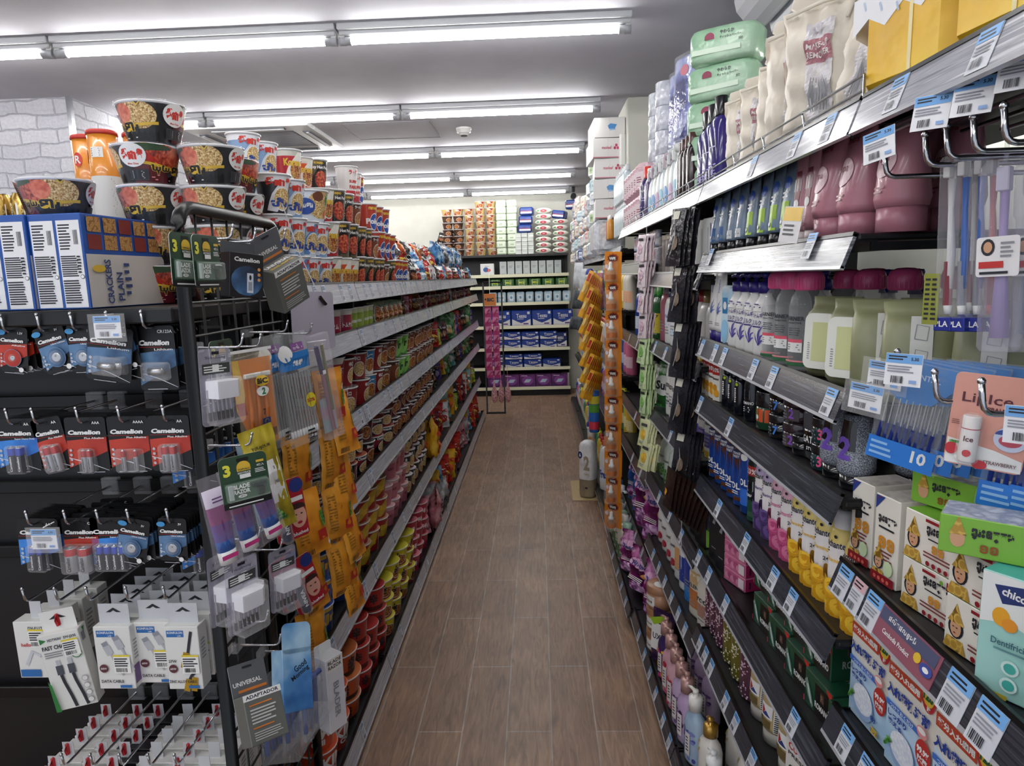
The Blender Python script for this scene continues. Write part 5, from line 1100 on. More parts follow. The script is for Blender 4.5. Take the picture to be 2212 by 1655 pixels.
m=MB();m.loft([[(x*sx,y+.06,z+.035)for x,z in[(.1*math.cos(t*PI/6),.034*math.sin(t*PI/6))for t in range(12)]]for y,sx in((-.06,.82),(-.05,1),(.05,1),(.06,.82))],tex(['#d8d8cc','#e8e8e0'],9,'noise',.3));c=Cv(m,flat(0));c.ell(0,.035,.04,.018,mat('#b3283a'));c.rect(-.08,-.05,.03,.045,GREENS);c.text('baby',0,.035,.014,WHITE);WPK=Proto(('pack',m))
for q_,(x,n)in enumerate(((.095,8),(.305,6))):stackcol(WPK,'wipes_pack','white and red wipes pack, %s wipes stack, end shelving'%nth(q_),'wipes',x,YF-.02,ZT,.069,n,'white and red wipes packs',.006)
put(BLP,'tissue_pack','dark blue pack resting on the wipes stacks','tissue pack',(.27,YF,ZT+.42),(0,R(8),R(-20)))
# the shelves below, top to bottom
def erow(P,name,label,cat,row,x0,dx,n,group,layers=1,h=0,y=YF+.005,rz=2):
 for ly in range(layers):
  for i in range(n):put(P,name,'%s, %s from the noodle side%s'%(label,nth(i),'' if layers==1 else(', lower layer',', upper layer',', top layer')[ly]),cat,(x0+dx*i,y,BZ[row]+.001+ly*h),(0,0,R(random.uniform(-rz,rz))),group=group)
def dk(c,w,h,m):c.lines(-w*.3,w*.3,h*.5,h*.7,2,GREY);c.rect(-w*.3,w*.3,h*.05,h*.1,GREY)
erow(carton(.085,.2,.17,mat('#b9c2c0',.4),dk),'tall_carton','pale grey carton on the top shelf of the end shelving','carton',1,-.42,.098,8,'pale grey cartons on the end shelving')
def dk2(c,w,h,m):c.ell(-w*.1,h*.5,w*.2,h*.2,mat('#2a5a9c'));c.ell(w*.1,h*.45,w*.15,h*.14,mat('#c23a3a'));c.text('PhiCup',0,h*.75,h*.12,mat('#7a7a9c'))
put(carton(.17,.2,.15,WHITE,dk2),'tall_carton','white carton with blue and red arcs at the noodle end of the top shelf','carton',(-.62,YF,BZ[1]+.001))
def dmg(c,w,h,m):c.rect(-w*.24,w*.24,h*.16,h*.84,mat('#d8e8b0'));c.rect(-w*.21,w*.21,h*.2,h*.8,mat('#2a6a2c'));c.text('MG',0,h*.5,h*.34,mat('#c8d83a'),None,.05)
m=MB();m.box(-.078,.078,0,.1,0,.1,tex(['#1f4a1c','#2f6a2a','#6a9a3a'],12,'noise',.3),.012);dmg(Cv(m,flat(0)),.156,.1,m);erow(Proto(('pack',m)),'wipes_pack','green wipes pack with bright initials on the second end shelf','wipes',2,-.53,.168,6,'green wipes packs on the end shelving')
m=MB();m.box(-.05,.05,0,.09,0,.14,tex(['#8fb0c4','#b8d0dc','#cfdfe6'],10,'noise',.3),.012);c=Cv(m,flat(0));c.rect(-.025,.025,.03,.1,mat('#dfe9ee'));c.ell(0,.07,.015,.018,mat('#6a9ab8'));erow(Proto(('pouch',m)),'wipes_pouch','pale blue pouch on the third end shelf','pouch',3,-.56,.116,9,'pale blue pouches on the end shelving',rz=8)
def tossu(w,h,blue='#1f3f94'):
 B_=mat(blue,.35);m=MB();m.box(-w/2,w/2,0,.2,0,h,B_,.01);c=Cv(m,flat(0));c.poly([(-w*.46,h*.08),(w*.46,h*.08),(w*.46,h*.46),(w*.2,h*.3),(0,h*.2),(-w*.2,h*.3),(-w*.46,h*.46)],WHITE);c.rect(-w*.46,w*.46,h*.05,h*.1,mat('#c9c2d2'));c.text('Tessu',0,h*.66,h*.26,WHITE,w*.5,.02);c.lines(-w*.2,w*.2,h*.42,h*.5,1,WHITE);c.rect(w*.3,w*.42,h*.76,h*.92,WHITE);c.rect(w*.1,w*.35,h*.12,h*.2,mat('#5a3a8a'));return Proto(('pack',m))
erow(tossu(.255,.2),'tissue_pack','large blue and white tissue pack on the fourth end shelf','tissue pack',4,-.47,.262,4,'large blue tissue packs',1,.2,YF)
erow(tossu(.225,.105),'tissue_pack','flat blue tissue pack on the fifth end shelf','tissue pack',5,-.56,.23,4,'flat blue tissue packs, fifth end shelf',2,.107)
put(tossu(.2,.19,'#22306a'),'tissue_pack','navy tissue pack alone at the toiletry end of the fifth end shelf','tissue pack',(.27,YF+.03,BZ[5]+.001))
erow(tossu(.235,.105),'tissue_pack','blue tissue box on the sixth end shelf','tissue pack',6,-.56,.242,4,'blue tissue boxes, sixth end shelf',1);
_p=tossu(.235,.07)
for i in range(3):put(_p,'tissue_pack','thin blue tissue box lying on the sixth shelf boxes, %s along'%nth(i),'tissue pack',(-.56+.242*i,YF+.005,BZ[6]+.107),group='thin blue tissue boxes, sixth end shelf')
def dpu(c,w,h,m):c.ell(0,h*.5,w*.36,h*.34,mat('#8a4a9c'));c.poly([(-w*.25,h*.35),(w*.1,h*.35),(w*.25,h*.6),(-w*.1,h*.6)],mat('#b8cfe0'));c.lines(-w*.4,w*.1,h*.8,h*.92,1,mat('#e0c8e0'))
erow(carton(.2,.2,.17,tex(['#4a1f58','#6a2f74','#7a3a80'],9,'noise',.35),dpu),'tissue_box','purple tissue box on the lowest end shelf','tissue box',7,-.56,.206,5,'purple tissue boxes')
m=MB();m.lathe([(.055,0),(.058,.004),(.058,.165),(.055,.17)],mat('#d8d8d4',.6),20);put(Proto(('roll',m)),'paper_roll','white paper roll at the toiletry end of the lowest end shelf','paper roll',(.335,YF+.07,BZ[7]+.001))

# ------------------------------------------------------------------ toiletry shelving
XF=.462  # front line of the goods
def F(y,x=XF):return(x,y)
RZ=R(-90)
LTEETH={0:'top deck of the toiletry shelving',1:'second toiletry shelf',2:'third toiletry shelf',3:'fourth toiletry shelf',4:'fifth toiletry shelf',5:'sixth toiletry shelf',6:'seventh toiletry shelf',7:'lowest toiletry shelf'}
def oval(w,d,z,n=16,p=2.0,cx=0,cy=0):
 o=[]
 for k in range(n):
  a=2*PI*k/n;c,s=math.cos(a),math.sin(a)
  o.append((cx+w*math.copysign(abs(c)**(2/p),c),cy+d*math.copysign(abs(s)**(2/p),s),z))
 return o
def loftz(m,secs,mats,n=16,p=2.0,smooth=True):
 """secs: (half width, half depth, z)"""
 m.loft([oval(w,d,z,n,p)for w,d,z in secs],mats,smooth=smooth);return m
def front_of(secs,p=2.0):
 """label surface on the front of a lofted body"""
 def S(u,v,o):
  for i in range(len(secs)-1):
   if secs[i][2]<=v<=secs[i+1][2]or i==len(secs)-2:
    t=min(1,max(0,(v-secs[i][2])/max(1e-6,secs[i+1][2]-secs[i][2])));w=secs[i][0]+t*(secs[i+1][0]-secs[i][0]);d=secs[i][1]+t*(secs[i+1][1]-secs[i][1]);break
  q=max(-.98,min(.98,u/w));return(q*w,-d*(1-abs(q)**p)**(1/p)-o,v)
 return S
def tube_mb(w,h,cap,body,capm,low=None,d=None,capw=.8):
 d=d or w*.7;m=MB();secs=[(w*.92,d*.92,cap),(w,d,cap+.012),(w,d*.85,cap+h*.3),(w,d*.5,cap+h*.65),(w*1.03,.004,h-.01),(w*1.03,.0022,h)]
 loftz(m,secs,[body]*3+[body,body]);c=MB();loftz(c,[(w*capw,d*capw,0),(w*capw,d*capw,cap)],capm)
 return m,c,Cv(m,front_of(secs),.01)
def standing(P,name,label,cat,xs_ys,z,group,rz=RZ,jr=4,tail='%s from the near end'):
 for i,(x,y)in enumerate(xs_ys):put(P,name,label+(', '+tail%nth(i)if len(xs_ys)>1 else ''),cat,(x,y,z),(0,0,rz+R(random.uniform(-jr,jr))),group=group if len(xs_ys)>1 else None)
Z1,Z2,Z3,Z4,Z5,Z6,Z7=[z+.001 for z in RD[1][1:]];ZTOP=RD[1][0]+.001
# second shelf: hand cream tubes, pink tubes
GB=tex(['#3a4a5c','#7f93a8','#aebccb'],9,'noise',.2);KCAP=mat('#15161b',.25)
def htube(label,band):
 m,c,cv=tube_mb(.022,.155,.026,GB,KCAP);cv.o+=.0004
 cv.ell(.002,.115,.013,.011,mat('#2f5fc0',.3),16);cv.rect(-.016,.016,.03,.03+band,mat(label,.35));cv.ell(0,.042,.004,.004,WHITE,10);cv.lines(-.012,.012,.085,.1,2,WHITE);return Proto(('tube',m),('cap',c))
HT=[htube('#2d5a94',.035),htube('#c9ced2',.02),htube('#9bc23a',.05)]
for i,y in enumerate((1.335,1.40,1.47,1.55,1.63,1.70,1.785,1.86)):
 k=2 if i<4 else 1 if i<6 else 0
 put(HT[k],'cream_tube','grey-blue cream tube with %s label on black cap, %s from the pink tubes'%(('dark blue','white','lime green')[k],nth(i)),'cream tube',(XF+.02,y,Z1),(R(-3),0,RZ+R(5)),group='grey-blue cream tubes, second shelf')
PK=mat('#b37a88',.3,0,.3);PKD=mat('#7a2a3c',.35);
m,c,cv=tube_mb(.022,.163,.02,mat('#b5838f',.3,0,.3),mat('#d9cdd0',.4));cv.o+=.0004;cv.rect(-.012,.012,.09,.112,WHITE);cv.rect(-.005,.01,.075,.125,PKD);cv.ell(.002,.068,.008,.008,WHITE,14);cv.lines(-.014,.006,.026,.045,5,PKD);SLP=Proto(('tube',m),('cap',c))
standing(SLP,'cream_tube','slim dusty pink tube on white cap','cream tube',[(XF+.02,1.215),(XF+.02,1.265)],Z1,'slim dusty pink tubes',RZ+R(4))
m,c,cv=tube_mb(.038,.165,.034,PK,mat('#a8707f',.3),d=.036,capw=.88);cv.o+=.0006;cv.ell(0,.095,.021,.021,mat('#d6b6bd',.3),22);cv.text('spa',0,.098,.012,PKD);cv.text('sakura',0,.142,.011,PKD,.04);cv.lines(-.012,.012,.052,.064,2,PKD);BGP=Proto(('tube',m),('cap',c))
standing(BGP,'cream_tube','large dusty pink tube with pale disc','cream tube',[(XF+.05,.985),(XF+.035,1.07),(XF+.03,1.15)],Z1,'large dusty pink tubes',RZ+R(2));
standing(BGP,'cream_tube','large dusty pink tube in the shade behind','cream tube',[(XF+.14,1.01),(XF+.14,1.10),(XF+.13,1.19)],Z1,'large dusty pink tubes, rear',RZ+R(2))
SPI=mat('#b94d7a',.3)
# third shelf: white milk bottles, micellar water, wipes
PUR=mat('#2e2478',.35);LEAF=mat('#4a62b0',.4);MILK=mat('#e4e4e2',.3)
m,c,cv=tube_mb(.024,.182,.03,MILK,PUR,d=.014,capw=.85);cv.o+=.0004
def sprig(cv,u,v,s=1,m_=LEAF):
 for a,l in((100,.03),(70,.028),(130,.024),(45,.02),(85,.04)):cv.strip([(u,v),(u+l*s*.5*math.cos(R(a)),v+l*s*.6*math.sin(R(a))),(u+l*s*math.cos(R(a-12)),v+l*s*math.sin(R(a-12)))],[.001,.003*s,.0004],m_)
sprig(cv,0,.075);cv.lines(-.002,.004,.13,.165,9,LEAF,.6);cv.lines(-.012,.012,.045,.055,2,GREY);MT=Proto(('tube',m),('cap',c));standing(MT,'cream_tube','white tube with blue leaves and purple cap','cream tube',[(XF+.018,1.775),(XF+.018,1.84)],Z2,'white tubes with blue leaves',RZ+R(14))
def pump(m,z,r,mc,L=.032,h=.022):
 m.lathe([(r,z),(r,z+h),(r*.5,z+h+.002),(r*.36,z+h+.003),(r*.36,z+h+.012)],mc,16);m.loft([oval(.006,.008,z+h+.01,10),oval(.008,.010,z+h+.016,10),oval(.006,.008,z+h+.021,10)],mc)
 m.tube([(0,0,z+h+.016),(-L*.6,0,z+h+.017),(-L,0,z+h+.012)],[.006,.0045,.003],mc,8)
def pump_bottle(w,d,hb,body,pm,art=None,neck=.012,L=.032,sh=.3,p=2.4,hh=.022,tall=True):
 m=MB();secs=[(w*.9,d*.9,0),(w,d,.008),(w,d,hb*(1-sh)),(w*.86,d*.86,hb*(1-sh*.55)),(w*.5,d*.5,hb*(1-sh*.15)),(neck,neck,hb)]
 loftz(m,secs,body,18,p);cv=Cv(m,front_of(secs,p),.008);cv.o+=.0004
 if art:art(cv)
 q=MB();pump(q,hb-.001,neck+.004,pm,L,hh);return Proto(('bottle',m),('pump',q))
def milk_art(cv):sprig(cv,.006,.025,1.25,mat('#4a3f9c'));cv.rect(-.016,.014,.098,.108,MILK);cv.text('ハトムギ',.0,.09,.011,PUR,.036);cv.text('ミルク',.0,.074,.011,PUR,.03);cv.lines(-.016,.016,.062,.068,1,PUR);cv.lines(-.016,.012,.104,.116,2,PUR)
MP=pump_bottle(.029,.02,.138,MILK,PUR,milk_art)
for i,y in enumerate((1.475,1.54,1.605,1.67)):put(MP,'pump_bottle','white milk lotion bottle with purple pump and leaf print, %s from the pink capped bottles'%nth(i),'lotion bottle',(XF+.03,y,Z2),(0,0,RZ+R(16)),group='white milk lotion bottles')
standing(MP,'pump_bottle','white bottle with purple pump behind the clear bottles','lotion bottle',[(.66,1.20),(.66,1.30),(.66,1.58)],Z2,'white milk lotion bottles, rear')
m=MB();m.box(-.026,.026,-.02,.02,0,.15,tex(['#a8cfe4','#dbe9f0','#e8eff2'],12,'noise',.25),.008);cv=Cv(m,flat(-.02));cv.rect(-.012,.012,.08,.12,mat('#2a7ab0'));cv.ell(0,.1,.008,.010,WHITE,14);cv.ell(0,.035,.017,.03,mat('#8fc0e0'));put(Proto(('refill_pack',m)),'refill_pack','pale blue refill pack between the white tubes and milk lotion bottles','refill pack',(XF+.03,1.725,Z2),(0,0,RZ+R(14)))
GLASSY=film('#e9eef0',.16,.05);WATER=film('#dfe6e8',.10,.03);PCAP=mat('#e0588f',.35,0,.2)
def micellar(art=True):
 m=MB();prof=[(.030,0),(.034,.004),(.034,.115),(.031,.132),(.024,.144),(.0215,.148)];m.lathe(prof,GLASSY,22);cv=Cv(m,cone(lambda v:.0345),.012)
 if art:cv.text('GARNIER',.0,.096,.008,INK,.042,.03);cv.text('SKINACTIVE',0,.088,.0035,INK,.032);cv.lines(-.012,.014,.064,.08,4,mat('#4a4b50'));cv.rect(-.014,.018,.034,.056,WHITE);cv.rect(-.014,.018,.052,.058,mat('#d8566a'));cv.lines(-.012,.016,.037,.05,3,GREY);cv.rect(-.03,.03,.016,.019,mat('#e08a90'));cv.rect(-.024,.024,.009,.0145,mat('#2f6a44'))
 w=MB();w.lathe([(.0315,.003),(.0325,.113),(.0325,.1131)],WATER,18)
 q=MB();q.lathe([(.0235,.147),(.025,.149),(.025,.171),(.0225,.178),(.013,.1825),(.0001,.1835)],PCAP,22,cap=False)
 for k in range(24):a=2*PI*k/24;q.box(-.0007,.0007,-.0257,-.0245,.15,.17,PCAP,0,Matrix.Rotation(a,4,'Z'))
 return Proto(('bottle',m,None,'clear bottle'),('water',w,0),('cap',q,None,'pink flip cap'))
MIC=micellar();MIC0=micellar(False)
for i,y in enumerate((1.27,1.345,1.415)):put(MIC,'micellar_bottle','clear round bottle with pink cap, front row, %s from the wipes'%nth(i),'toner bottle',(XF+.04,y,Z2),(0,0,RZ+R(24)),group='clear pink-capped bottles, front row')
for i,(x,y)in enumerate(((.60,1.13),(.585,1.215),(.585,1.30),(.68,1.12),(.675,1.38),(.76,1.16))):put(MIC0,'micellar_bottle','clear round bottle with pink cap, behind the front ones, %s back'%nth(i),'toner bottle',(x,y,Z2),(0,0,RZ),group='clear pink-capped bottles, rear')
SAGE=tex(['#75785a','#868967','#96996f'],8,'noise',.38,bump=.35,bscale=14)
def wipes(lid=True):
 m=MB();rr=[]
 for z,w,d in((-.002+.002,.040,.018),(.012,.046,.03),(.06,.047,.033),(.108,.046,.03),(.118,.044,.014),(.126,.046,.002),(.138,.047,.0018)):rr.append(oval(w,d,z,20,3.2))
 m.loft(rr,SAGE);cv=Cv(m,lambda u,v,o:(u,-.033-o,v));sd=Cv(m,lambda u,v,o:(.047+o,u,v));parts=[('pack',m)]
 if lid:
  l=MB();plate(l,rrect(.06,.094,.013,5,0,.062),-.0405,-.030,mat('#e3e5dd',.35));l2=Cv(l,flat(-.0405));l2.rect(-.014,.015,.028,.094,mat('#c5ca94'));l2.lines(-.022,-.017,.03,.06,8,GREY);l2.lines(.018,.021,.07,.095,6,GREY);l.box(.022,.031,-.0425,-.034,.052,.074,mat('#eceee6',.35),.003);parts.append(('flip_lid',l,None,'white flip lid'))
 else:
  cv.rect(-.013,.013,.016,.118,mat('#d6d7cf',.4));[cv.strip([(-.008,.03+.033*k-.008),(.006,.03+.033*k-.01),(.008,.03+.033*k+.008),(-.006,.03+.033*k+.011),(-.008,.03+.033*k-.008)],.0012,GREY)for k in range(3)]
 return Proto(*parts)
WIP=wipes();WIPS=wipes(False)
put(WIP,'wipes_pack','sage green wipes pack with white lid beside the clear bottles','wipes',(XF+.045,1.17,Z2),(R(-3),0,RZ+R(30)));put(WIP,'wipes_pack','sage green wipes pack with white lid, second from the clear bottles','wipes',(XF+.04,1.07,Z2),(R(-3),0,RZ+R(34)))
for i,(x,y,a)in enumerate(((XF+.05,1.005,64),(XF+.055,.925,62),(XF+.10,.84,50),(XF+.12,1.02,40),(XF+.15,.91,30))):put(WIPS,'wipes_pack','sage green wipes pack showing its white pictogram strip, %s from the lidded packs'%nth(i),'wipes',(x,y,Z2),(R(-4),0,RZ+R(a)),group='sage wipes packs with pictogram strip')
put(WIPS,'wipes_pack','sage green wipes pack thrown on top of the others','wipes',(.60,.86,Z2+.15),(R(-60),R(10),RZ+R(10)));put(WIPS,'wipes_pack','sage green wipes pack lying flat near the interdental bags','wipes',(.66,.62,Z2+.01),(R(-80),R(0),RZ+R(90)),s=1.25)
m=MB();m.box(.575,.84,.30,.83,Z2-.008,Z2+.002,SHELFBLK,.002);put(Proto(('shelf_board',m)),'wire_shelf','dark shelf board behind the hanging toothbrushes','shelf',(0,0,0))
# fourth shelf: boxes, sprays, jars, gel bottles
m=MB();m.box(-.016,.016,0,.05,0,.098,mat('#e3e1d8',.4),.001);cv=Cv(m,flat(0));cv.rect(-.016,.016,.07,.096,mat('#b3281f'));cv.text('10%',0,.083,.012,WHITE,.027,.03);cv.text('Beaut',0,.06,.007,INK,.026);cv.ell(.002,.022,.013,.011,mat('#e0a02a'),16);cv.ell(-.004,.036,.009,.009,mat('#c98a1a'),14);b2=MB();b2.box(-.016,.016,.001,.049,.098,.112,YEL,.001)
BTB=Proto(('carton',m),('flap',b2,None,'yellow flap'));standing(BTB,'serum_box','white serum box with red discount band and orange fruit','serum box',[(XF+.006,1.775+.04*i)for i in range(4)],Z3,'white serum boxes with red band',RZ+R(20))
NAVY=mat('#12151f',.25,0,.5)
def spray(r,h,cap,body,capm,art=None,sh=.02,bands=()):
 m=MB();prof=[(r*.94,0,body),(r,.003)]
 for z,mm in bands:prof.append((r,z,mm))
 prof+=[(r,h-sh),(r*.9,h-sh*.4),(r*.72,h)];m.lathe(prof,body,20);cv=Cv(m,cone(lambda v:r),.01)
 if art:art(cv)
 q=MB();q.lathe([(r*.74,h-.001),(r*.76,h+cap*.8),(r*.6,h+cap),(.0001,h+cap)],capm,18,cap=False);return Proto(('can',m),('cap',q))
def nart(cv):cv.ell(.004,.074,.004,.004,mat('#b8d02a'),12);cv.lines(-.003,.003,.03,.066,7,WHITE,.7)
DS=spray(.016,.085,.026,NAVY,KCAP,nart);standing(DS,'roll_on','thin black deodorant with green dot','deodorant',[(XF+.02,1.60),(XF+.02,1.655),(XF+.02,1.71)],Z3,'thin black deodorants with green dot',RZ+R(20))
def rart(cv):cv.rect(-.009,.009,.05,.072,mat('#8a8d92'));cv.text('R',0,.061,.016,NAVY,None,.03);cv.text('ROMANO',.002,.042,.007,WHITE,.034);cv.lines(-.01,.012,.02,.034,3,WHITE)
RS=spray(.022,.1,.018,NAVY,KCAP,rart);standing(RS,'roll_on','wide black deodorant with silver initial','deodorant',[(XF+.03,1.535),(XF+.10,1.555)],Z3,'wide black deodorants with silver initial',RZ+R(20))
def jar(r,h,body,lidm,art=None,lid=.4):
 m=MB();m.lathe([(r*.9,0),(r,.004),(r,h*(1-lid)),(r*.94,h*(1-lid)+.001)],body,24);cv=Cv(m,cone(lambda v:r),.012)
 if art:art(cv)
 q=MB();q.lathe([(r*1.01,h*(1-lid)+.001),(r*1.03,h*(1-lid)+.003),(r*1.03,h-.004),(r*.97,h),(.0001,h)],lidm,24,cap=False)
 return Proto(('jar',m),('lid',q))
def jart(t,col,box=None):
 def f(cv):
  if box:cv.rect(-.018,.02,.004,.026,mat(box))
  cv.text(t,.004,.017,.018,mat(col),None,.03);cv.lines(-.02,-.004,.006,.024,3,mat('#7a7c84'))
 return f
JK=mat('#111216',.15,0,.6)
GO=jar(.032,.085,mat('#1f4a34',.2,0,.5),JK,lambda cv:(cv.rect(-.04,.03,.018,.046,mat('#d2562a')),cv.poly([(-.045,.018),(-.02,.018),(-.014,.046),(-.045,.046)],mat('#5fa03a')),cv.ell(-.01,.028,.005,.005,WHITE)),.42);put(GO,'hair_gel_jar','green gel jar with orange label','hair gel',(XF+.04,1.445,Z3),(0,0,RZ+R(24)))
J7=jar(.030,.05,JK,JK,jart('7','#4a86e0'));J2=jar(.034,.05,mat('#2a1c22',.15,0,.6),mat('#33262c',.15,0,.5),jart('2','#8a5ac0','#4a4044'));J3=jar(.027,.046,mat('#14383c',.1,0,.6),JK,jart('3','#e05a8a'));JG=jar(.042,.088,mat('#33363c',.2,0,.6),mat('#505359',.25),lambda cv:(cv.rect(-.05,.05,.016,.052,JK),cv.text('GATSBY',.0,.038,.013,WHITE,.055,.02),cv.text('STYLING',.004,.022,.006,WHITE,.034)),.38)
for i in range(2):put(J7,'hair_gel_jar','black gel jar with blue seven, %s of its stack'%('lower','upper')[i],'hair gel',(XF+.04,1.37,Z3+.051*i),(0,0,RZ+R(26)));put(J2,'hair_gel_jar','smoky gel jar with violet two, %s of its stack'%('lower','upper')[i],'hair gel',(XF+.045,1.292,Z3+.051*i),(0,0,RZ+R(26)));put(J3,'hair_gel_jar','teal gel jar with pink three, %s of its stack'%('lower','upper')[i],'hair gel',(XF+.03,1.135,Z3+.047*i),(0,0,RZ+R(26)))
put(JG,'hair_gel_jar','big grey wax jar with white lettering','hair gel',(XF+.06,1.205,Z3),(0,0,RZ+R(26)));put(J7,'hair_gel_jar','olive low wax jar beside the big grey jar','hair gel',(XF+.03,1.235,Z3),(0,0,RZ-R(120)),s=.75)
for i,(x,y)in enumerate(((.60,1.33),(.60,1.22),(.62,.96),(.60,.87))):put(JG,'hair_gel_jar','big dark wax jar at the back of the fourth shelf, %s from the near end'%nth((2,3,1,0)[i]if i>1 else 3-i),'hair gel',(x,y,Z3),(0,0,RZ+R(20)),group='big dark wax jars, rear')
GEL=tex(['#50555e','#868d98','#b9bfc9'],620,'noise',.08,lo=.4,hi=.64)
m=MB();m.lathe([(.024,.022),(.0285,.03),(.0285,.05),(.021,.115),(.017,.118)],GEL,22);cv=Cv(m,cone(lambda v:.0285-.0075*max(0,min(1,(v-.05)/.065))),.01);cv.poly([(-.018,.065),(.016,.062),(.014,.108),(-.01,.11)],JK);cv.text('2',-.002,.066,.036,mat('#6a4ab0'),None,.04);q=MB();q.lathe([(.0225,0),(.0235,.002),(.0235,.022)],JK,20)
GLB=Proto(('bottle',m),('cap',q));
for i,(x,y)in enumerate(((XF+.03,1.035),(XF+.03,1.098),(XF+.115,1.03))):put(GLB,'hair_gel_bottle','clear bubbly gel bottle with violet two, %s'%('at the shelf end','beside the teal jars','behind the other two')[i],'hair gel',(x,y,Z3),(0,0,RZ+R(26)))
# fifth shelf: body sprays
COFF=mat('#6a3c22',.3,.3,.3);BLUC=mat('#1c4aa0',.25,.3,.4)
def oldart(cv):
 for k in range(7):cv.strip([(-.02+.006*k,.06),(-.018+.006*k,.085),(-.02+.0065*k,.105+.01*(k%3))],[.006,.005,.0006],BLUC)
 cv.ell(0,.128,.017,.012,mat('#23305c'));cv.text('INTENSE',0,.131,.006,WHITE,.026);cv.text('SWEET',0,.123,.006,WHITE,.022);cv.text('OL',0,.05,.016,WHITE,None,.03,rot=0);cv.lines(-.012,.01,.028,.038,2,WHITE)
OLD=spray(.0235,.15,.022,BLUC,mat('#16246c',.3),oldart,bands=((.012,COFF),(.022,BLUC),(.07,COFF)));OLB=spray(.0235,.15,.022,BLUC,mat('#d9dde4',.3),lambda cv:(cv.rect(-.03,.03,.02,.06,mat('#2f6ac8')),cv.text('OL',0,.075,.016,WHITE,None,.03),cv.ell(0,.135,.012,.008,WHITE)))
for i,y in enumerate((1.54,1.597,1.655,1.712,1.77,1.83)):put(OLB if i==0 else OLD,'body_spray',('blue body spray beside the black can' if i==0 else 'brown and blue body spray, %s from the blue one'%nth(i-1)),'body spray',(XF+.03,y,Z4),(0,0,RZ+R(22)),group=None if i==0 else 'brown and blue body sprays')
def rart2(cv):cv.rect(-.03,.03,.108,.13,mat('#a8302a'));cv.text('23%',0,.118,.012,WHITE,.03);cv.rect(-.011,.009,.07,.095,mat('#9a9da2'));cv.text('R',-.001,.083,.018,NAVY,None,.03);cv.text('ROMANO',.002,.062,.007,WHITE,.036);cv.rect(-.006,.01,.012,.024,mat('#3a5a48'))
put(spray(.024,.155,.03,mat('#14211c',.3,0,.4),KCAP,rart2,bands=((.002,mat('#1d4a36',.3)),(.05,mat('#14211c',.3)))),'body_spray','black and green body spray with red discount band','body spray',(XF+.03,1.485,Z4),(0,0,RZ+R(22)))
def rose(cv,u,v,r,cols):
 for k,f in enumerate((1,.8,.6,.42,.25)):cv.ell(u+.12*r*((k*7)%3-1),v+.1*r*((k*5)%3-1),r*f,r*f*.92,mat(cols[k%2],.4),12)
def ench(cols,name,top):
 W_=mat('#e9e6e6',.28,0,.4)
 def art(cv):
  cv.text('Enchanteur',.003,.122,.012,INK,.05,.02);cv.ell(.002,.135,.003,.003,INK,8);cv.lines(-.014,.022,.105,.114,2,INK,.5);cv.text(name,.0,.094,.009,mat(cols[1]),.03);cv.text('24h',.014,.078,.007,INK)
  for u,v,r in((-.012,.02,.02),(.014,.012,.016),(-.02,.048,.014),(.0,.045,.014),(-.026,.062,.009),(.024,.03,.01)):rose(cv,u,v+.004,r*1.3,cols)
 return spray(.0245,.148,.03,W_,mat('#d3d4d6',.3),art,.022,((.002,W_),(.124,mat(top,.3))))
EN={'violet':ench(('#4a3568','#6a5490'),'Alluring','#b8aacb'),'pink':ench(('#b8487a','#d87aa0'),'Romantic','#d8aabb'),'yellow':ench(('#d29a1c','#ecc03a'),'Charming','#dcc878')}
for i,y in enumerate((1.005,1.062,1.117,1.172,1.226,1.28,1.335,1.39,1.44)):
 k='yellow' if i<5 else 'pink' if i<7 else 'violet';put(EN[k],'body_spray','white body spray with %s roses, %s from the near end of the row'%(k,nth(i)),'body spray',(XF+.032,y,Z4),(0,0,RZ+R(26)),group='white body sprays with %s roses'%k)
standing(EN['yellow'],'body_spray','white body spray of the rear row behind the roses','body spray',[(XF+.09,1.03+.06*i)for i in range(4)],Z4,'white body sprays, rear row')
# sixth shelf
m=MB();m.box(-.03,.03,0,.07,0,.17,mat('#1e1f23',.4),.001);cv=Cv(m,flat(0));[cv.poly([(-.012+.004*k,.1),(-.008+.004*k,.1),(.004+.002*k,.125)],GREY)for k in range(4)];cv.lines(-.012,.012,.03,.036,1,GREY)
standing(Proto(('carton',m)),'perfume_box','tall black perfume box with grey emblem','perfume box',[(XF+.004,1.685),(XF+.004,1.755)],Z5,'tall black perfume boxes',RZ+R(14))
m=MB();m.box(-.028,.028,0,.06,0,.16,mat('#1f6a3a',.35),.006);cv=Cv(m,flat(0));cv.rect(-.028,.028,.0,.05,mat('#7ac03a'));cv.rect(-.02,.02,.06,.12,mat('#2a3a6a'));cv.ell(0,.09,.01,.016,WHITE);standing(Proto(('pack',m)),'shampoo_pack','green shampoo pack beside the black perfume boxes','shampoo',[(XF+.01,1.815)],Z5,None,RZ+R(14))
m=MB();m.box(-.045,.045,0,.056,0,.0355,mat('#c0688a',.3),.002,faces={'r':mat('#a8245c',.3),'t':mat('#c9c3c6',.35)});cv=Cv(m,flat(0));[cv.ell(-.03+.012*k,.016+.005*(k%2),.009,.008,mat(('#d08aa6','#b04a7a')[k%2]))for k in range(5)];cv.rect(.02,.042,.006,.03,mat('#e0d4d8'));tc_=Cv(m,topf(.0355));tc_.text('LUX',0,.028,.018,INK,.05);sc_=Cv(m,lambda u,v,o:(.045+o,u,v));sc_.rect(.012,.016,.008,.026,INK);sc_.text('LUX',.036,.02,.007,INK)
LUXB=Proto(('carton',m))
for i in range(4):put(LUXB,'soap_box','pink soap box, %s from the bottom of its stack'%nth(i),'soap box',(XF+.012,1.595,Z5+.036*i),(0,0,RZ+R(18)),group='stack of pink soap boxes')
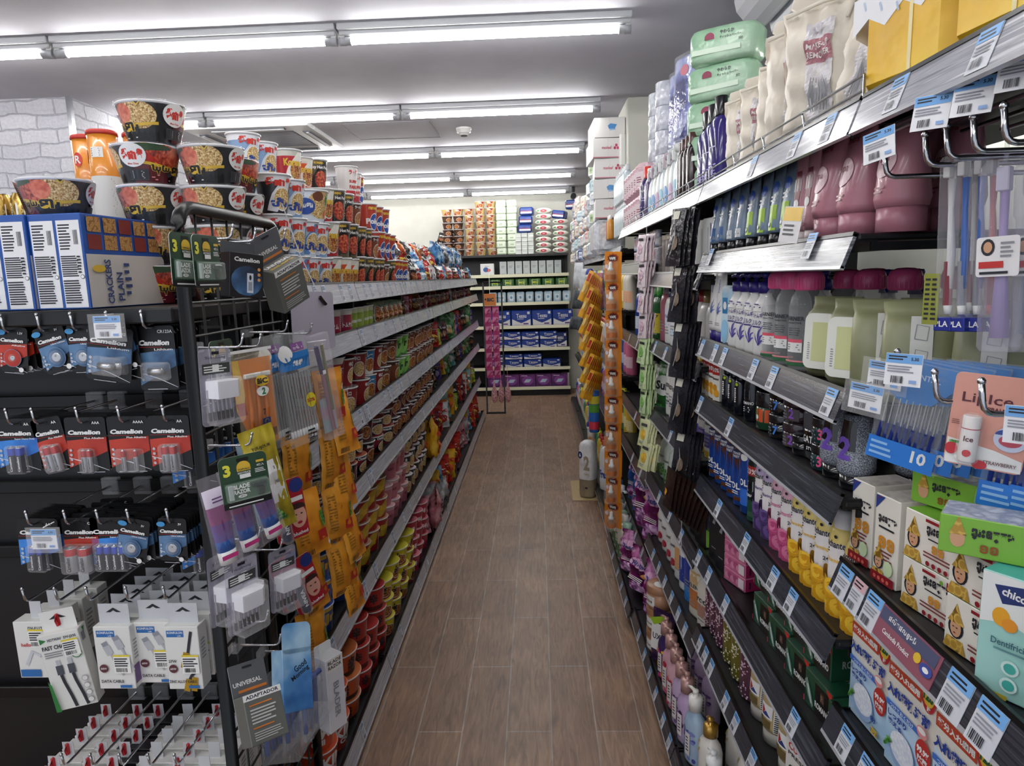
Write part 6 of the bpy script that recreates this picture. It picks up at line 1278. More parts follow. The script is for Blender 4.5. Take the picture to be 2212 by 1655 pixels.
def romano():
 G=mat('#1d4c35',.3,0,.3);m=MB();m.box(-.044,.044,0,.09,0,.068,G,.001);cv=Cv(m,flat(0));cv.rect(-.01,.04,.0,.058,mat('#1a1512',.35));cv.text('ROMANO',.014,.02,.012,WHITE,.046,.03);cv.rect(.008,.02,.032,.05,mat('#4a3a30'));cv.text('R',.014,.041,.012,mat('#8a6a58'));cv.poly([(.024,.068),(.044,.068),(.044,.05)],mat('#c0302a'));cv.poly([(-.042,.046),(-.034,.054),(-.02,.03),(-.012,.012),(-.016,.006),(-.03,.02)],mat('#7f9a90',.2));cv.poly([(-.034,.042),(-.031,.044),(-.017,.014),(-.02,.012)],mat('#d8e0dc',.2));cv.rect(-.044,-.041,.004,.016,mat('#c0305a'))
 s_=Cv(m,lambda u,v,o:(.044+o,u,v));s_.text('ROMANO',.05,.03,.014,mat('#a8b0a8'),.06);t_=Cv(m,topf(.068));t_.text('ROMANO',0,.05,.012,mat('#8fa098'),.05);t_.rect(.025,.038,.044,.058,mat('#9aaaa2'));return Proto(('carton',m))
ROM=romano()
for ly in range(2):
 for i,y in enumerate((1.03,1.128,1.226,1.324,1.42)if ly else(.995,1.09,1.187,1.285,1.383)):
  if ly and i==0:continue
  put(ROM,'gift_box','dark green gift box with black panel, %s layer, %s from the near end'%(('lower','upper')[ly],nth(i-ly)),'gift box',(XF+.012+.012*ly,y,Z5+.0685*ly),(0,0,RZ+R(7)),group='dark green gift boxes, sixth shelf')
  # seventh shelf: bath oils, gold tubes
def flower(cols,cap):
 B_=mat(cols,.3,0,.5);m=MB();secs=[(.026,.018,0),(.029,.02,.006),(.029,.02,.16),(.02,.014,.178),(.012,.012,.182)];loftz(m,secs,B_,18,2.6);cv=Cv(m,front_of(secs,2.6),.008);cv.o+=.0004;rnd=random.Random(len(cols)+ord(cols[2]))
 for k in range(60):v=.008+.15*rnd.random();u=.004+rnd.gauss(0,.0065)*(1.2-4*v);r_=rnd.uniform(.0018,.0036);cv.ell(u,v,r_,r_*.8,mat('#dcbcd0')if cols!='#6a6420' else mat('#e2dfc0'),5,rot=rnd.random()*90)
 cv.text('Roy',-.016,.12,.012,WHITE,None,.02,rot=90);q=MB();loftz(q,[(.016,.014,.181),(.018,.015,.183),(.017,.014,.196)],cap);return Proto(('bottle',m),('cap',q))
FP=flower('#5a3446',mat('#4a2a3a',.3));FO=flower('#6a6420',mat('#5a5418',.3))
for i,(y,P_)in enumerate(((1.50,FP),(1.575,FO),(1.65,FO),(1.725,FP),(1.79,FP))):put(P_,'bath_bottle','%s bath bottle with pale blossom print, %s from the gold tubes'%('olive' if P_ is FO else 'plum',nth(i)),'bath bottle',(XF+.03,y,Z6),(0,0,RZ+R(22)),group='blossom print bath bottles')
GT=tex(['#a89468','#c2ae80','#d2c094'],7,'noise',.25);m,c,cv=tube_mb(.034,.195,.03,GT,mat('#a9a59c',.2),d=.024,capw=.9);cv.o+=.0006;cv.text('GLUTA-HYA',.004,.12,.010,INK,.05,.01);cv.lines(-.016,.02,.105,.112,1,INK);cv.rect(-.022,.012,.06,.09,WHITE);cv.poly([(-.018,.064),(.008,.064),(-.006,.075)],mat('#2a3a7a'));cv.poly([(-.018,.064),(-.018,.086),(-.008,.075)],mat('#a82a30'));cv.rect(-.03,.008,.038,.056,mat('#6a5a34'));cv.rect(.016,.031,.035,.095,WHITE);cv.lines(.018,.03,.037,.093,12,INK,.5);GLU=Proto(('tube',m),('cap',c))
for i,y in enumerate((1.25,1.345,1.43)):put(GLU,'lotion_tube','gold lotion tube on clear cap, %s from the near end'%nth(i),'lotion tube',(XF+.035,y,Z6),(0,0,RZ+R(24)),group='gold lotion tubes')
m=MB();m.box(-.034,.034,0,.07,0,.14,mat('#dcdad6',.4),.001);cv=Cv(m,flat(0));cv.text('CUTE',0,.12,.014,mat('#b3282a'),.05,.03);cv.text('PRESS',0,.104,.008,INK,.05);cv.ell(-.014,.066,.01,.016,mat('#2f4a34'));cv.ell(.012,.05,.010,.008,mat('#5a2a1c'));cv.ell(-.01,.026,.014,.02,mat('#d8b06a'));cv.ell(.014,.016,.012,.014,mat('#c8862a'));put(Proto(('carton',m)),'powder_box','white powder box with fruit pictures beside the gold tubes','powder box',(XF+.006,1.155,Z6),(0,0,RZ+R(14)));m=MB();m.box(-.03,.03,0,.07,0,.13,mat('#1c2a4a',.35),.002);put(Proto(('carton',m)),'powder_box','navy box low at the near end beside the powder box','powder box',(XF+.02,1.08,Z6),(0,0,RZ+R(10)))
# lowest shelf of this bay: gold pumps
def fl_art(c1,c2,lab=None):
 def f(cv):
  rnd=random.Random(len(c1)+ord(c1[1])+ord(c2[2]))
  for k in range(14):cv.ell(rnd.uniform(-.026,.026),rnd.uniform(.01,.11),rnd.uniform(.005,.011),rnd.uniform(.005,.011),mat((c1,c2)[k%2]),9,rot=rnd.random()*90)
  cv.rect(-.008,.012,.03,.1,mat(lab or '#dcd8d8'));cv.lines(-.004,.008,.04,.09,5,INK,.4)
 return f
GOLDP=mat('#b08a3c',.25,.6);RGOLD=mat('#b8918a',.25,.3);PW1=pump_bottle(.038,.026,.165,mat('#e6e3dc',.3,0,.3),GOLDP,lambda cv:(cv.text('NESS',0,.04,.016,mat('#4a4438'),.05),[cv.ell(-.028+.004*(k%5),.10+.006*k,.004,.003,mat('#b8a468'),8)for k in range(8)],cv.rect(-.03,.03,.018,.022,mat('#c9b888'))),.016,.018,.25,2.4,.03)
for i,(x,y)in enumerate(((.445,1.675),(.53,1.60),(.53,1.71))):put(PW1,'pump_bottle','white bath bottle with gold collar on the lowest shelf, %s'%nth(i),'lotion bottle',(x,y,Z7),(0,0,RZ+R(20)),group='white bath bottles with gold collar')
put(pump_bottle(.036,.026,.15,mat('#e6e6e4',.3,0,.3),mat('#dfe0e0',.3),None,.016,.024,.3),'pump_bottle','plain white pump bottle on the lowest shelf below the gold tubes','lotion bottle',(.428,1.575,Z7),(0,0,RZ+R(20)))

# ------------------------------------------------------------------ bay beside the toothbrush hooks
ZA,ZB=RD[0][1]+.001,RD[0][2]+.001
KH=tex(['#b08a3a','#d8b45a','#7a5a1c'],90,'voronoi',.4);SKIN=mat('#c99a78',.5);DRED=mat('#8a1c26',.4);LEAFG=mat('#6aa032',.35)
def tpaste(w,h,d,upright=False):
 m=MB();m.box(-w/2,w/2,0,d,0,h,mat('#e4e0d6',.4),.001,faces={'t':LEAFG if not upright else tex(['#d8d4cc','#a8a49a'],60,'noise',.3)});c=Cv(m,flat(0))
 def lady(u,v,s):c.ell(u,v,.012*s,.014*s,INK,14);c.ell(u,v,.0085*s,.012*s,SKIN,14);c.poly([(u-.013*s,v+.006*s),(u+.013*s,v+.006*s),(u+.007*s,v+.016*s),(u,v+.032*s),(u-.007*s,v+.016*s)],KH);c.poly([(u-.018*s,v-.03*s),(u+.018*s,v-.03*s),(u+.012*s,v-.014*s),(u-.012*s,v-.014*s)],KH);c.ell(u-.003*s,v+.001*s,.0016*s,.0008*s,INK,8);c.ell(u+.003*s,v+.001*s,.0016*s,.0008*s,INK,8);c.ell(u,v-.006*s,.002*s,.001*s,DRED,8)
 if upright:
  c.poly([(-w*.48,h-.002),(-w*.1,h-.002),(-w*.48,h-.022)],mat('#2a3f86'));c.poly([(-w*.48,h-.010),(-w*.25,h-.002),(-w*.3,h-.002)],DRED);c.text('ព្រះឧត្តម',.002,h-.034,.012,INK,w*.75,.05);c.lines(-w*.3,w*.36,h-.048,h-.042,1,INK);c.text('១១',.002,h-.066,.018,mat('#c8862a'),None,.05);c.lines(-w*.36,w*.4,h-.092,h-.076,3,mat('#7a3a3a'));lady(-w*.22,.03,.8);c.ell(w*.22,.026,.009,.011,mat('#c8dcb0'),14);c.rect(-w*.48,w*.48,.001,.014,DRED);[c.ell(-w*.3+.009*k,.007,.003,.003,mat('#d86a5a'),8)for k in range(4)]
 else:
  lady(-w*.33,h*.45,h/.07);c.text('ព្រះឧត្តម',.012,h*.74,h*.2,INK,w*.44,.05);c.lines(-.006,.03,h*.56,h*.62,1,INK);c.text('១១',.01,h*.42,h*.17,mat('#c8862a'),None,.05);c.lines(-.012,.036,h*.2,h*.34,2,mat('#7a3a3a'));[c.ell(-.004+.010*k,h*.1,.0034,.0034,DRED,8)for k in range(4)];c.rect(w*.3,w*.48,h*.8,h*.97,DRED);c.rect(-w*.1,w*.12,h*.92,h*.98,DRED);c.ell(w*.22,h*.9,.003,.003,LEAFG,8)
  s_=Cv(m,lambda u,v,o:(w/2+o,u,v));[s_.lines(.012+.011*k,.017+.011*k,h*.15,h*.85,10,QUOTE,.6,.6)for k in range(int((d-.05)/.011))];s_.rect(d-.03,d-.022,.003,h-.003,mat('#2f7a3a'))
 return Proto(('carton',m))
TPU,TPL=tpaste(.048,.125,.07,True),tpaste(.098,.064,.085);XA=.466
for i,y in enumerate((.967-.03,.887)):put(TPU,'toothpaste_box','upright white toothpaste box at the deodorant end, %s'%nth(i),'toothpaste',(XA+.006,y+.03-.02*i,ZA),(0,0,RZ+R(10)),group='upright white toothpaste boxes')
for q_,(x,y,n)in enumerate(((XA+.012,.80,2),(XA+.006,.695,2),(XA+.11,.74,2),(XA+.115,.635,2),(XA+.125,.53,2))):
 for ly in range(n):put(TPL,'toothpaste_box','white toothpaste box with crowned lady, %s pile from the upright ones, %s'%(nth(q_),('lower','upper')[ly]),'toothpaste',(x,y,ZA+.065*ly),(0,0,RZ+R(10)),group='piled white toothpaste boxes')
G3=mat('#7ab03c',.35)
m=MB();m.box(-.075,.075,0,.055,0,.042,G3,.001,faces={'l':mat('#e4e2dc',.4),'t':tex(['#c8ccd4','#8a93a8','#d8dce2'],50,'noise',.3)});c=Cv(m,flat(0));c.ell(-.058,.018,.007,.010,SKIN,12);c.poly([(-.066,.022),(-.050,.022),(-.058,.042)],KH);c.text('ព្រះឧត្តម',-.028,.026,.012,INK,.036,.05);c.text('១១',-.03,.011,.009,mat('#8a4a1c'),None,.04);c.lines(.01,.066,.012,.034,3,mat('#4a6a2a'));[c.ell(.018+.012*k,.008,.003,.003,DRED,8)for k in range(4)];s_=Cv(m,lambda u,v,o:(-.075-o,u,v));[s_.ell(.01+.012*k,.028-.014*r_,.0045,.0055,mat(('#3f7a3a','#6a4a3a')[(k+r_)%2]),10)for k in range(4)for r_ in range(2)]
TPG=Proto(('carton',m));put(TPG,'toothpaste_box','green toothpaste box lying on the piles, farther one','toothpaste',(XA+.05,.80,ZA+.131),(0,0,RZ+R(24)));put(TPG,'toothpaste_box','green-sided toothpaste box with round pictures on its end, lying on top','toothpaste',(XA+.02,.66,ZA+.131),(0,0,RZ+R(52)))
def chicco(fruit):
 m=MB();m.box(-.032,.032,0,.05,0,.13,mat('#9fcfc8',.4),.001,faces={'t':mat('#4fb3a8',.4),'r':mat('#c9d4d6',.4)});c=Cv(m,flat(0));c.poly([(-.031,.075),(-.005,.082),(.031,.07),(.031,.129),(-.031,.129)],mat('#e4e6e4',.4));c.poly([(-.02,.118),(.012,.124),(.02,.108),(-.012,.100)],mat('#24346c'));c.text('chicco',0,.112,.0085,WHITE,.026,.03,-8);c.ell(-.012,.086,.008,.010,mat(fruit));c.ell(-.004,.08,.007,.007,mat('#e0902a'));c.ell(.016,.09,.008,.011,mat('#3fa89c'));c.text('1-5',.016,.09,.006,WHITE);c.text('Dentifricio',-.002,.06,.007,mat('#3a6a78'),.034);c.lines(-.016,.018,.05,.055,1,mat('#5a8a90'));[c.ell(.0,.036-.018*k,.008,.008,mat('#cfe6e2'),14)for k in range(2)];[c.ell(.0,.036-.018*k,.0055,.0055,mat('#3fa89c'),12)for k in range(2)];c.rect(-.018,.0,.001,.006,mat('#c8b03a'))
 s_=Cv(m,lambda u,v,o:(.032+o,u,v));s_.lines(.004,.012,.01,.12,24,GREY);s_.lines(.018,.044,.03,.12,12,GREY);return Proto(('carton',m))
put(chicco('#e0a02a'),'childrens_toothpaste_box','mint green toothpaste box with orange fruit','toothpaste',(XA-.002,.635,ZA),(0,0,RZ+R(32)));put(chicco('#7ab03a'),'childrens_toothpaste_box','mint green toothpaste box with apple and banana','toothpaste',(XA-.006,.548,ZA),(0,0,RZ+R(32)))
m=MB();m.lathe([(.036,0),(.038,.003),(.038,.022),(.036,.024)],mat('#e4e4de',.35),26);c=Cv(m,cone(lambda v:.038));c.text('MONSTER',0,.011,.008,mat('#3a4a86'),.05,.02);q=MB();q.lathe([(.0375,.0235),(.039,.025),(.039,.032),(.036,.034),(.0001,.034)],mat('#dedcd0',.35),26,cap=False);c=Cv(q,topf(.034));c.ell(0,0,.032,.032,mat('#8a5a4a'),20);c.ell(0,0,.024,.024,mat('#d8d2be'),18);c.text('ដុះធ្មេញ',0,0,.012,DRED,.036,.05)
put(Proto(('tin',m),('lid',q)),'tooth_powder_tin','round white tooth powder tin beside the mint green boxes','tin',(XA+.035,.665,ZA),(0,0,RZ+R(30)))
# denture tablets below
def denture():
 SK=tex(['#8fb8dc','#b8d4ea','#d8e6f2'],9,'noise',.4);m=MB();w,h=.1,.17;m.box(-w/2,w/2,0,.08,0,h,mat('#dfdcd2',.4),.001,faces={'r':mat('#d8d5cc',.4),'t':mat('#e2dfd6',.4)});c=Cv(m,flat(0));B_=mat('#1f3f94',.4)
 c.poly([(-.049,.001),(.049,.001),(.049,.07),(-.049,.10)],SK);c.ell(-.006,h-.012,.013,.011,YEL,16,0,180);c.rect(-.02,.008,h-.018,h-.012,YEL);c.text('TOPVALU',-.006,h-.0155,.004,DG,.026,.04)
 c.rect(-.048,.02,h-.042,h-.024,mat('#b8442a'));c.text('部分入れ歯用',-.014,h-.033,.010,WHITE,.062,.05);c.ell(.034,h-.024,.014,.022,mat('#b3282c'),20);c.ell(.034,h-.024,.011,.014,YEL,18);c.text('120',.034,h-.024,.014,mat('#1c5a3a'),.019,.06);c.text('錠',.036,h-.04,.007,WHITE)
 c.text('入れ歯洗浄剤',-.004,h-.06,.017,B_,.088,.07);c.poly([(-.048,h-.078),(.03,h-.078),(.024,h-.086),(-.048,h-.086)],mat('#3a6ac0'));c.text('つけておくだけ',-.014,h-.082,.006,WHITE,.05);c.text('しっかり',-.022,h-.094,.009,B_,.04,.05);c.text('洗える',-.026,h-.105,.008,B_,.03,.05)
 c.ell(-.008,.036,.027,.026,mat('#8fa8d0'),24);c.ell(-.008,.041,.025,.022,tex(['#c8d2e2','#e6eaf0'],200,'noise',.6),24);c.ell(.034,.066,.015,.02,mat('#b3302c'),20);c.text('99.9%',.034,.07,.009,WHITE,.024,.05);c.text('除菌',.034,.058,.010,WHITE,None,.04);c.text('5分',.022,.03,.009,B_,None,.05);c.rect(.018,.034,.008,.018,YEL);c.text('ミント',.026,.013,.006,B_);[c.ell(-.04+.004*k,.03+.005*k,.006,.003,GREENS,10,rot=50-30*k)for k in range(3)];c.ell(.032,h-.074,.010,.008,mat('#d88a8a'));c.ell(.032,h-.072,.008,.004,WHITE)
 return Proto(('carton',m))
DEN=denture()
for i,y in enumerate((.915,.808,.70,.59)):put(DEN,'denture_tablet_box','white and blue denture tablet box, %s from the green gift boxes'%nth(i),'denture tablets',(XA+.004,y,ZB+.0),(0,0,RZ+R(4)),group='denture tablet boxes')
# goods on hooks over the toothpaste
HKR=hook_mb(.31,.034,.0032,.03)
for i,(y,z)in enumerate(((.90,1.622),(.81,1.622),(.77,1.623),(.725,1.622),(.68,1.622))):put(HKR,'display_hook','chrome hook over the toothbrushes, %s from the pink tubes'%nth(i),'hook',(.755,y,z),(0,0,RZ),group='chrome hooks over the toothbrushes')
for i,(y,z)in enumerate(((.84,1.372),(.76,1.358),(.68,1.36))):put(HKR,'display_hook','chrome hook carrying interdental bags and lip balms, %s from the wipes'%nth(i),'hook',(.755,y,z),(0,0,RZ),group='chrome hooks over the toothpaste')
m=MB();[m.box(.755,.775,.15,.94,z-.012,z+.012,BLKMET,.002)for z in(1.61,1.365)];m.box(.755,.775,.92,.945,1.09,1.65,BLKMET,.002);m.box(.755,.775,.15,.175,1.09,1.65,BLKMET,.002);put(Proto(('rails',m)),'hook_rail','black hook rails behind the toothbrushes','hook rail',(0,0,0))
m=MB();[m.box(.46,.75,.14,.94,1.676-.0,1.6795,mat('#2a2b30',.4))for k in(0,)];[m.tube([(.46+.05*k,.14,1.67),(.46+.05*k,.94,1.67)],.003,CHROME,5)for k in range(6)];put(Proto(('rack',m)),'wire_rack','wire rack under the top deck over the toothbrush hooks','wire rack',(0,0,.012))
def brush(hc,tip,low):
 b=MB();b.tube([(0,0,0),(0,-.001,-.04),(.002,0,-.10),(-.001,0,-.17)],[.0055,.0035,.0055,.0045],hc,8);b.box(-.005,.005,-.002,.002,-.002,.022,WHITE,.002);b.tube([(-.001,0,-.11),(-.001,0,-.17)],.0058,low,8);b.lathe([(.0045,-.182),(.0058,-.17)],tip,8)
 br=MB();br.box(-.0045,.0045,-.014,-.002,.002,.020,mat('#e6e4e2',.8),.001);w=MB();w.box(-.010,.010,-.016,.006,-.186,.03,film('#f4f6fa',.13,.06),.004);bs=MB();bs.box(-.012,.012,-.012,.004,-.205,-.186,mat('#24308a',.35),.001);Cv(bs,flat(-.012)).text('PLA',0,-.195,.008,WHITE);return Proto(('handle',b),('bristles',br),('base',bs),('clear_case',w))
TB=[brush(mat('#2a62b8',.3),WHITE,mat('#b8bcc4',.3)),brush(mat('#d8d8d8',.3),WHITE,mat('#a81f3a',.3)),brush(mat('#c0301f',.3),mat('#c0301f',.3),mat('#a81f2a',.3))]
for x,y,k,w,rz_ in((.482,.82,1,'white and crimson toothbrush beside the pink tubes',25),(.49,.807,0,'blue toothbrush next to the white and crimson one',25),(.503,.80,0,'blue toothbrush next to the red one',30),(.516,.80,2,'clear red toothbrush beside the travel cases',30),(.54,.87,1,'white and crimson toothbrush hung behind',20)):
 put(TB[k],'toothbrush',w,'toothbrush',(x,y,1.607),(0,R(-2),RZ+R(rz_)),s=.85)
m=MB();m.box(-.009,.009,-.001,0,-.06,0,mat('#8a8f3a',.4));c=Cv(m,flat(-.001));c.lines(-.007,-.001,-.056,-.004,9,INK);c.lines(.001,.007,-.056,-.004,9,INK);put(Proto(('sticker',m)),'paper_label','small olive paper label hanging on the first toothbrush','label',(.468,.822,1.50),(0,0,RZ+R(30)))
def tcase(col):
 w=MB();w.loft([oval(a,d,z,18,3.5)for a,d,z in((.017,.008,-.20),(.02,.010,-.195),(.02,.010,-.06),(.0225,.0115,-.055),(.0225,.0115,-.004),(.018,.009,.002))],film('#e6e4f2',.26,.1));b=MB();b.tube([(0,0,-.01),(0,0,-.08),(0,0,-.185)],[.005,.004,.010],mat(col,.35),8);br=MB();br.box(-.006,.006,-.008,.004,-.03,-.005,mat('#cfcbe0',.7),.001)
 l=MB();plate(l,rrect(.04,.042,.003,2,0,-.098),-.0122,-.0112,mat('#e8e6e6',.4));c=Cv(l,flat(-.0122));c.ell(-.009,-.088,.0065,.009,INK,14);c.ell(-.009,-.088,.0042,.006,SKIN,12);c.rect(-.017,.006,-.110,-.103,mat('#c0302c'));c.lines(-.016,.012,-.118,-.112,1,INK);c.lines(.003,.016,-.1,-.082,4,GREY);t_=MB();t_.box(-.002,.002,-.001,.001,0,.03,film('#dcd8ec',.3,.1));t_.tube([(0,0,.03),(0,-.012,.036)],.003,film('#dcd8ec',.4,.1),6);return Proto(('brush',b),('bristles',br),('clear_case',w),('sleeve',l,None,'white paper sleeve with portrait'),('hanger',t_))
for i,(x,y,c_)in enumerate(((.496,.752,'#a896c8'),(.523,.738,'#8aa0b8'),(.56,.74,'#a896c8'),(.55,.79,'#8aa0b8'))):put(tcase(c_),'toothbrush_case','clear toothbrush case with white sleeve, %s from the red toothbrush'%nth(i),'toothbrush case',(x,y,1.615),(0,R(-2),RZ+R(36)),group='clear toothbrush cases')
def interd():
 m=MB();g=pillow(m,.085,.135,.006,film('#e8f0fa',.16,.06,.5,34),seed=21,crimp=.006);b=MB();plate(b,[(-.04,-.002),(.04,-.002),(.04,-.026),(.02,-.05),(-.012,-.056),(-.03,-.046),(-.04,-.05)],.0005,.001,mat('#3f86cc',.35));b3=MB();plate(b3,[(-.04,-.105),(.04,-.105),(.04,-.134),(-.04,-.134)],-.0045,-.004,mat('#2a78d0',.35));c=Cv(b3,flat(-.0045));c.text('10',.022,-.117,.016,WHITE,None,.03);c.lines(-.036,-.008,-.13,-.108,3,mat('#8fbce8'));Cv(b,flat(.0004)).text('INTERDENTAL',-.006,-.018,.007,mat('#c8dcf0'),.06);s=MB()
 for i in range(9):s.tube([(-.03+.0075*i,0,-.05),(-.03+.0075*i,-.001,-.085)],.0008,WHITE,5);s.tube([(-.03+.0075*i,-.001,-.085),(-.031+.0075*i,-.002,-.112)],.0026,mat('#2a3f9c',.3),6)
 return Proto(('header_card',b),('base_card',b3,None,'blue base card with white ten'),('brushes',s),('pouch',m))
ITD=interd()
for i in range(6):put(ITD,'interdental_pouch','clear blue interdental brush pouch, %s'%('front one on the hook' if i==0 else '%s one behind it'%nth(i-1)),'interdental brushes',(.463+.016*i,.82-.004*i,1.394),(R(2),R(10-1.5*i),RZ+R(40)),group='clear blue interdental pouches')
for i in range(3):put(ITD,'interdental_pouch','clear blue interdental brush pouch on the hook beyond the lip balm, %s'%nth(i),'interdental brushes',(.53+.02*i,.72-.02*i,1.372),(0,R(4),RZ+R(44)),group='clear blue interdental pouches by the lip balm')
PEACH=mat('#d69a8a',.4)
m=MB();plate(m,rrect(.072,.105,.006,3,0,-.04),-.0006,.0006,mat('#dcd8d6'),PEACH);c=Cv(m,flat(-.0007));c.poly([(-.035,-.091),(.035,-.091),(.035,-.078),(.01,-.07),(-.035,-.062)],WHITE);c.text('LipIce',-.004,-.016,.014,mat('#5a2430'),.046,.01);c.text('LIPBALM',.004,-.025,.004,mat('#5a2430'),.022);c.ell(.022,-.055,.0155,.014,mat('#c8cfe4'),22);c.ell(.022,-.051,.0145,.007,mat('#3a4f94'),18,0,180);c.ell(.022,-.057,.0105,.0065,mat('#b84a5a'),18);c.ell(.022,-.056,.008,.0012,mat('#8a2a3a'),12);c.text('STRAWBERRY',.016,-.084,.004,mat('#7a5a5a'),.03);c.ell(-.03,-.074,.006,.007,mat('#c0303a'));c.ell(-.002,-.088,.007,.005,mat('#c0303a'));[c.ell(-.03+.003*k,-.066,.003,.0015,GREENS,8)for k in range(3)];c.lines(-.033,-.024,-.046,-.04,3,mat('#7a4a4a'));c.text('NEW',.022,-.034,.004,WHITE)
b=MB();b.lathe([(.0078,-.085),(.0088,-.083),(.0088,-.034),(.0082,-.033)],mat('#e8e4e2',.3),16,M=Matrix.Translation((-.014,-.0095,0)));b.lathe([(.0091,-.0475),(.0091,-.0465)],mat('#b83a4a'),16,M=Matrix.Translation((-.014,-.0095,0)),cap=False);c=Cv(b,lambda u,v,o:(-.014+(.0088+o)*math.sin(u/.0088),-.0095-(.0088+o)*math.cos(u/.0088),v));c.text('Ice',0,-.058,.006,mat('#5a2430'));c.ell(0,-.074,.004,.004,mat('#c0303a'),12);w=MB();w.box(-.025,-.003,-.02,-.0008,-.089,-.03,film('#ffffff',.08,.05),.006)
put(Proto(('card',m),('lip_balm',b,None,'white lip balm stick'),('blister',w)),'lip_balm_card','peach lip balm card with white stick hanging over the toothpaste','lip balm',(.492,.735,1.378),(0,R(4),RZ+R(52)))
for i,(x,y,z,r_,h_)in enumerate(((.405,.84,1.668,6,0),(.425,.765,1.688,2,0),(.44,.72,1.692,2,0),(.452,.672,1.703,0,0),(.462,.63,1.712,0,0))):put(TICK2,'price_ticket','blue-topped price ticket over the toothbrushes, %s from the pink tubes'%nth(i),'price ticket',(x,y,z),(R(-8),R(-10 if i==0 else 3),RZ+R(30)),group='price tickets over the toothbrushes',s=.9)
put(TICKET,'price_ticket','clear price holder in front of the sage wipes, lower one','price ticket',(.418,.86,1.362),(0,R(6),RZ+R(36)),s=.85);put(TICKET,'price_ticket','clear price holder in front of the sage wipes, upper one','price ticket',(.435,.85,1.392),(0,R(4),RZ+R(36)),s=.85);put(TICK2,'price_ticket','blue-topped price ticket on the interdental hook','price ticket',(.43,.80,1.408),(R(-6),0,RZ+R(36)),s=.95);put(TICK2,'price_ticket','blue-topped price ticket beside the peach lip balm card','price ticket',(.475,.655,1.372),(0,0,RZ+R(46)),s=.95)
# price tags in the strips of the two near bays
def rtag(z,y,P=TAGR,w='toiletry strip',up=.0,s=1):put(P,'price_tag','small price tag in the grey strip, %s'%w,'price tag',(XR-.0045-.014*0,y,z+.012-.003+up),(R(-20),0,RZ),group='price tags, %s'%w,s=s)
for lv,ys,w in((2,(1.79,1.66,1.58,1.36,1.25,1.005),'under the milk lotion bottles'),(3,(1.80,1.52),'under the gel jars'),(4,(1.60,1.38,1.21,1.12),'under the rose body sprays'),(5,(1.79,1.68,1.52),'under the green gift boxes'),(1,(1.72,1.10),'under the pink tubes'),(6,(1.76,1.70,1.64,1.50,1.42,1.30),'over the gold pumps'),(0,(1.40,1.18,1.05),'under the drawstring bags')):
 for y in ys:rtag(RD[1][lv],y,TAGR,w)
for y in(.86,.70):rtag(RD[0][0],y,TAGR,'under the yellow packs')
for y,P_,s_ in((.93,TAGR,1.1),(.888,TAGP,1.1),(.846,TAGR,1.1),(.665,TAGR,1.15),(.615,TAGR,1.15)):rtag(RD[0][1],y,P_,'under the toothpaste boxes',s=s_)
m=MB();m.box(-.065,.065,-.0008,0,-.042,0,mat('#8a5260',.4));c=Cv(m,flat(-.0008));c.rect(-.06,.06,-.018,-.002,mat('#4a4f6c'));c.text('ផលិតផលខ្មែរ',-.012,-.010,.010,WHITE,.06,.02);c.text('Cambodia Product',-.014,-.028,.006,WHITE,.06);c.ell(.03,-.022,.007,.006,YEL,12);c.ell(.05,-.026,.012,.007,mat('#3a4a94'),14);c.ell(.05,-.026,.006,.003,WHITE,10)
put(Proto(('tag',m)),'shelf_sign','red and grey shelf sign with white script under the toothpaste boxes','sign',(XR-.0045,.765,RD[0][1]+.008),(R(-20),0,RZ))
for y in(.90,.84):rtag(RD[0][2],y,TAGR,'beside the denture boxes')
m=MB();plate(m,rrect(.05,.06,.002,2,0,-.02),-.0006,0,mat('#d9d9dc',.5));put(Proto(('paper',m)),'paper_label','blank white paper label over the gold lotion tubes','label',(XR-.006,1.165,RD[1][6]+.014),(R(-20),R(6),RZ));rtag(RD[1][5],1.09,TAGR,'beside the denture boxes')
m=MB();m.box(-.03,.03,-.0006,0,-.04,.02,mat('#c9c9cc',.4));c=Cv(m,flat(-.0006));c.rect(-.028,.028,-.004,.018,YEL);c.lines(-.02,.02,-.03,-.008,3,INK);put(Proto(('card',m)),'promo_card','yellow promotion card leaning over the strip by the pink tubes','promotion card',(XR-.012,1.175,RD[1][1]+.038),(R(-8),R(6),RZ+R(10)))

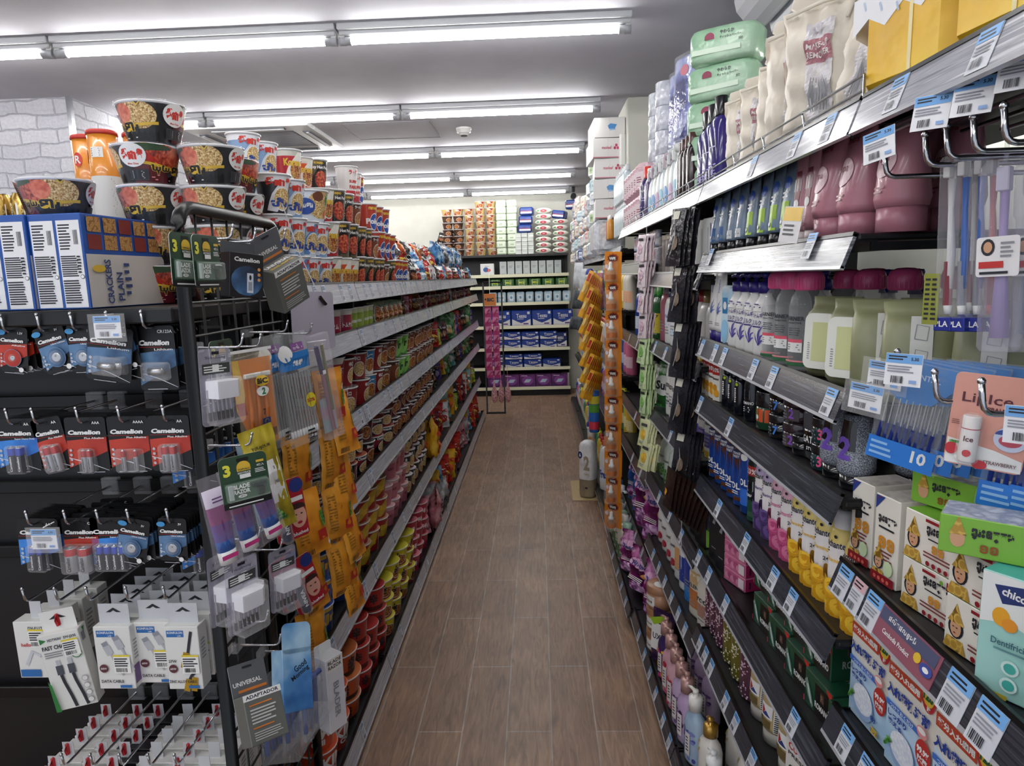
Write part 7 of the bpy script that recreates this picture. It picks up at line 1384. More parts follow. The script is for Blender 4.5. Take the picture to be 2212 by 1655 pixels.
# ------------------------------------------------------------------ top deck of the toiletry shelving
ZT_=RD[1][0]+.002
CREAM=tex(['#cfc6b6','#dad2c4','#e4ddd0'],6,'noise',.5,bump=.3,bscale=20)
def drawbag(seed):
 m=MB();g=pillow(m,.15,.23,.07,CREAM,seed=seed,z0=.23,crimp=.004,noise=.004,nu=16,nv=20);c=Cv(m,surf_of(g,.15,.23,.23),.012,.0007);c.o+=.002;lb=MB()
 e=MB();e.loft([[(x*s_,y*s_*.5,z)for x,y in((-.055,-.012),(0,-.016),(.055,-.012),(.06,.0),(.055,.012),(0,.016),(-.055,.012),(-.06,0))]for z,s_ in((.205,.95),(.222,.8),(.235,1.05),(.25,.98))],CREAM,caps=False)
 cd=MB();cd.tube([(-.06,-.022,.215),(0,-.03,.218),(.06,-.022,.215),(.066,-.02,.19),(.058,-.024,.165)],.003,mat('#e6e0d2',.6),6);cd.tube([(.05,-.024,.215),(.04,-.036,.18)],.003,mat('#e6e0d2',.6),6)
 S_=surf_of(g,.15,.23,.23);cl=Cv(lb,lambda u,v,o:(lambda p:(p[0],p[1]-.0025,p[2]))(S_(u,v,o)),.005,.0009);cl.rect(-.022,.022,.03,.19,mat('#dcd9dc',.4));cl.rect(-.022,.022,.125,.16,mat('#b07a84',.4));cl.text('MAKE-UP',0,.149,.009,WHITE,.036);cl.text('REMOVER',0,.136,.009,WHITE,.036)
 for k in range(7):cl.strip([(-.012+.004*k,.05),(-.014+.005*k,.075),(-.008+.003*k,.1)],[.001,.004,.0006],GREY)
 cl.ell(0,.176,.010,.006,mat('#b8b4bc'));return Proto(('bag',m),('ruffle',e),('cord',cd),('label_band',lb,0,'white and pink label band'))
DB=[drawbag(50+i)for i in range(3)]
for i,(x,y,z,t,a,s_)in enumerate(((.53,1.15,0,14,24,1),(.53,1.285,0,-3,46,1.12),(.53,1.40,0,-2,46,1.1),(.53,1.515,0,2,46,.95),(.53,1.62,0,-2,46,.9),(.53,1.725,0,-4,46,.9),(.69,1.08,.0,4,10,1.1),(.70,1.27,0,0,10,1.15),(.70,1.46,0,0,10,1.15))):
 put(DB[i%3],'drawstring_bag','cream drawstring cotton bag on the top deck, %s'%('%s from the yellow packs'%nth(i)if i<6 else '%s of the rear row'%nth(i-6)),'drawstring bag',(x,y,ZT_),(R(-4),R(t),RZ+R(a)),group='cream drawstring bags',s=s_)
YP=tex(['#cf9f14','#e0b21e','#ecc638'],7,'noise',.4,bump=.7,bscale=12)
m=MB();m.box(-.09,.09,-.05,.05,0,.16,YP,.03);c=Cv(m,flat(-.05));c.poly([(-.09,.148),(.09,.148),(.09,.11),(.06,.12),(.03,.1),(0,.118),(-.03,.098),(-.06,.116),(-.09,.1)],mat('#e4e6ea',.4));c.rect(.012,.018,.0,.16,mat('#e6d8a0'));[c.strip([(-.07+.03*k,.14-.01*(k%3)),(-.066+.03*k,.128-.01*(k%3))],.003,mat('#a8bcd4'))for k in range(6)];s_=Cv(m,lambda u,v,o:(-.09-o,u,v));s_.poly([(-.045,.15),(.045,.15),(.045,.09),(.015,.11),(-.01,.085),(-.045,.1)],mat('#e4e6ea',.4));YPK=Proto(('pack',m))
for i,(x,y,z,a)in enumerate(((.52,.945,0,14),(.52,.745,0,8),(.52,.55,0,8),(.55,.90,.162,18),(.55,.70,.162,6))):put(YPK,'sanitary_pack','bright yellow pack with white drips on the top deck, %s'%('%s from the drawstring bags'%nth(i)if i<3 else '%s of the upper layer'%nth(i-3)),'yellow pack',(x,y,ZT_+z),(0,0,RZ+R(a)),group='bright yellow packs')
# wire rail along the front of the top deck
def wrail(y0,y1,w):
 m=MB();[m.tube([(0,y0,z),(0,y1,z)],.0022,CHROME,6)for z in(.02,.04)];m.tube([(0,y0,0),(0,y0,.04)],.0022,CHROME,6);m.tube([(0,y1,0),(0,y1,.04)],.0022,CHROME,6)
 n=int((y1-y0)/.2)
 for k in range(1,n):m.tube([(0,y0+k*.2,0),(0,y0+k*.2+.012,.03),(0,y0+k*.2+.02,.04)],.0022,CHROME,6)
 put(Proto(('rail',m)),'guard_rail','chrome wire guard rail along the top deck, '+w,'guard rail',(XR+.008,0,ZT_+.004))
wrail(.985,1.815,'in front of the drawstring bags');wrail(1.845,2.68,'in front of the purple bottles');wrail(2.70,3.55,'in front of the spray bottles')
GP=tex(['#84b08e','#a2c6a8','#bcd8c0'],7,'noise',.22,bump=1,bscale=16)
m=MB();m.loft([oval(.1*s_,.055*s_,z,20,4)for z,s_ in((0,.93),(.012,1),(.075,1),(.087,.93))],GP);c=Cv(m,lambda u,v,o:(u,-.055-o,v));c.ell(-.03,.062,.014,.012,mat('#8a2a4a'),16,0,180);c.rect(-.044,-.016,.056,.062,mat('#8a2a4a'));c.text('やわらか',.02,.07,.010,INK,.04);c.text('ティッシュペーパー',.03,.057,.007,INK,.06);c.rect(-.08,.06,.02,.034,mat('#d8ecd8'));c.text('5個',.06,.045,.008,INK)
GPK=Proto(('pack',m))
for i,(x,y,z,t)in enumerate(((.575,2.14,.0,0),(.575,2.14,.097,0),(.575,2.15,.193,0),(.575,2.14,.29,-1),(.575,2.13,.39,2))):put(GPK,'tissue_pack','mint green tissue pack on the top deck, %s from the bottom'%nth(i),'tissue pack',(x,y,ZT_+z),(0,R(t),RZ+R(52)),group='mint green tissue packs',s=1.05)
def talln(w,d,h,body,capm,caph=.04,capw=.6,art=None,p=3):
 m=MB();secs=[(w*.94,d*.94,0),(w,d,.006),(w,d,h*.82),(w*.8,d*.85,h*.93),(w*capw,d*capw,h)];loftz(m,secs,body,16,p);c=Cv(m,front_of(secs,p),.01);c.o+=.0005
 if art:art(c)
 q=MB();loftz(q,[(w*capw*.95,d*capw,h-.001),(w*capw,d*capw*1.05,h+.004),(w*capw,d*capw*1.05,h+caph)],capm,14,2.4);return Proto(('bottle',m),('cap',q))
VIO=tex(['#1c1640','#332a72','#4a3f94'],6,'noise',.12)
VB=talln(.034,.024,.19,VIO,KCAP,.05,.55,lambda c:(c.lines(-.02,.02,.03,.07,5,mat('#8a84b8')),c.rect(-.014,.014,.11,.113,mat('#b8b4d8')),c.ell(0,.05,.006,.012,mat('#a8a2d0'))))
for i,(x,y)in enumerate(((XF+.035,1.885),(XF+.04,1.975),(XF+.045,2.06))):put(VB,'body_wash_bottle','dark violet bottle with black cap on the top deck, %s from the drawstring bags'%nth(i),'bottle',(x,y,ZT_),(0,0,RZ+R(18)),group='dark violet bottles')
DKB=talln(.02,.02,.17,tex(['#1a1012','#3a2628'],8,'noise',.15),mat('#4a2f2c',.3),.035,.6);standing(DKB,'body_wash_bottle','slim brown-black bottle on the top deck','bottle',[(XF+.025,2.16),(XF+.025,2.215),(XF+.025,2.27),(XF+.03,2.33)],ZT_,'slim brown-black bottles')
def sprayer(body,head,lab):
 m=MB();secs=[(.034,.022,0),(.037,.024,.006),(.037,.024,.12),(.028,.02,.155),(.013,.013,.175)];loftz(m,secs,body,16,2.6);c=Cv(m,front_of(secs,2.6),.01);c.o+=.0005;c.ell(0,.07,.024,.034,lab,18);c.lines(-.016,.016,.05,.075,3,WHITE);q=MB();q.lathe([(.015,.174),(.015,.192)],head,12);q.loft([oval(.012,.014,.19,10),oval(.014,.022,.2,10,2,0,-.006),oval(.012,.026,.215,10,2,0,-.008),oval(.008,.014,.224,10,2,0,-.002)],head);q.box(-.004,.004,-.034,-.024,.165,.2,head,.002);return Proto(('bottle',m),('trigger_head',q))
SPW=[sprayer(mat('#d4dcde',.25),mat('#d9dada',.35),mat('#7fb0c8')),sprayer(mat('#cfd8da',.25),mat('#cdd2d4',.35),mat('#b89ab8')),sprayer(mat('#d8dcd4',.25),mat('#b8a8b4',.35),mat('#5a8ac0'))]
for i in range(7):put(SPW[i%3],'spray_bottle','white trigger spray bottle on the top deck, %s beyond the brown-black ones'%nth(i),'spray bottle',(XF+.045,2.42+.088*i,ZT_),(0,0,RZ+R(10)),group='white trigger spray bottles')
CLW=tex(['#aeb2bc','#d8dbe2','#c2c6d0','#eef0f4'],14,'noise',.12,bump=.8,bscale=26)
for i in range(6):put(SPW[(i+1)%3],'spray_bottle','white trigger spray bottle of the rear row on the top deck, %s'%nth(i),'spray bottle',(XF+.14,2.45+.1*i,ZT_+.0),(0,0,RZ),group='white trigger spray bottles, rear')
VR=talln(.04,.026,.2,mat('#2c2358',.2),mat('#c03020',.3),.05,.5,lambda c:(c.text('Ung dien',0,.145,.012,WHITE,.05),c.lines(-.026,.026,.03,.12,9,mat('#8a86b0'))));standing(VR,'cleaner_bottle','violet cleaner bottle with red cap on the top deck','bottle',[(XF+.04,3.10)],ZT_,None,RZ+R(30));put(talln(.035,.024,.19,mat('#4a3a68',.2),mat('#d8d8dc',.3),.04,.5),'cleaner_bottle','plum cleaner bottle with white cap beside the red capped one','bottle',(XF+.04,3.01,ZT_),(0,0,RZ+R(20)))
PPK=tex(['#b8929e','#d4b4bc','#c9a4ae'],8,'noise',.2,bump=.4);m=MB();m.box(-.05,.05,-.035,.035,0,.14,PPK,.02);c=Cv(m,flat(-.035));c.rect(-.03,.03,.04,.1,mat('#d9c8cc'));c.lines(-.02,.02,.05,.08,3,PKD);PPP=Proto(('pack',m))
for ly in range(2):
 for i in range(6):put(PPP,'refill_pack','dusty pink refill pack on the top deck, %s layer, %s along'%(('lower','upper')[ly],nth(i)),'refill pack',(XF+.045,3.20+.085*i,ZT_+.142*ly),(0,0,RZ+R(30)),group='dusty pink refill packs')
MBL=tex(['#a9bcc4','#cfdade','#dde4e6'],10,'noise',.2);LB=talln(.032,.022,.15,MBL,mat('#c8ccd0',.3),.03,.5)
for ly in range(2):
 for i in range(7):put(LB,'cleaner_bottle','pale blue-grey bottle on the top deck, %s layer, %s along'%(('lower','upper')[ly],nth(i)),'bottle',(XF+.035,3.74+.07*i,ZT_+.182*ly),(0,0,RZ+R(20)),group='pale blue-grey bottles')
for i,c_ in enumerate(('#c8862a','#d8b43a','#b84a3a')):put(talln(.026,.018,.12,mat(c_,.3),WHITE,.025,.5),'cleaner_bottle','small %s bottle at the far bend of the top deck'%('orange','yellow','red')[i],'bottle',(XF-.0,4.255+.055*i,RD[4][0]+.002 if i>2 else ZT_),(0,0,RZ))
# wrapped rolls and violet bundles at the back, white cartons by the column
m=MB();m.loft([oval(.09*s_,.06*s_,z,22,3.4)for z,s_ in((0,.95),(.01,1),(.29,1),(.30,.95))],tex(['#2c2f6a','#6a74b4','#b8c0e2','#3c4488'],7,'noise',.1,bump=.9,bscale=24));c=Cv(m,lambda u,v,o:(u,-.06-o,v));c.ell(.02,.25,.03,.02,mat('#b83a5a'));w=MB();w.loft([oval(.094,.064,z,22,3)for z in(.001,.31)],CLEARB);VBN=Proto(('bundle',m),('wrap',w))
for i,(x,y,z)in enumerate(((.64,2.84,0),(.64,2.84,.314),(.66,3.06,0),(.66,3.06,.314))):put(VBN,'tissue_bundle','shiny violet wrapped bundle at the back of the top deck, %s column, %s'%(nth(i//2),('lower','upper')[i%2]),'tissue bundle',(x,y,ZT_+z),(0,R(2),RZ+R(18)),group='shiny violet wrapped bundles')
m=MB();m.lathe([(.052,0),(.056,.004),(.056,.1),(.052,.104)],CLW,20);RLL=Proto(('roll',m))
for i in range(4):
 for k in range(6):put(RLL,'toilet_roll','wrapped white roll behind the spray bottles, %s column, %s up'%(nth(i),nth(k)),'toilet roll',(.72 if i%2 else .61,3.22+.096*i,ZT_+.105*k),group='wrapped white rolls')
def mcart(kind):
 m=MB();m.box(-.095,.095,0,.36,0,.118,mat('#dcdad8',.5),.002);c=Cv(m,flat(0));D=mat('#b83a5a')if kind else mat('#4a8ac8');c.rect(-.002,-.001,0,.118,mat('#b8b6b4'))
 if kind:c.text('maxleaf',-.01,.062,.018,D,.06);[c.ell(.05+.011*math.sin(R(a)),.064+.011*math.cos(R(a)),.008,.009,D,10)for a in(0,120,240)];c.rect(-.095,.095,.002,.006,D)
 else:c.poly([(-.005,.05),(.03,.05),(.045,.075),(.006,.082),(-.012,.07)],D);c.poly([(.0,.04),(.036,.045),(.034,.05),(.0,.048)],mat('#7fb0dc'))
 return Proto(('carton',m))
MC=[mcart(0),mcart(1)]
for i,k in enumerate((1,0,1,1,0)):put(MC[k],'tissue_carton','white carton stacked against the white column, %s from the bottom'%nth(i),'carton',(.468+random.uniform(-.01,.004),4.36,1.86+.122*i),(0,R(random.uniform(-1,1)),R(random.uniform(-6,4))),group='white cartons by the column')
m=MB();m.box(-.1,.1,0,.36,0,.215,CLW,.03);put(Proto(('pack',m)),'tissue_pack','shiny white wrapped pack under the white cartons','tissue pack',(.468,4.36,RD[4][0]+.002))
FP_=[tex(['#a8b0b8','#d8dde2','#eceff2'],10,'noise',.15,bump=.6),tex(['#8fb8c4','#c8dde2','#e8eef0'],10,'noise',.15,bump=.6),tex(['#c9b8a0','#e2dccf','#d8a08a'],10,'noise',.2,bump=.5),tex(['#d8dcd8','#eef0ee','#c8d4c0'],10,'noise',.2,bump=.5),tex(['#22386c','#3a5aa0','#d8dde8'],8,'noise',.2,bump=.5),tex(['#b83a3a','#e2d8d4','#eae6e4'],8,'noise',.2,bump=.4)]
FARP=[]
for i,t in enumerate(FP_):
 m=MB();m.box(-.075,.075,-.05,.05,0,.11,t,.02);c=Cv(m,flat(-.05));c.rect(-.04,.04,.03,.08,mat(('#c8ccd0','#d8e8ec','#e8e2d8','#a8c48a','#e0e4ee','#e8d0d0')[i]));c.text(('soft','aqua','maru','eco','blue','kiss')[i],0,.055,.02,mat(('#4a6a8a','#2a7a9a','#a85a2a','#3a6a2a','#24408a','#b0283a')[i]),.06);FARP.append(Proto(('pack',m)))
FPN=['silver-white','pale aqua','cream and coral','white and green','blue and white','red and white']
for j in range(17):
 y=4.86+.175*j;n=3+(j*5)%3+(1 if j<4 else 0)+(1 if j>12 else 0)
 for k in range(n):
  q_=(j*2+k*3)%6 if j>2 else(0,1,3)[k%3];put(FARP[q_],'soft_pack','%s soft pack heaped on the far top deck, %s pile, %s up'%(FPN[q_],nth(j),nth(k)),'soft pack',(.455+random.uniform(-.015,.02),y,RD[4][0]+.002+.112*k),(0,0,RZ+R(random.uniform(5,40))),group='soft packs on the far top deck')
put(BLP,'tissue_pack','blue pack on the far end of the toiletry top deck','tissue pack',(.40,7.66,RD[4][0]+.60),(0,0,RZ+R(60)))

# ------------------------------------------------------------------ body lotion bay (second from the deodorants)
Q=[z+.001 for z in RD[2]]
LL='in the body lotion bay'
def brushpack(col,hcol):
 m=MB();m.box(-.03,.03,-.012,.012,0,.15,film('#e6dcd4',.2,.08,.3,30),.002);b=MB();b.loft([oval(a,.006,z,12)for a,z in((.006,.005),(.008,.05),(.018,.08),(.02,.11),(.016,.135))],mat(hcol,.3));c_=MB();plate(c_,rrect(.05,.03,.002,2,0,.13),.006,.007,mat(col));return Proto(('hair_brush',b),('header_card',c_),('clear_box',m))
for i,(y,c_,h_)in enumerate(((2.64,'#d8c8a0','#2a1c18'),(2.57,'#d8c8a0','#2a1c18'),(2.5,'#3a2a2a','#d8d4cc'),(2.43,'#5a1f26','#2a1416'),(2.36,'#5a1f26','#1c1214'),(2.29,'#2a2428','#1c1416'))):put(brushpack(c_,h_),'hair_brush_pack','boxed dark hair brush, %s, %s from the sachet strip'%(LL,nth(i)),'hair brush',(XF+.03,y,Q[1]),(0,0,RZ+R(16)),group='boxed dark hair brushes')
m=MB();m.box(-.03,.03,0,.08,0,.155,mat('#d9dbd9',.4),.002);c=Cv(m,flat(0));c.rect(-.004,.004,.03,.13,mat('#b8bac0'));c.rect(.012,.018,.02,.14,mat('#4a3a68'));WTB=Proto(('carton',m));standing(WTB,'cosmetic_box','tall white cosmetic box beside the grey-blue cream tubes','cosmetic box',[(XF+.006,1.885),(XF+.006,1.955),(XF+.006,2.03),(XF+.006,2.1)],Q[1],'tall white cosmetic boxes',RZ+R(14))
def lotion(body,capm,bands=(),txt=None,tc=INK,w=.034,h=.17,capw=.62,caph=.035):return talln(w,w*.66,h,body,capm,caph,capw,lambda c:([c.rect(-w*.9,w*.9,a,b,mat(k))for a,b,k in bands],c.text(txt,0,h*.6,h*.08,tc,w*1.3,.02)if txt else None,c.lines(-w*.5,w*.5,h*.2,h*.45,4,GREY)))
WHT2=mat('#e2e2e0',.3,0,.3)
seq=[('pink jar',lotion(mat('#b06a7a',.25),film('#e8dfe2',.5,.1),h=.18),2.60),('white lotion with navy cap',lotion(WHT2,mat('#24306c',.3),((.06,.13,'#d8dae4'),),'Vase',mat('#24306c')),2.50),('white lotion with blue cap',lotion(WHT2,mat('#3a78b8',.3),((.04,.06,'#c8dcea'),),'NIV'),2.40),('white lotion with blue cap',lotion(WHT2,mat('#3a78b8',.3)),2.31),('cream lotion with tan cap',lotion(mat('#ddd6c8',.3),mat('#a89468',.3),h=.165),2.14),('white lotion with red cap',lotion(WHT2,mat('#a82a34',.3),((.0,.02,'#c8a83a'),),'St'),2.05),('white lotion with tan cap',lotion(WHT2,mat('#a08a5a',.3),((.0,.03,'#c8a83a'),)),1.97),('white lotion with red cap',lotion(WHT2,mat('#b0303a',.3)),1.89)]
for i,(n,P_,y)in enumerate(seq):put(P_,'lotion_bottle','%s bottle, third shelf, %s, %s along'%(n.replace(' lotion',' lotion'),LL,nth(i)),'lotion bottle',(XF+.035,y,Q[2]),(0,0,RZ+R(16)))
m=MB();pillow(m,.13,.18,.05,tex(['#1c5a2a','#3a8a3f','#7ab84a'],8,'noise',.2,bump=.4),z0=.18,seed=71);c=Cv(m,lambda u,v,o:(u,-.03-o,v));c.ell(0,.09,.05,.04,WHITE);c.text('Sun',0,.09,.035,INK,.08,.04);put(Proto(('pouch',m)),'detergent_pouch','green dishwashing pouch with white oval in the body lotion bay','detergent',(XF+.035,2.60,Q[3]),(R(-6),0,RZ+R(30)))
TXB=lotion(mat('#dcdcd8',.3),mat('#c8c8c4',.3),((.05,.056,'#3a3a3e'),),'KIDS',INK,.026,.19,.7,.02)
for i in range(7):put(TXB,'lotion_bottle','slim white bottle with black print, fourth shelf, %s, %s along'%(LL,nth(i)),'lotion bottle',(XF+.03,2.48-.06*i,Q[3]),(0,0,RZ+R(16)),group='slim white bottles with black print')
TEAL=lotion(WHT2,mat('#1c6a5c',.3),((.03,.07,'#5a4a9c'),(.0,.02,'#c8a83a')),'Vatika',INK,.03,.17,.75,.03)
for i,y in enumerate((1.88,1.955,2.03)):put(TEAL,'shampoo_bottle','white shampoo bottle with teal cap, %s, %s along'%(LL,nth(i)),'shampoo',(XF+.03,y,Q[3]),(0,0,RZ+R(16)),group='white teal-capped shampoo bottles')
PLT=pump_bottle(.036,.028,.17,mat('#c9d4cc',.2,0,.4),mat('#2a2c2e',.3),lambda cv:([cv.ell(-.02+.006*k,.02+.012*(k%4),.007,.012,GREENS,10,rot=30*k)for k in range(8)],cv.text('botanic',0,.095,.01,mat('#3a5a3a'),.05)),.014)
for i,y in enumerate((2.6,2.51,2.42,2.33)):put(PLT,'pump_bottle','pale glassy pump bottle with leaf print, %s, %s along'%(LL,nth(i)),'lotion bottle',(XF+.04,y,Q[4]),(0,0,RZ+R(16)),group='pale glassy pump bottles')
for i in range(3):put(TXB,'lotion_bottle','slim white bottle with black print, fifth shelf, %s, %s along'%(LL,nth(i)),'lotion bottle',(XF+.03,2.25-.06*i,Q[4]),(0,0,RZ+R(16)),group='slim white bottles, fifth shelf')
m=MB();m.box(-.03,.03,0,.08,0,.19,mat('#17151a',.4),.002);c=Cv(m,flat(0));c.rect(-.01,.008,.03,.16,mat('#2a2026'));c.strip([(-.002,.08),(.004,.12),(-.004,.15)],.003,mat('#b04a7a'));BKB=Proto(('carton',m));standing(BKB,'hair_dye_box','tall black hair dye box in the body lotion bay','hair dye',[(XF+.006,2.07-.068*i)for i in range(4)],Q[4],'tall black hair dye boxes',RZ+R(14))
RF=pump_bottle(.034,.024,.16,MILK,WHT2,lambda cv:(rose(cv,.006,.035,.016,('#a8283a','#c84a5a')),rose(cv,-.016,.02,.010,('#a8283a','#c84a5a')),cv.text('Love',.0,.1,.014,INK,.036)),.014)
for i,y in enumerate((2.62,2.53,2.44,2.36)):put(RF,'pump_bottle','white bottle with red flower print, sixth shelf, %s, %s along'%(LL,nth(i)),'lotion bottle',(XF+.035,y,Q[5]),(0,0,RZ+R(16)),group='white bottles with red flower print')
for i,(y,P_,n)in enumerate(((2.28,lotion(WHT2,WHT2,((.04,.12,'#d8a46a'),),None),'white bottle with apricot label'),(2.20,lotion(mat('#dfe2e6',.3),mat('#2a3a7a',.3),((.03,.12,'#1f3f9c'),)),'blue and white bottle'),(2.12,lotion(mat('#1f3f9c',.3),WHT2,((.0,.05,'#2a78c0'),)),'deep blue bottle with white cap'),(2.02,lotion(mat('#dcd6c8',.3),WHT2,((.03,.09,'#b8703a'),(.11,.15,'#c8a87a')),'KLEN',INK,.04),'cream bottle with brown fruit label'),(1.92,lotion(mat('#d8d4c8',.3),mat('#cfccc0',.3),((.05,.09,'#a87a6a'),),'roo',INK,.038),'ivory bottle with brown print'),(1.86,FP,'plum blossom bottle'))):put(P_,'lotion_bottle','%s, sixth shelf, %s'%(n,LL),'lotion bottle',(XF+.035,y,Q[5]),(0,0,RZ+R(20)))
PB=[pump_bottle(.034,.026,.165,tex(c_,10,'noise',.25),RGOLD,fl_art(a,b),.016,.034,.28,2.2,.04)for c_,a,b in((['#3a2a5c','#5a3f86'],'#c83a8a','#e0b83a'),(['#c89aa8','#dab4be'],'#b02a44','#d85a74'),(['#d0a4b0','#dfbcc4'],'#a8283c','#d05068'),(['#b8a4c4','#cdbcd4'],'#4a3068','#7a5a94'),(['#b49ac0','#c8b4d0'],'#3a2a4c','#6a4a80'))]+[pump_bottle(.036,.026,.165,tex(['#9ab4cc','#b8cce0'],10,'noise',.25),mat('#e2e0da',.3),fl_art('#4a4f9c','#7a84c0'),.016,.036,.28,2.2,.04)]
NMS=['violet flowery','pink rose','pink rose print','lilac','lilac lavender','pale blue flowery']
for i,y in enumerate((2.20,2.115,2.03,1.95,1.87,1.785)):put(PB[i],'pump_bottle','%s shampoo bottle with %s pump on the lowest shelf, %s along'%(NMS[i],'white' if i==5 else 'rose gold',nth(i)),'shampoo',(.425 if i<5 else .43,y,Q[6]if i<5 else Z7),(0,0,RZ+R(24)))
for i,y in enumerate((2.16,2.06,1.96)):put(PB[3],'pump_bottle','lilac shampoo bottle of the rear row on the lowest shelf, %s'%nth(i),'shampoo',(.52,y,Q[6]),(0,0,RZ+R(20)),group='lilac shampoo bottles, rear')
CJ=tex(['#8a6248','#a87a5c','#b88a6a'],9,'noise',.35);m=MB();m.lathe([(.05,0),(.053,.004),(.053,.06)],CJ,26);c=Cv(m,cone(lambda v:.053),.012);c.rect(-.03,.03,.012,.05,WHITE);c.text('Dove',.0,.03,.014,mat('#6a4a34'),.04);q=MB();q.lathe([(.054,.06),(.055,.062),(.055,.082),(.05,.086),(.0001,.087)],CJ,26,cap=False);Cv(q,topf(.087)).ell(.01,-.01,.026,.022,WHITE,18);DJ=Proto(('tub',m),('lid',q))
for i in range(3):put(DJ,'cream_tub','brown body scrub tub on the lowest shelf, %s of the stack'%('bottom','middle','top')[i],'cream tub',(.44,2.385,Q[6]+.088*i),(0,0,RZ+R(20)),group='stack of brown body scrub tubs')
m=MB();pillow(m,.1,.2,.05,tex(['#2c1c3c','#4a2f5c','#6a4a78'],8,'noise',.2,bump=.3),z0=.2,seed=77);c=Cv(m,lambda u,v,o:(u,-.03-o,v));c.rect(-.03,.02,.06,.16,WHITE);c.text('UX',-.005,.11,.022,INK,.036);c.poly([(-.04,.17),(.03,.2),(.045,.185),(-.02,.15)],mat('#9ac02a'));put(Proto(('pouch',m)),'shampoo_refill','dark purple shampoo refill pouch with lime tag by the brown tubs','refill pack',(.425,2.285,Q[6]),(R(-4),0,RZ+R(40)))
for lv,ys,w in((5,(2.52,2.4,2.28,2.16,2.05,1.95),'under the red flower bottles'),(6,(2.5,2.36,2.24,2.12,1.98,1.88),'along the floor by the pumps'),(4,(2.4,2.2,2.02),'under the hair dye boxes'),(3,(2.2,2.05),'under the slim white bottles'),(2,(2.5,2.3,2.15),'under the lotion bottles')):
 for y in ys:rtag(RD[2][lv],y,TAGR,w)if lv<6 else put(TAGR,'price_tag','small price tag in the grey strip, %s'%w,'price tag',(.385-.0045,y,RD[2][6]+.009),(R(-20),0,RZ),group='price tags, '+w)

 # ------------------------------------------------------------------ bay with the purple bags and the bays beyond
V=[z+.001 for z in RD[3]]
def softbag(cols,seed,txt,w=.17,h=.24,t=.09):
 m=MB();g=pillow(m,w,h,t,tex(cols,9,'noise',.18,bump=.7,bscale=20),z0=h,seed=seed,noise=.005,nu=16,nv=18);c=Cv(m,surf_of(g,w,h,h),.012,.0007);c.o+=.004;c.ell(-.01,h*.74,w*.3,h*.1,mat('#c795b8',.25),16);c.text(txt,-.01,h*.72,h*.1,mat('#26307c'),w*.45,.04);c.ell(.03,h*.56,w*.1,h*.05,mat('#c8862a'));c.ell(.0,h*.22,w*.36,h*.16,tex(['#6a2a6a','#b878b8','#d8b0d8'],40,'voronoi',.3),18);c.lines(-w*.3,w*.1,h*.38,h*.46,3,WHITE);return Proto(('bag',m))
PBG=[softbag(['#4a1040','#7a1f62','#b8649c','#5c1648'],80,'Fineline'),softbag(['#5a1648','#8a2a70','#c88ab8','#6a1c54'],81,'Dowi'),softbag(['#1c3f86','#3a78c0','#a8cbe8'],82,'Pao')]
for i,(x,y,z,k,t,s_,w)in enumerate(((.455,2.80,V[6]+.012,0,3,(1.35,1.2,.86),'on the lowest shelf beside the brown tubs'),(.47,2.57,Q[6]+.012,1,-2,1.0,'on the lowest shelf behind the brown tubs'),(.45,3.0,V[6]+.012,1,-3,(1.35,1.2,.86),'on the lowest shelf, farther one'),(.51,2.80,V[5]+.012,1,3,1.22,'on the second lowest shelf, nearer one'),(.51,3.0,V[5]+.012,0,-3,1.22,'on the second lowest shelf, farther one'),(.51,3.2,V[5]+.012,2,2,1.05,'blue, on the second lowest shelf'),(.51,3.38,V[5]+.012,2,2,1.05,'last on the second lowest shelf'))):
 put(PBG[k],'softener_bag','shiny %s softener refill bag %s'%('blue' if k==2 else 'purple',w.replace('blue, ','')),'softener bag',(x,y,z),(R(-5),R(t),RZ+R(36)),s=s_)
JUG=lotion(WHT2,mat('#d8d8d4',.3),((.02,.09,'#2f7a44'),),None,INK,.045,.2,.5,.04);BTL=lotion(tex(['#c9c8b4','#dcdac6'],9,'noise',.3),mat('#8fb09a',.3),((.02,.07,'#4a5a3a'),),'herb',INK,.045,.2,.6,.03)
for i in range(4):put(JUG,'cleaner_bottle','white jug with green label in the softener bay, %s along'%nth(i),'bottle',(XF+.045,2.76+.11*i,V[3]),(0,0,RZ+R(20)),group='white jugs with green label')
for i in range(4):put(BTL,'shampoo_bottle','cream herbal bottle with sage cap in the softener bay, %s along'%nth(i),'shampoo',(XF+.04,2.75+.11*i,V[4]if i else V[4]),(0,0,RZ+R(20)),group='cream herbal bottles')
DGB=lotion(mat('#1f5a2a',.2),mat('#3a9a3a',.3),((.05,.13,'#d8c83a'),),'Gly',INK,.04,.2,.5,.05);BLB=lotion(mat('#1c3f94',.2),mat('#2a2f6c',.3),((.03,.09,'#c8dcea'),),None,INK,.04,.2,.6,.04)
for i in range(5):put(DGB if i<3 else BLB,'cleaner_bottle','%s cleaner bottle, third shelf of the softener bay, %s along'%(('green','blue')[i>2],nth(i)),'bottle',(XF+.04,2.77+.12*i,V[2]),(0,0,RZ+R(20)))
m=MB();m.loft([oval(a,.014,z,12)for a,z in((.026,0),(.03,.01),(.022,.045),(.027,.06),(.027,.065))],tex(['#b83a4a','#d8dce2','#8fb0d0'],16,'noise',.2,bump=.5));SMP=Proto(('pack',m))
for ly in range(2):
 for i in range(8):put(SMP,'air_freshener','small red and white freshener pack hung in the softener bay, %s layer, %s along'%(('lower','upper')[ly],nth(i)),'air freshener',(XF+.02,2.74+.075*i,V[1]+.07*ly),(0,0,RZ+R(20)),group='small red and white freshener packs')
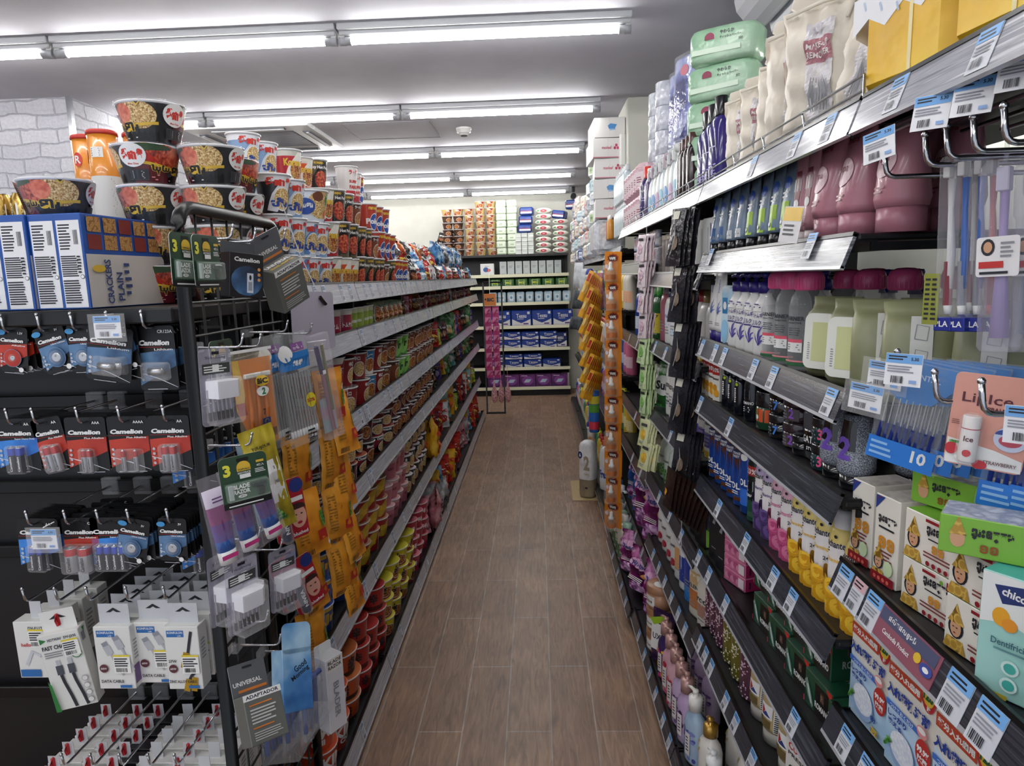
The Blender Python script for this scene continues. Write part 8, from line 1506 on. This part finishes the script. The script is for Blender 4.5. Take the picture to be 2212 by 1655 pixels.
for lv,ys in((5,(2.8,3.0,3.2,3.4)),(4,(2.85,3.1)),(3,(2.8,3.0)),(2,(2.8,2.95,3.2))):
 for y in ys:rtag(RD[3][lv],y,TAGP,'in the softener bay')
for y in(2.8,2.95,3.1,3.3):put(TAGR,'price_tag','small price tag in the grey strip, along the floor by the purple bags','price tag',(.372-.0045,y,RD[3][6]+.009),(R(-20),0,RZ),group='price tags, along the floor by the purple bags')
# strips of sachets clipped to the shelf fronts
def pouch(cols,w,h,art=None,r=.3):
 m=MB();g=pillow(m,w,h,.006,tex(cols,10,'noise',r,bump=.3),seed=int(w*1e4),z0=0,nu=6,nv=8,crimp=.006,noise=.0008);c=Cv(m,surf_of(g,w,h),.012,.0007);c.o+=.001
 if art:art(c,w,h)
 return Proto(('sachet',m))
def sart(col):return lambda c,w,h:(c.ell(0,-h*.55,w*.26,h*.2,mat(col),12),c.rect(-w*.3,w*.3,-h*.24,-h*.14,QUOTE),c.lines(-w*.3,w*.2,-h*.9,-h*.78,2,GREY))
def strip(P,name,label,cat,x,y,z0,n,dz,group,a=30,jit=8,dy=0,fan=0,dx=0,rx=0):
 for i in range(n):
  for f in range(fan+1):put(P,name,'%s, %s from the top'%(label,nth(i))+('' if not f else ', %s layer behind'%nth(f-1)),cat,(x+dx*i+.012*f,y+dy*i-.006*f,z0-dz*i),(R(rx),R(random.uniform(-jit,jit)),RZ+R(a+random.uniform(-6,6)-4*f)),group=group)
hs=MB();hs.box(-.004,.004,-.0005,.0005,-1.1,0,film('#f0f0f0',.4,.2));HSP=Proto(('cord',hs))
def cord(x,y,z,w):put(HSP,'hang_strip','clear hanging strip for '+w,'hanging strip',(x,y,z),(0,0,RZ))
SW1=pouch(['#d8c4cc','#e4d6da','#cbb8c4'],.06,.1,sart('#c8a8b8'));SW2=pouch(['#b8d49a','#cfe2b4','#a8c888'],.06,.1,sart('#7ab05a'));SW3=pouch(['#c9cf9a','#dcdfb4','#b8bd84'],.062,.105,sart('#d8b03a'))
strip(SW1,'shampoo_sachet','lilac-white shampoo sachet on the hanging strip','sachet',.405,2.62,1.655,4,.098,'lilac-white shampoo sachets',20,5,0,3,.001,-6)
strip(SW2,'shampoo_sachet','pale green shampoo sachet on the hanging strip','sachet',.408,2.61,1.262,4,.098,'pale green shampoo sachets',20,6,0,3,.001,-6)
strip(SW3,'shampoo_sachet','pale olive shampoo sachet low on the strip','sachet',.41,2.56,.95,2,.085,'pale olive shampoo sachets',24,8,-.03,3,0,-10)
cord(.422,2.635,1.70,'the pastel shampoo sachets');cord(.418,1.945,1.72,'the black hair sachets');cord(.372,3.16,1.66,'the mosquito liquid cards');cord(.366,4.2,1.52,'the yellow snack sachets')
BK=pouch(['#131316','#1f1f24','#33333a'],.066,.16,lambda c,w,h:(c.rect(-w*.3,w*.1,-.03,-.008,mat('#c8c8b8')),c.ell(.005,-h*.6,w*.2,h*.12,mat('#6a5a4a'),12),c.strip([(-.01,-h*.8),(.004,-h*.5),(-.006,-h*.3)],.003,mat('#8a8a86'))),.12)
strip(BK,'hair_color_sachet','glossy black hair colour sachet on the hanging strip','sachet',.40,1.925,1.685,5,.155,'glossy black hair colour sachets',26,5,-.012,3,.002,-8)
BK2=pouch(['#141214','#2a1c18','#3a2a22'],.06,.12,lambda c,w,h:c.ell(-.012,-h*.6,w*.14,h*.1,mat('#c8862a'),10),.2)
for i in range(9):put(BK2,'hair_color_sachet','dark brown hair colour sachet fanned out low on the strip, %s'%nth(i),'sachet',(.375+.012*i,1.875-.008*i,.955-.006*i),(R(-6-2*i),R(4),RZ+R(14)),group='dark brown hair colour sachets')
VP=mat('#cf801e',.35)
def vape():
 m=MB();plate(m,rrect(.1,.135,.004,2,0,-.06),-.0006,.0006,VP);c=Cv(m,flat(-.0007));pts=[]
 for k in range(20):t=2*PI*k/20;r_=.036 if k%2 else .026;pts.append((r_*math.cos(t),-.022+r_*.62*math.sin(t)))
 c.ell(0,-.022,.03,.018,mat('#3a1c18'),20);[c.poly([(0,-.022),pts[k],pts[(k+1)%20]],mat('#a8321f'))for k in range(20)];c.ell(0,-.022,.025,.014,mat('#3a1f1a'),18);c.text('VAPE',0,-.023,.013,WHITE,.038,.05);c.ell(-.034,-.06,.009,.010,mat('#d8d0e0'),12)
 b=MB();b.lathe([(.020,-.124),(.022,-.122),(.022,-.088),(.013,-.080),(.011,-.078)],film('#e8d8c0',.25,.05),16,M=Matrix.Translation((.006,-.024,0)));b.lathe([(.0225,-.118),(.0225,-.095)],mat('#c06a24',.35),16,M=Matrix.Translation((.006,-.024,0)),cap=False);q=MB();q.lathe([(.014,-.079),(.014,-.068),(.009,-.064),(.008,-.045),(.004,-.038)],WHITE,12,M=Matrix.Translation((.006,-.024,0)));w=MB();w.box(-.022,.036,-.05,-.001,-.13,-.034,film('#f4ece0',.08,.06),.006);return Proto(('card',m),('bottle',b,None,'clear bottle with orange label'),('cap',q,None,'white nozzle cap'),('blister',w))
VPP=vape();strip(VPP,'mosquito_liquid','orange mosquito liquid card with white capped bottle','mosquito liquid',.352,3.14,1.605,10,.134,'orange mosquito liquid cards',46,3,.006)
YS=pouch(['#b86a14','#d89a24','#e8b83a'],.03,.19,lambda c,w,h:(c.rect(-w*.3,w*.3,-h*.35,-h*.1,mat('#b3281f')),c.ell(0,-h*.6,w*.3,h*.14,mat('#e8d48a'),10)))
for j in range(7):
 for i in range(7):put(YS,'snack_stick','yellow and red stick sachet fanned from the hanging strip, %s row, %s'%(nth(j),nth(i)),'stick sachet',(.33+.012*i,4.08+.03*i,1.535-.1*j-.008*i),(R(-10),R(22-3*i),RZ+R(56-5*i)),group='yellow and red stick sachets')
 # feeding bottles, cloths, cleaners beyond; goods on the floor
m=MB();m.lathe([(.026,0),(.028,.004),(.028,.06),(.024,.075),(.024,.08)],tex(['#c8ccd2','#e0d8cc','#c88a4a'],14,'noise',.2),16);q=MB();q.lathe([(.027,.08),(.029,.083),(.027,.115),(.018,.13),(.0001,.133)],mat('#2a3f94',.3),16,cap=False);w=MB();w.lathe([(.030,.078),(.030,.092)],WHITE,16,cap=False);CBT=Proto(('bottle',m),('cap',q),('collar',w))
strip(CBT,'toilet_gel','white bottle with blue dome cap clipped beyond the yellow sachets','bottle',.36,4.62,1.42,9,.15,'white bottles with blue dome caps',40,6,.0)
FK=[(lotion(mat(c_,.3),mat(d_,.3),((.04,.1,e_),),None,INK,.036,.19,.55,.035),n_)for c_,d_,e_,n_ in(('#d8dade','#3a6ab0','#8fb0d8','white and blue'),('#c86a8a','#e2e2e4','#e8c8d4','pink'),('#3a7a4a','#d8d83a','#c8dcb0','green'),('#d8d4c8','#c8502a','#e8b08a','cream and orange'),('#2a4a94','#d8dce4','#a8bce0','blue'),('#a8b8c0','#4a5a68','#d8e0e4','grey'),('#d8b83a','#b8302a','#f0e0a0','yellow'))]
for b_ in range(4,9):
 for lv in range(1,5):
  n=8
  for i in range(n):
   k=(b_*3+lv*5+(i//2)*3)%7;P_,nm=FK[k];y=RJ[b_]+.06+i*.105
   if y>RJ[b_+1]-.04:continue
   put(P_,'cleaner_bottle','%s bottle in the %s far toiletry bay, %s shelf down, %s along'%(nm,nth(b_-4),nth(lv),nth(i)),'bottle',(XF+(.04 if lv<4 else .0),y,RD[b_][lv]+.001),(0,0,RZ+R(25)),group='bottles in the far toiletry bays')
for i in range(6):put(JUG if i%2 else BTL,'cleaner_bottle','large bottle on the lowest shelf past the purple bags, %s along'%nth(i),'bottle',(.41,3.12+.085*i,V[6]),(0,0,RZ+R(20)),group='large bottles on the lowest shelf')
TOW=[tex(c_,30,'noise',.8)for c_ in(['#8a4a5c','#b87a8a'],['#6a8aa0','#9ab4c4'],['#3a3f44','#5a6066'],['#b8bcc0','#d8dadc'])]
for i,(x,y,z,k,w_,h_)in enumerate(((.40,4.35,1.52,0,.1,.22),(.40,4.47,1.5,1,.08,.24),(.39,5.0,1.52,1,.12,.14),(.37,5.9,1.38,2,.2,.16),(.37,6.4,1.12,2,.22,.12),(.375,6.0,1.62,3,.16,.22),(.38,5.4,1.56,3,.1,.2))):
 m=MB();m.loft([[(x_*w_,.012*math.sin(9*x_+3*s_)+d_,-h_*s_)for x_,d_ in[(-.5+k_/10,-.008)for k_ in range(11)]+[(.5-k_/10,.008)for k_ in range(11)]]for s_ in(0,.3,.6,1)],TOW[k]);put(Proto(('cloth',m)),'cleaning_cloth','%s cloth hanging from the far toiletry bays, %s along'%(('pink','blue','dark grey','white')[k],nth(i)),'cloth',(x,y,z),(0,0,RZ+R(30)))
m=MB();plate(m,[(-.105,-.22),(.085,-.225),(.09,.23),(-.1,.225)],0,.004,mat('#b09a70',.7));m2=Matrix.Rotation(-PI/2,4,'X');m.v=[tuple(m2@Vector(v))for v in m.v];c=Cv(m,topf(.0));c.lines(-.06,.06,-.02,.03,2,mat('#94804f'));put(Proto(('sheet',m)),'cardboard_sheet','flat brown cardboard sheet on the floor under the toilet rolls','cardboard',(.315,4.60,.005))
TRW=tex(['#c9cacc','#e2e3e4','#eeeff0'],9,'noise',.15,bump=.5,bscale=20)
m=MB();secs=[(.095,.095,0),(.1,.1,.02),(.1,.1,.40),(.09,.09,.43)];m.loft([oval(.085,.085,0,24,3),oval(.09,.09,.02,24,3),oval(.09,.09,.16,24,3),oval(.09,.09,.45,24,3),oval(.078,.078,.48,24,3),oval(.04,.04,.5,24,3)],[tex(['#8a7d6c','#a8997f'],8,'noise',.2),tex(['#8a7d6c','#a8997f'],8,'noise',.2),TRW,TRW,TRW]);c=Cv(m,lambda u,v,o:(u,-.09-o,v));c.text('2',.02,.31,.13,mat('#a89a84'),.07,.04);c.text('TIMES',.02,.21,.018,mat('#b8ab94'),.07);c.ell(-.055,.38,.026,.032,mat('#24356c'),18);c.text('6',-.055,.38,.034,WHITE,None,.03);c.rect(.0,.03,.08,.095,INK)
put(Proto(('pack',m)),'toilet_roll_pack','tall white and tan toilet roll pack standing on the cardboard sheet','toilet rolls',(.322,4.47,.0095),(0,0,RZ+R(62)),s=(.62,.62,.78))
put(talln(.07,.04,.27,WHT2,mat('#d2622a',.3),.06,.42,lambda c:(c.rect(-.06,.06,.05,.15,mat('#d8dce8')),c.text('Fresh',0,.1,.05,mat('#24408a'),.11,.05))),'detergent_bottle','white detergent bottle with orange cap beside the toilet rolls','detergent',(.44,4.34,.09),(0,0,RZ+R(44)),s=(.8,.8,1.1))
m=MB();m.lathe([(.03,0),(.033,.005),(.033,.26),(.03,.27)],mat('#2a62b0',.3),16);
for k,c_ in enumerate(('#c83a4a','#2a62b0','#5aa03a','#d8c83a')):m.lathe([(.0335,.02+.055*k),(.0335,.07+.055*k)],mat(c_,.35),16,cap=False)
put(Proto(('tube',m)),'bag_roll','rainbow-banded roll hanging below the yellow sachets','roll',(.345,4.20,.52),(0,0,0))
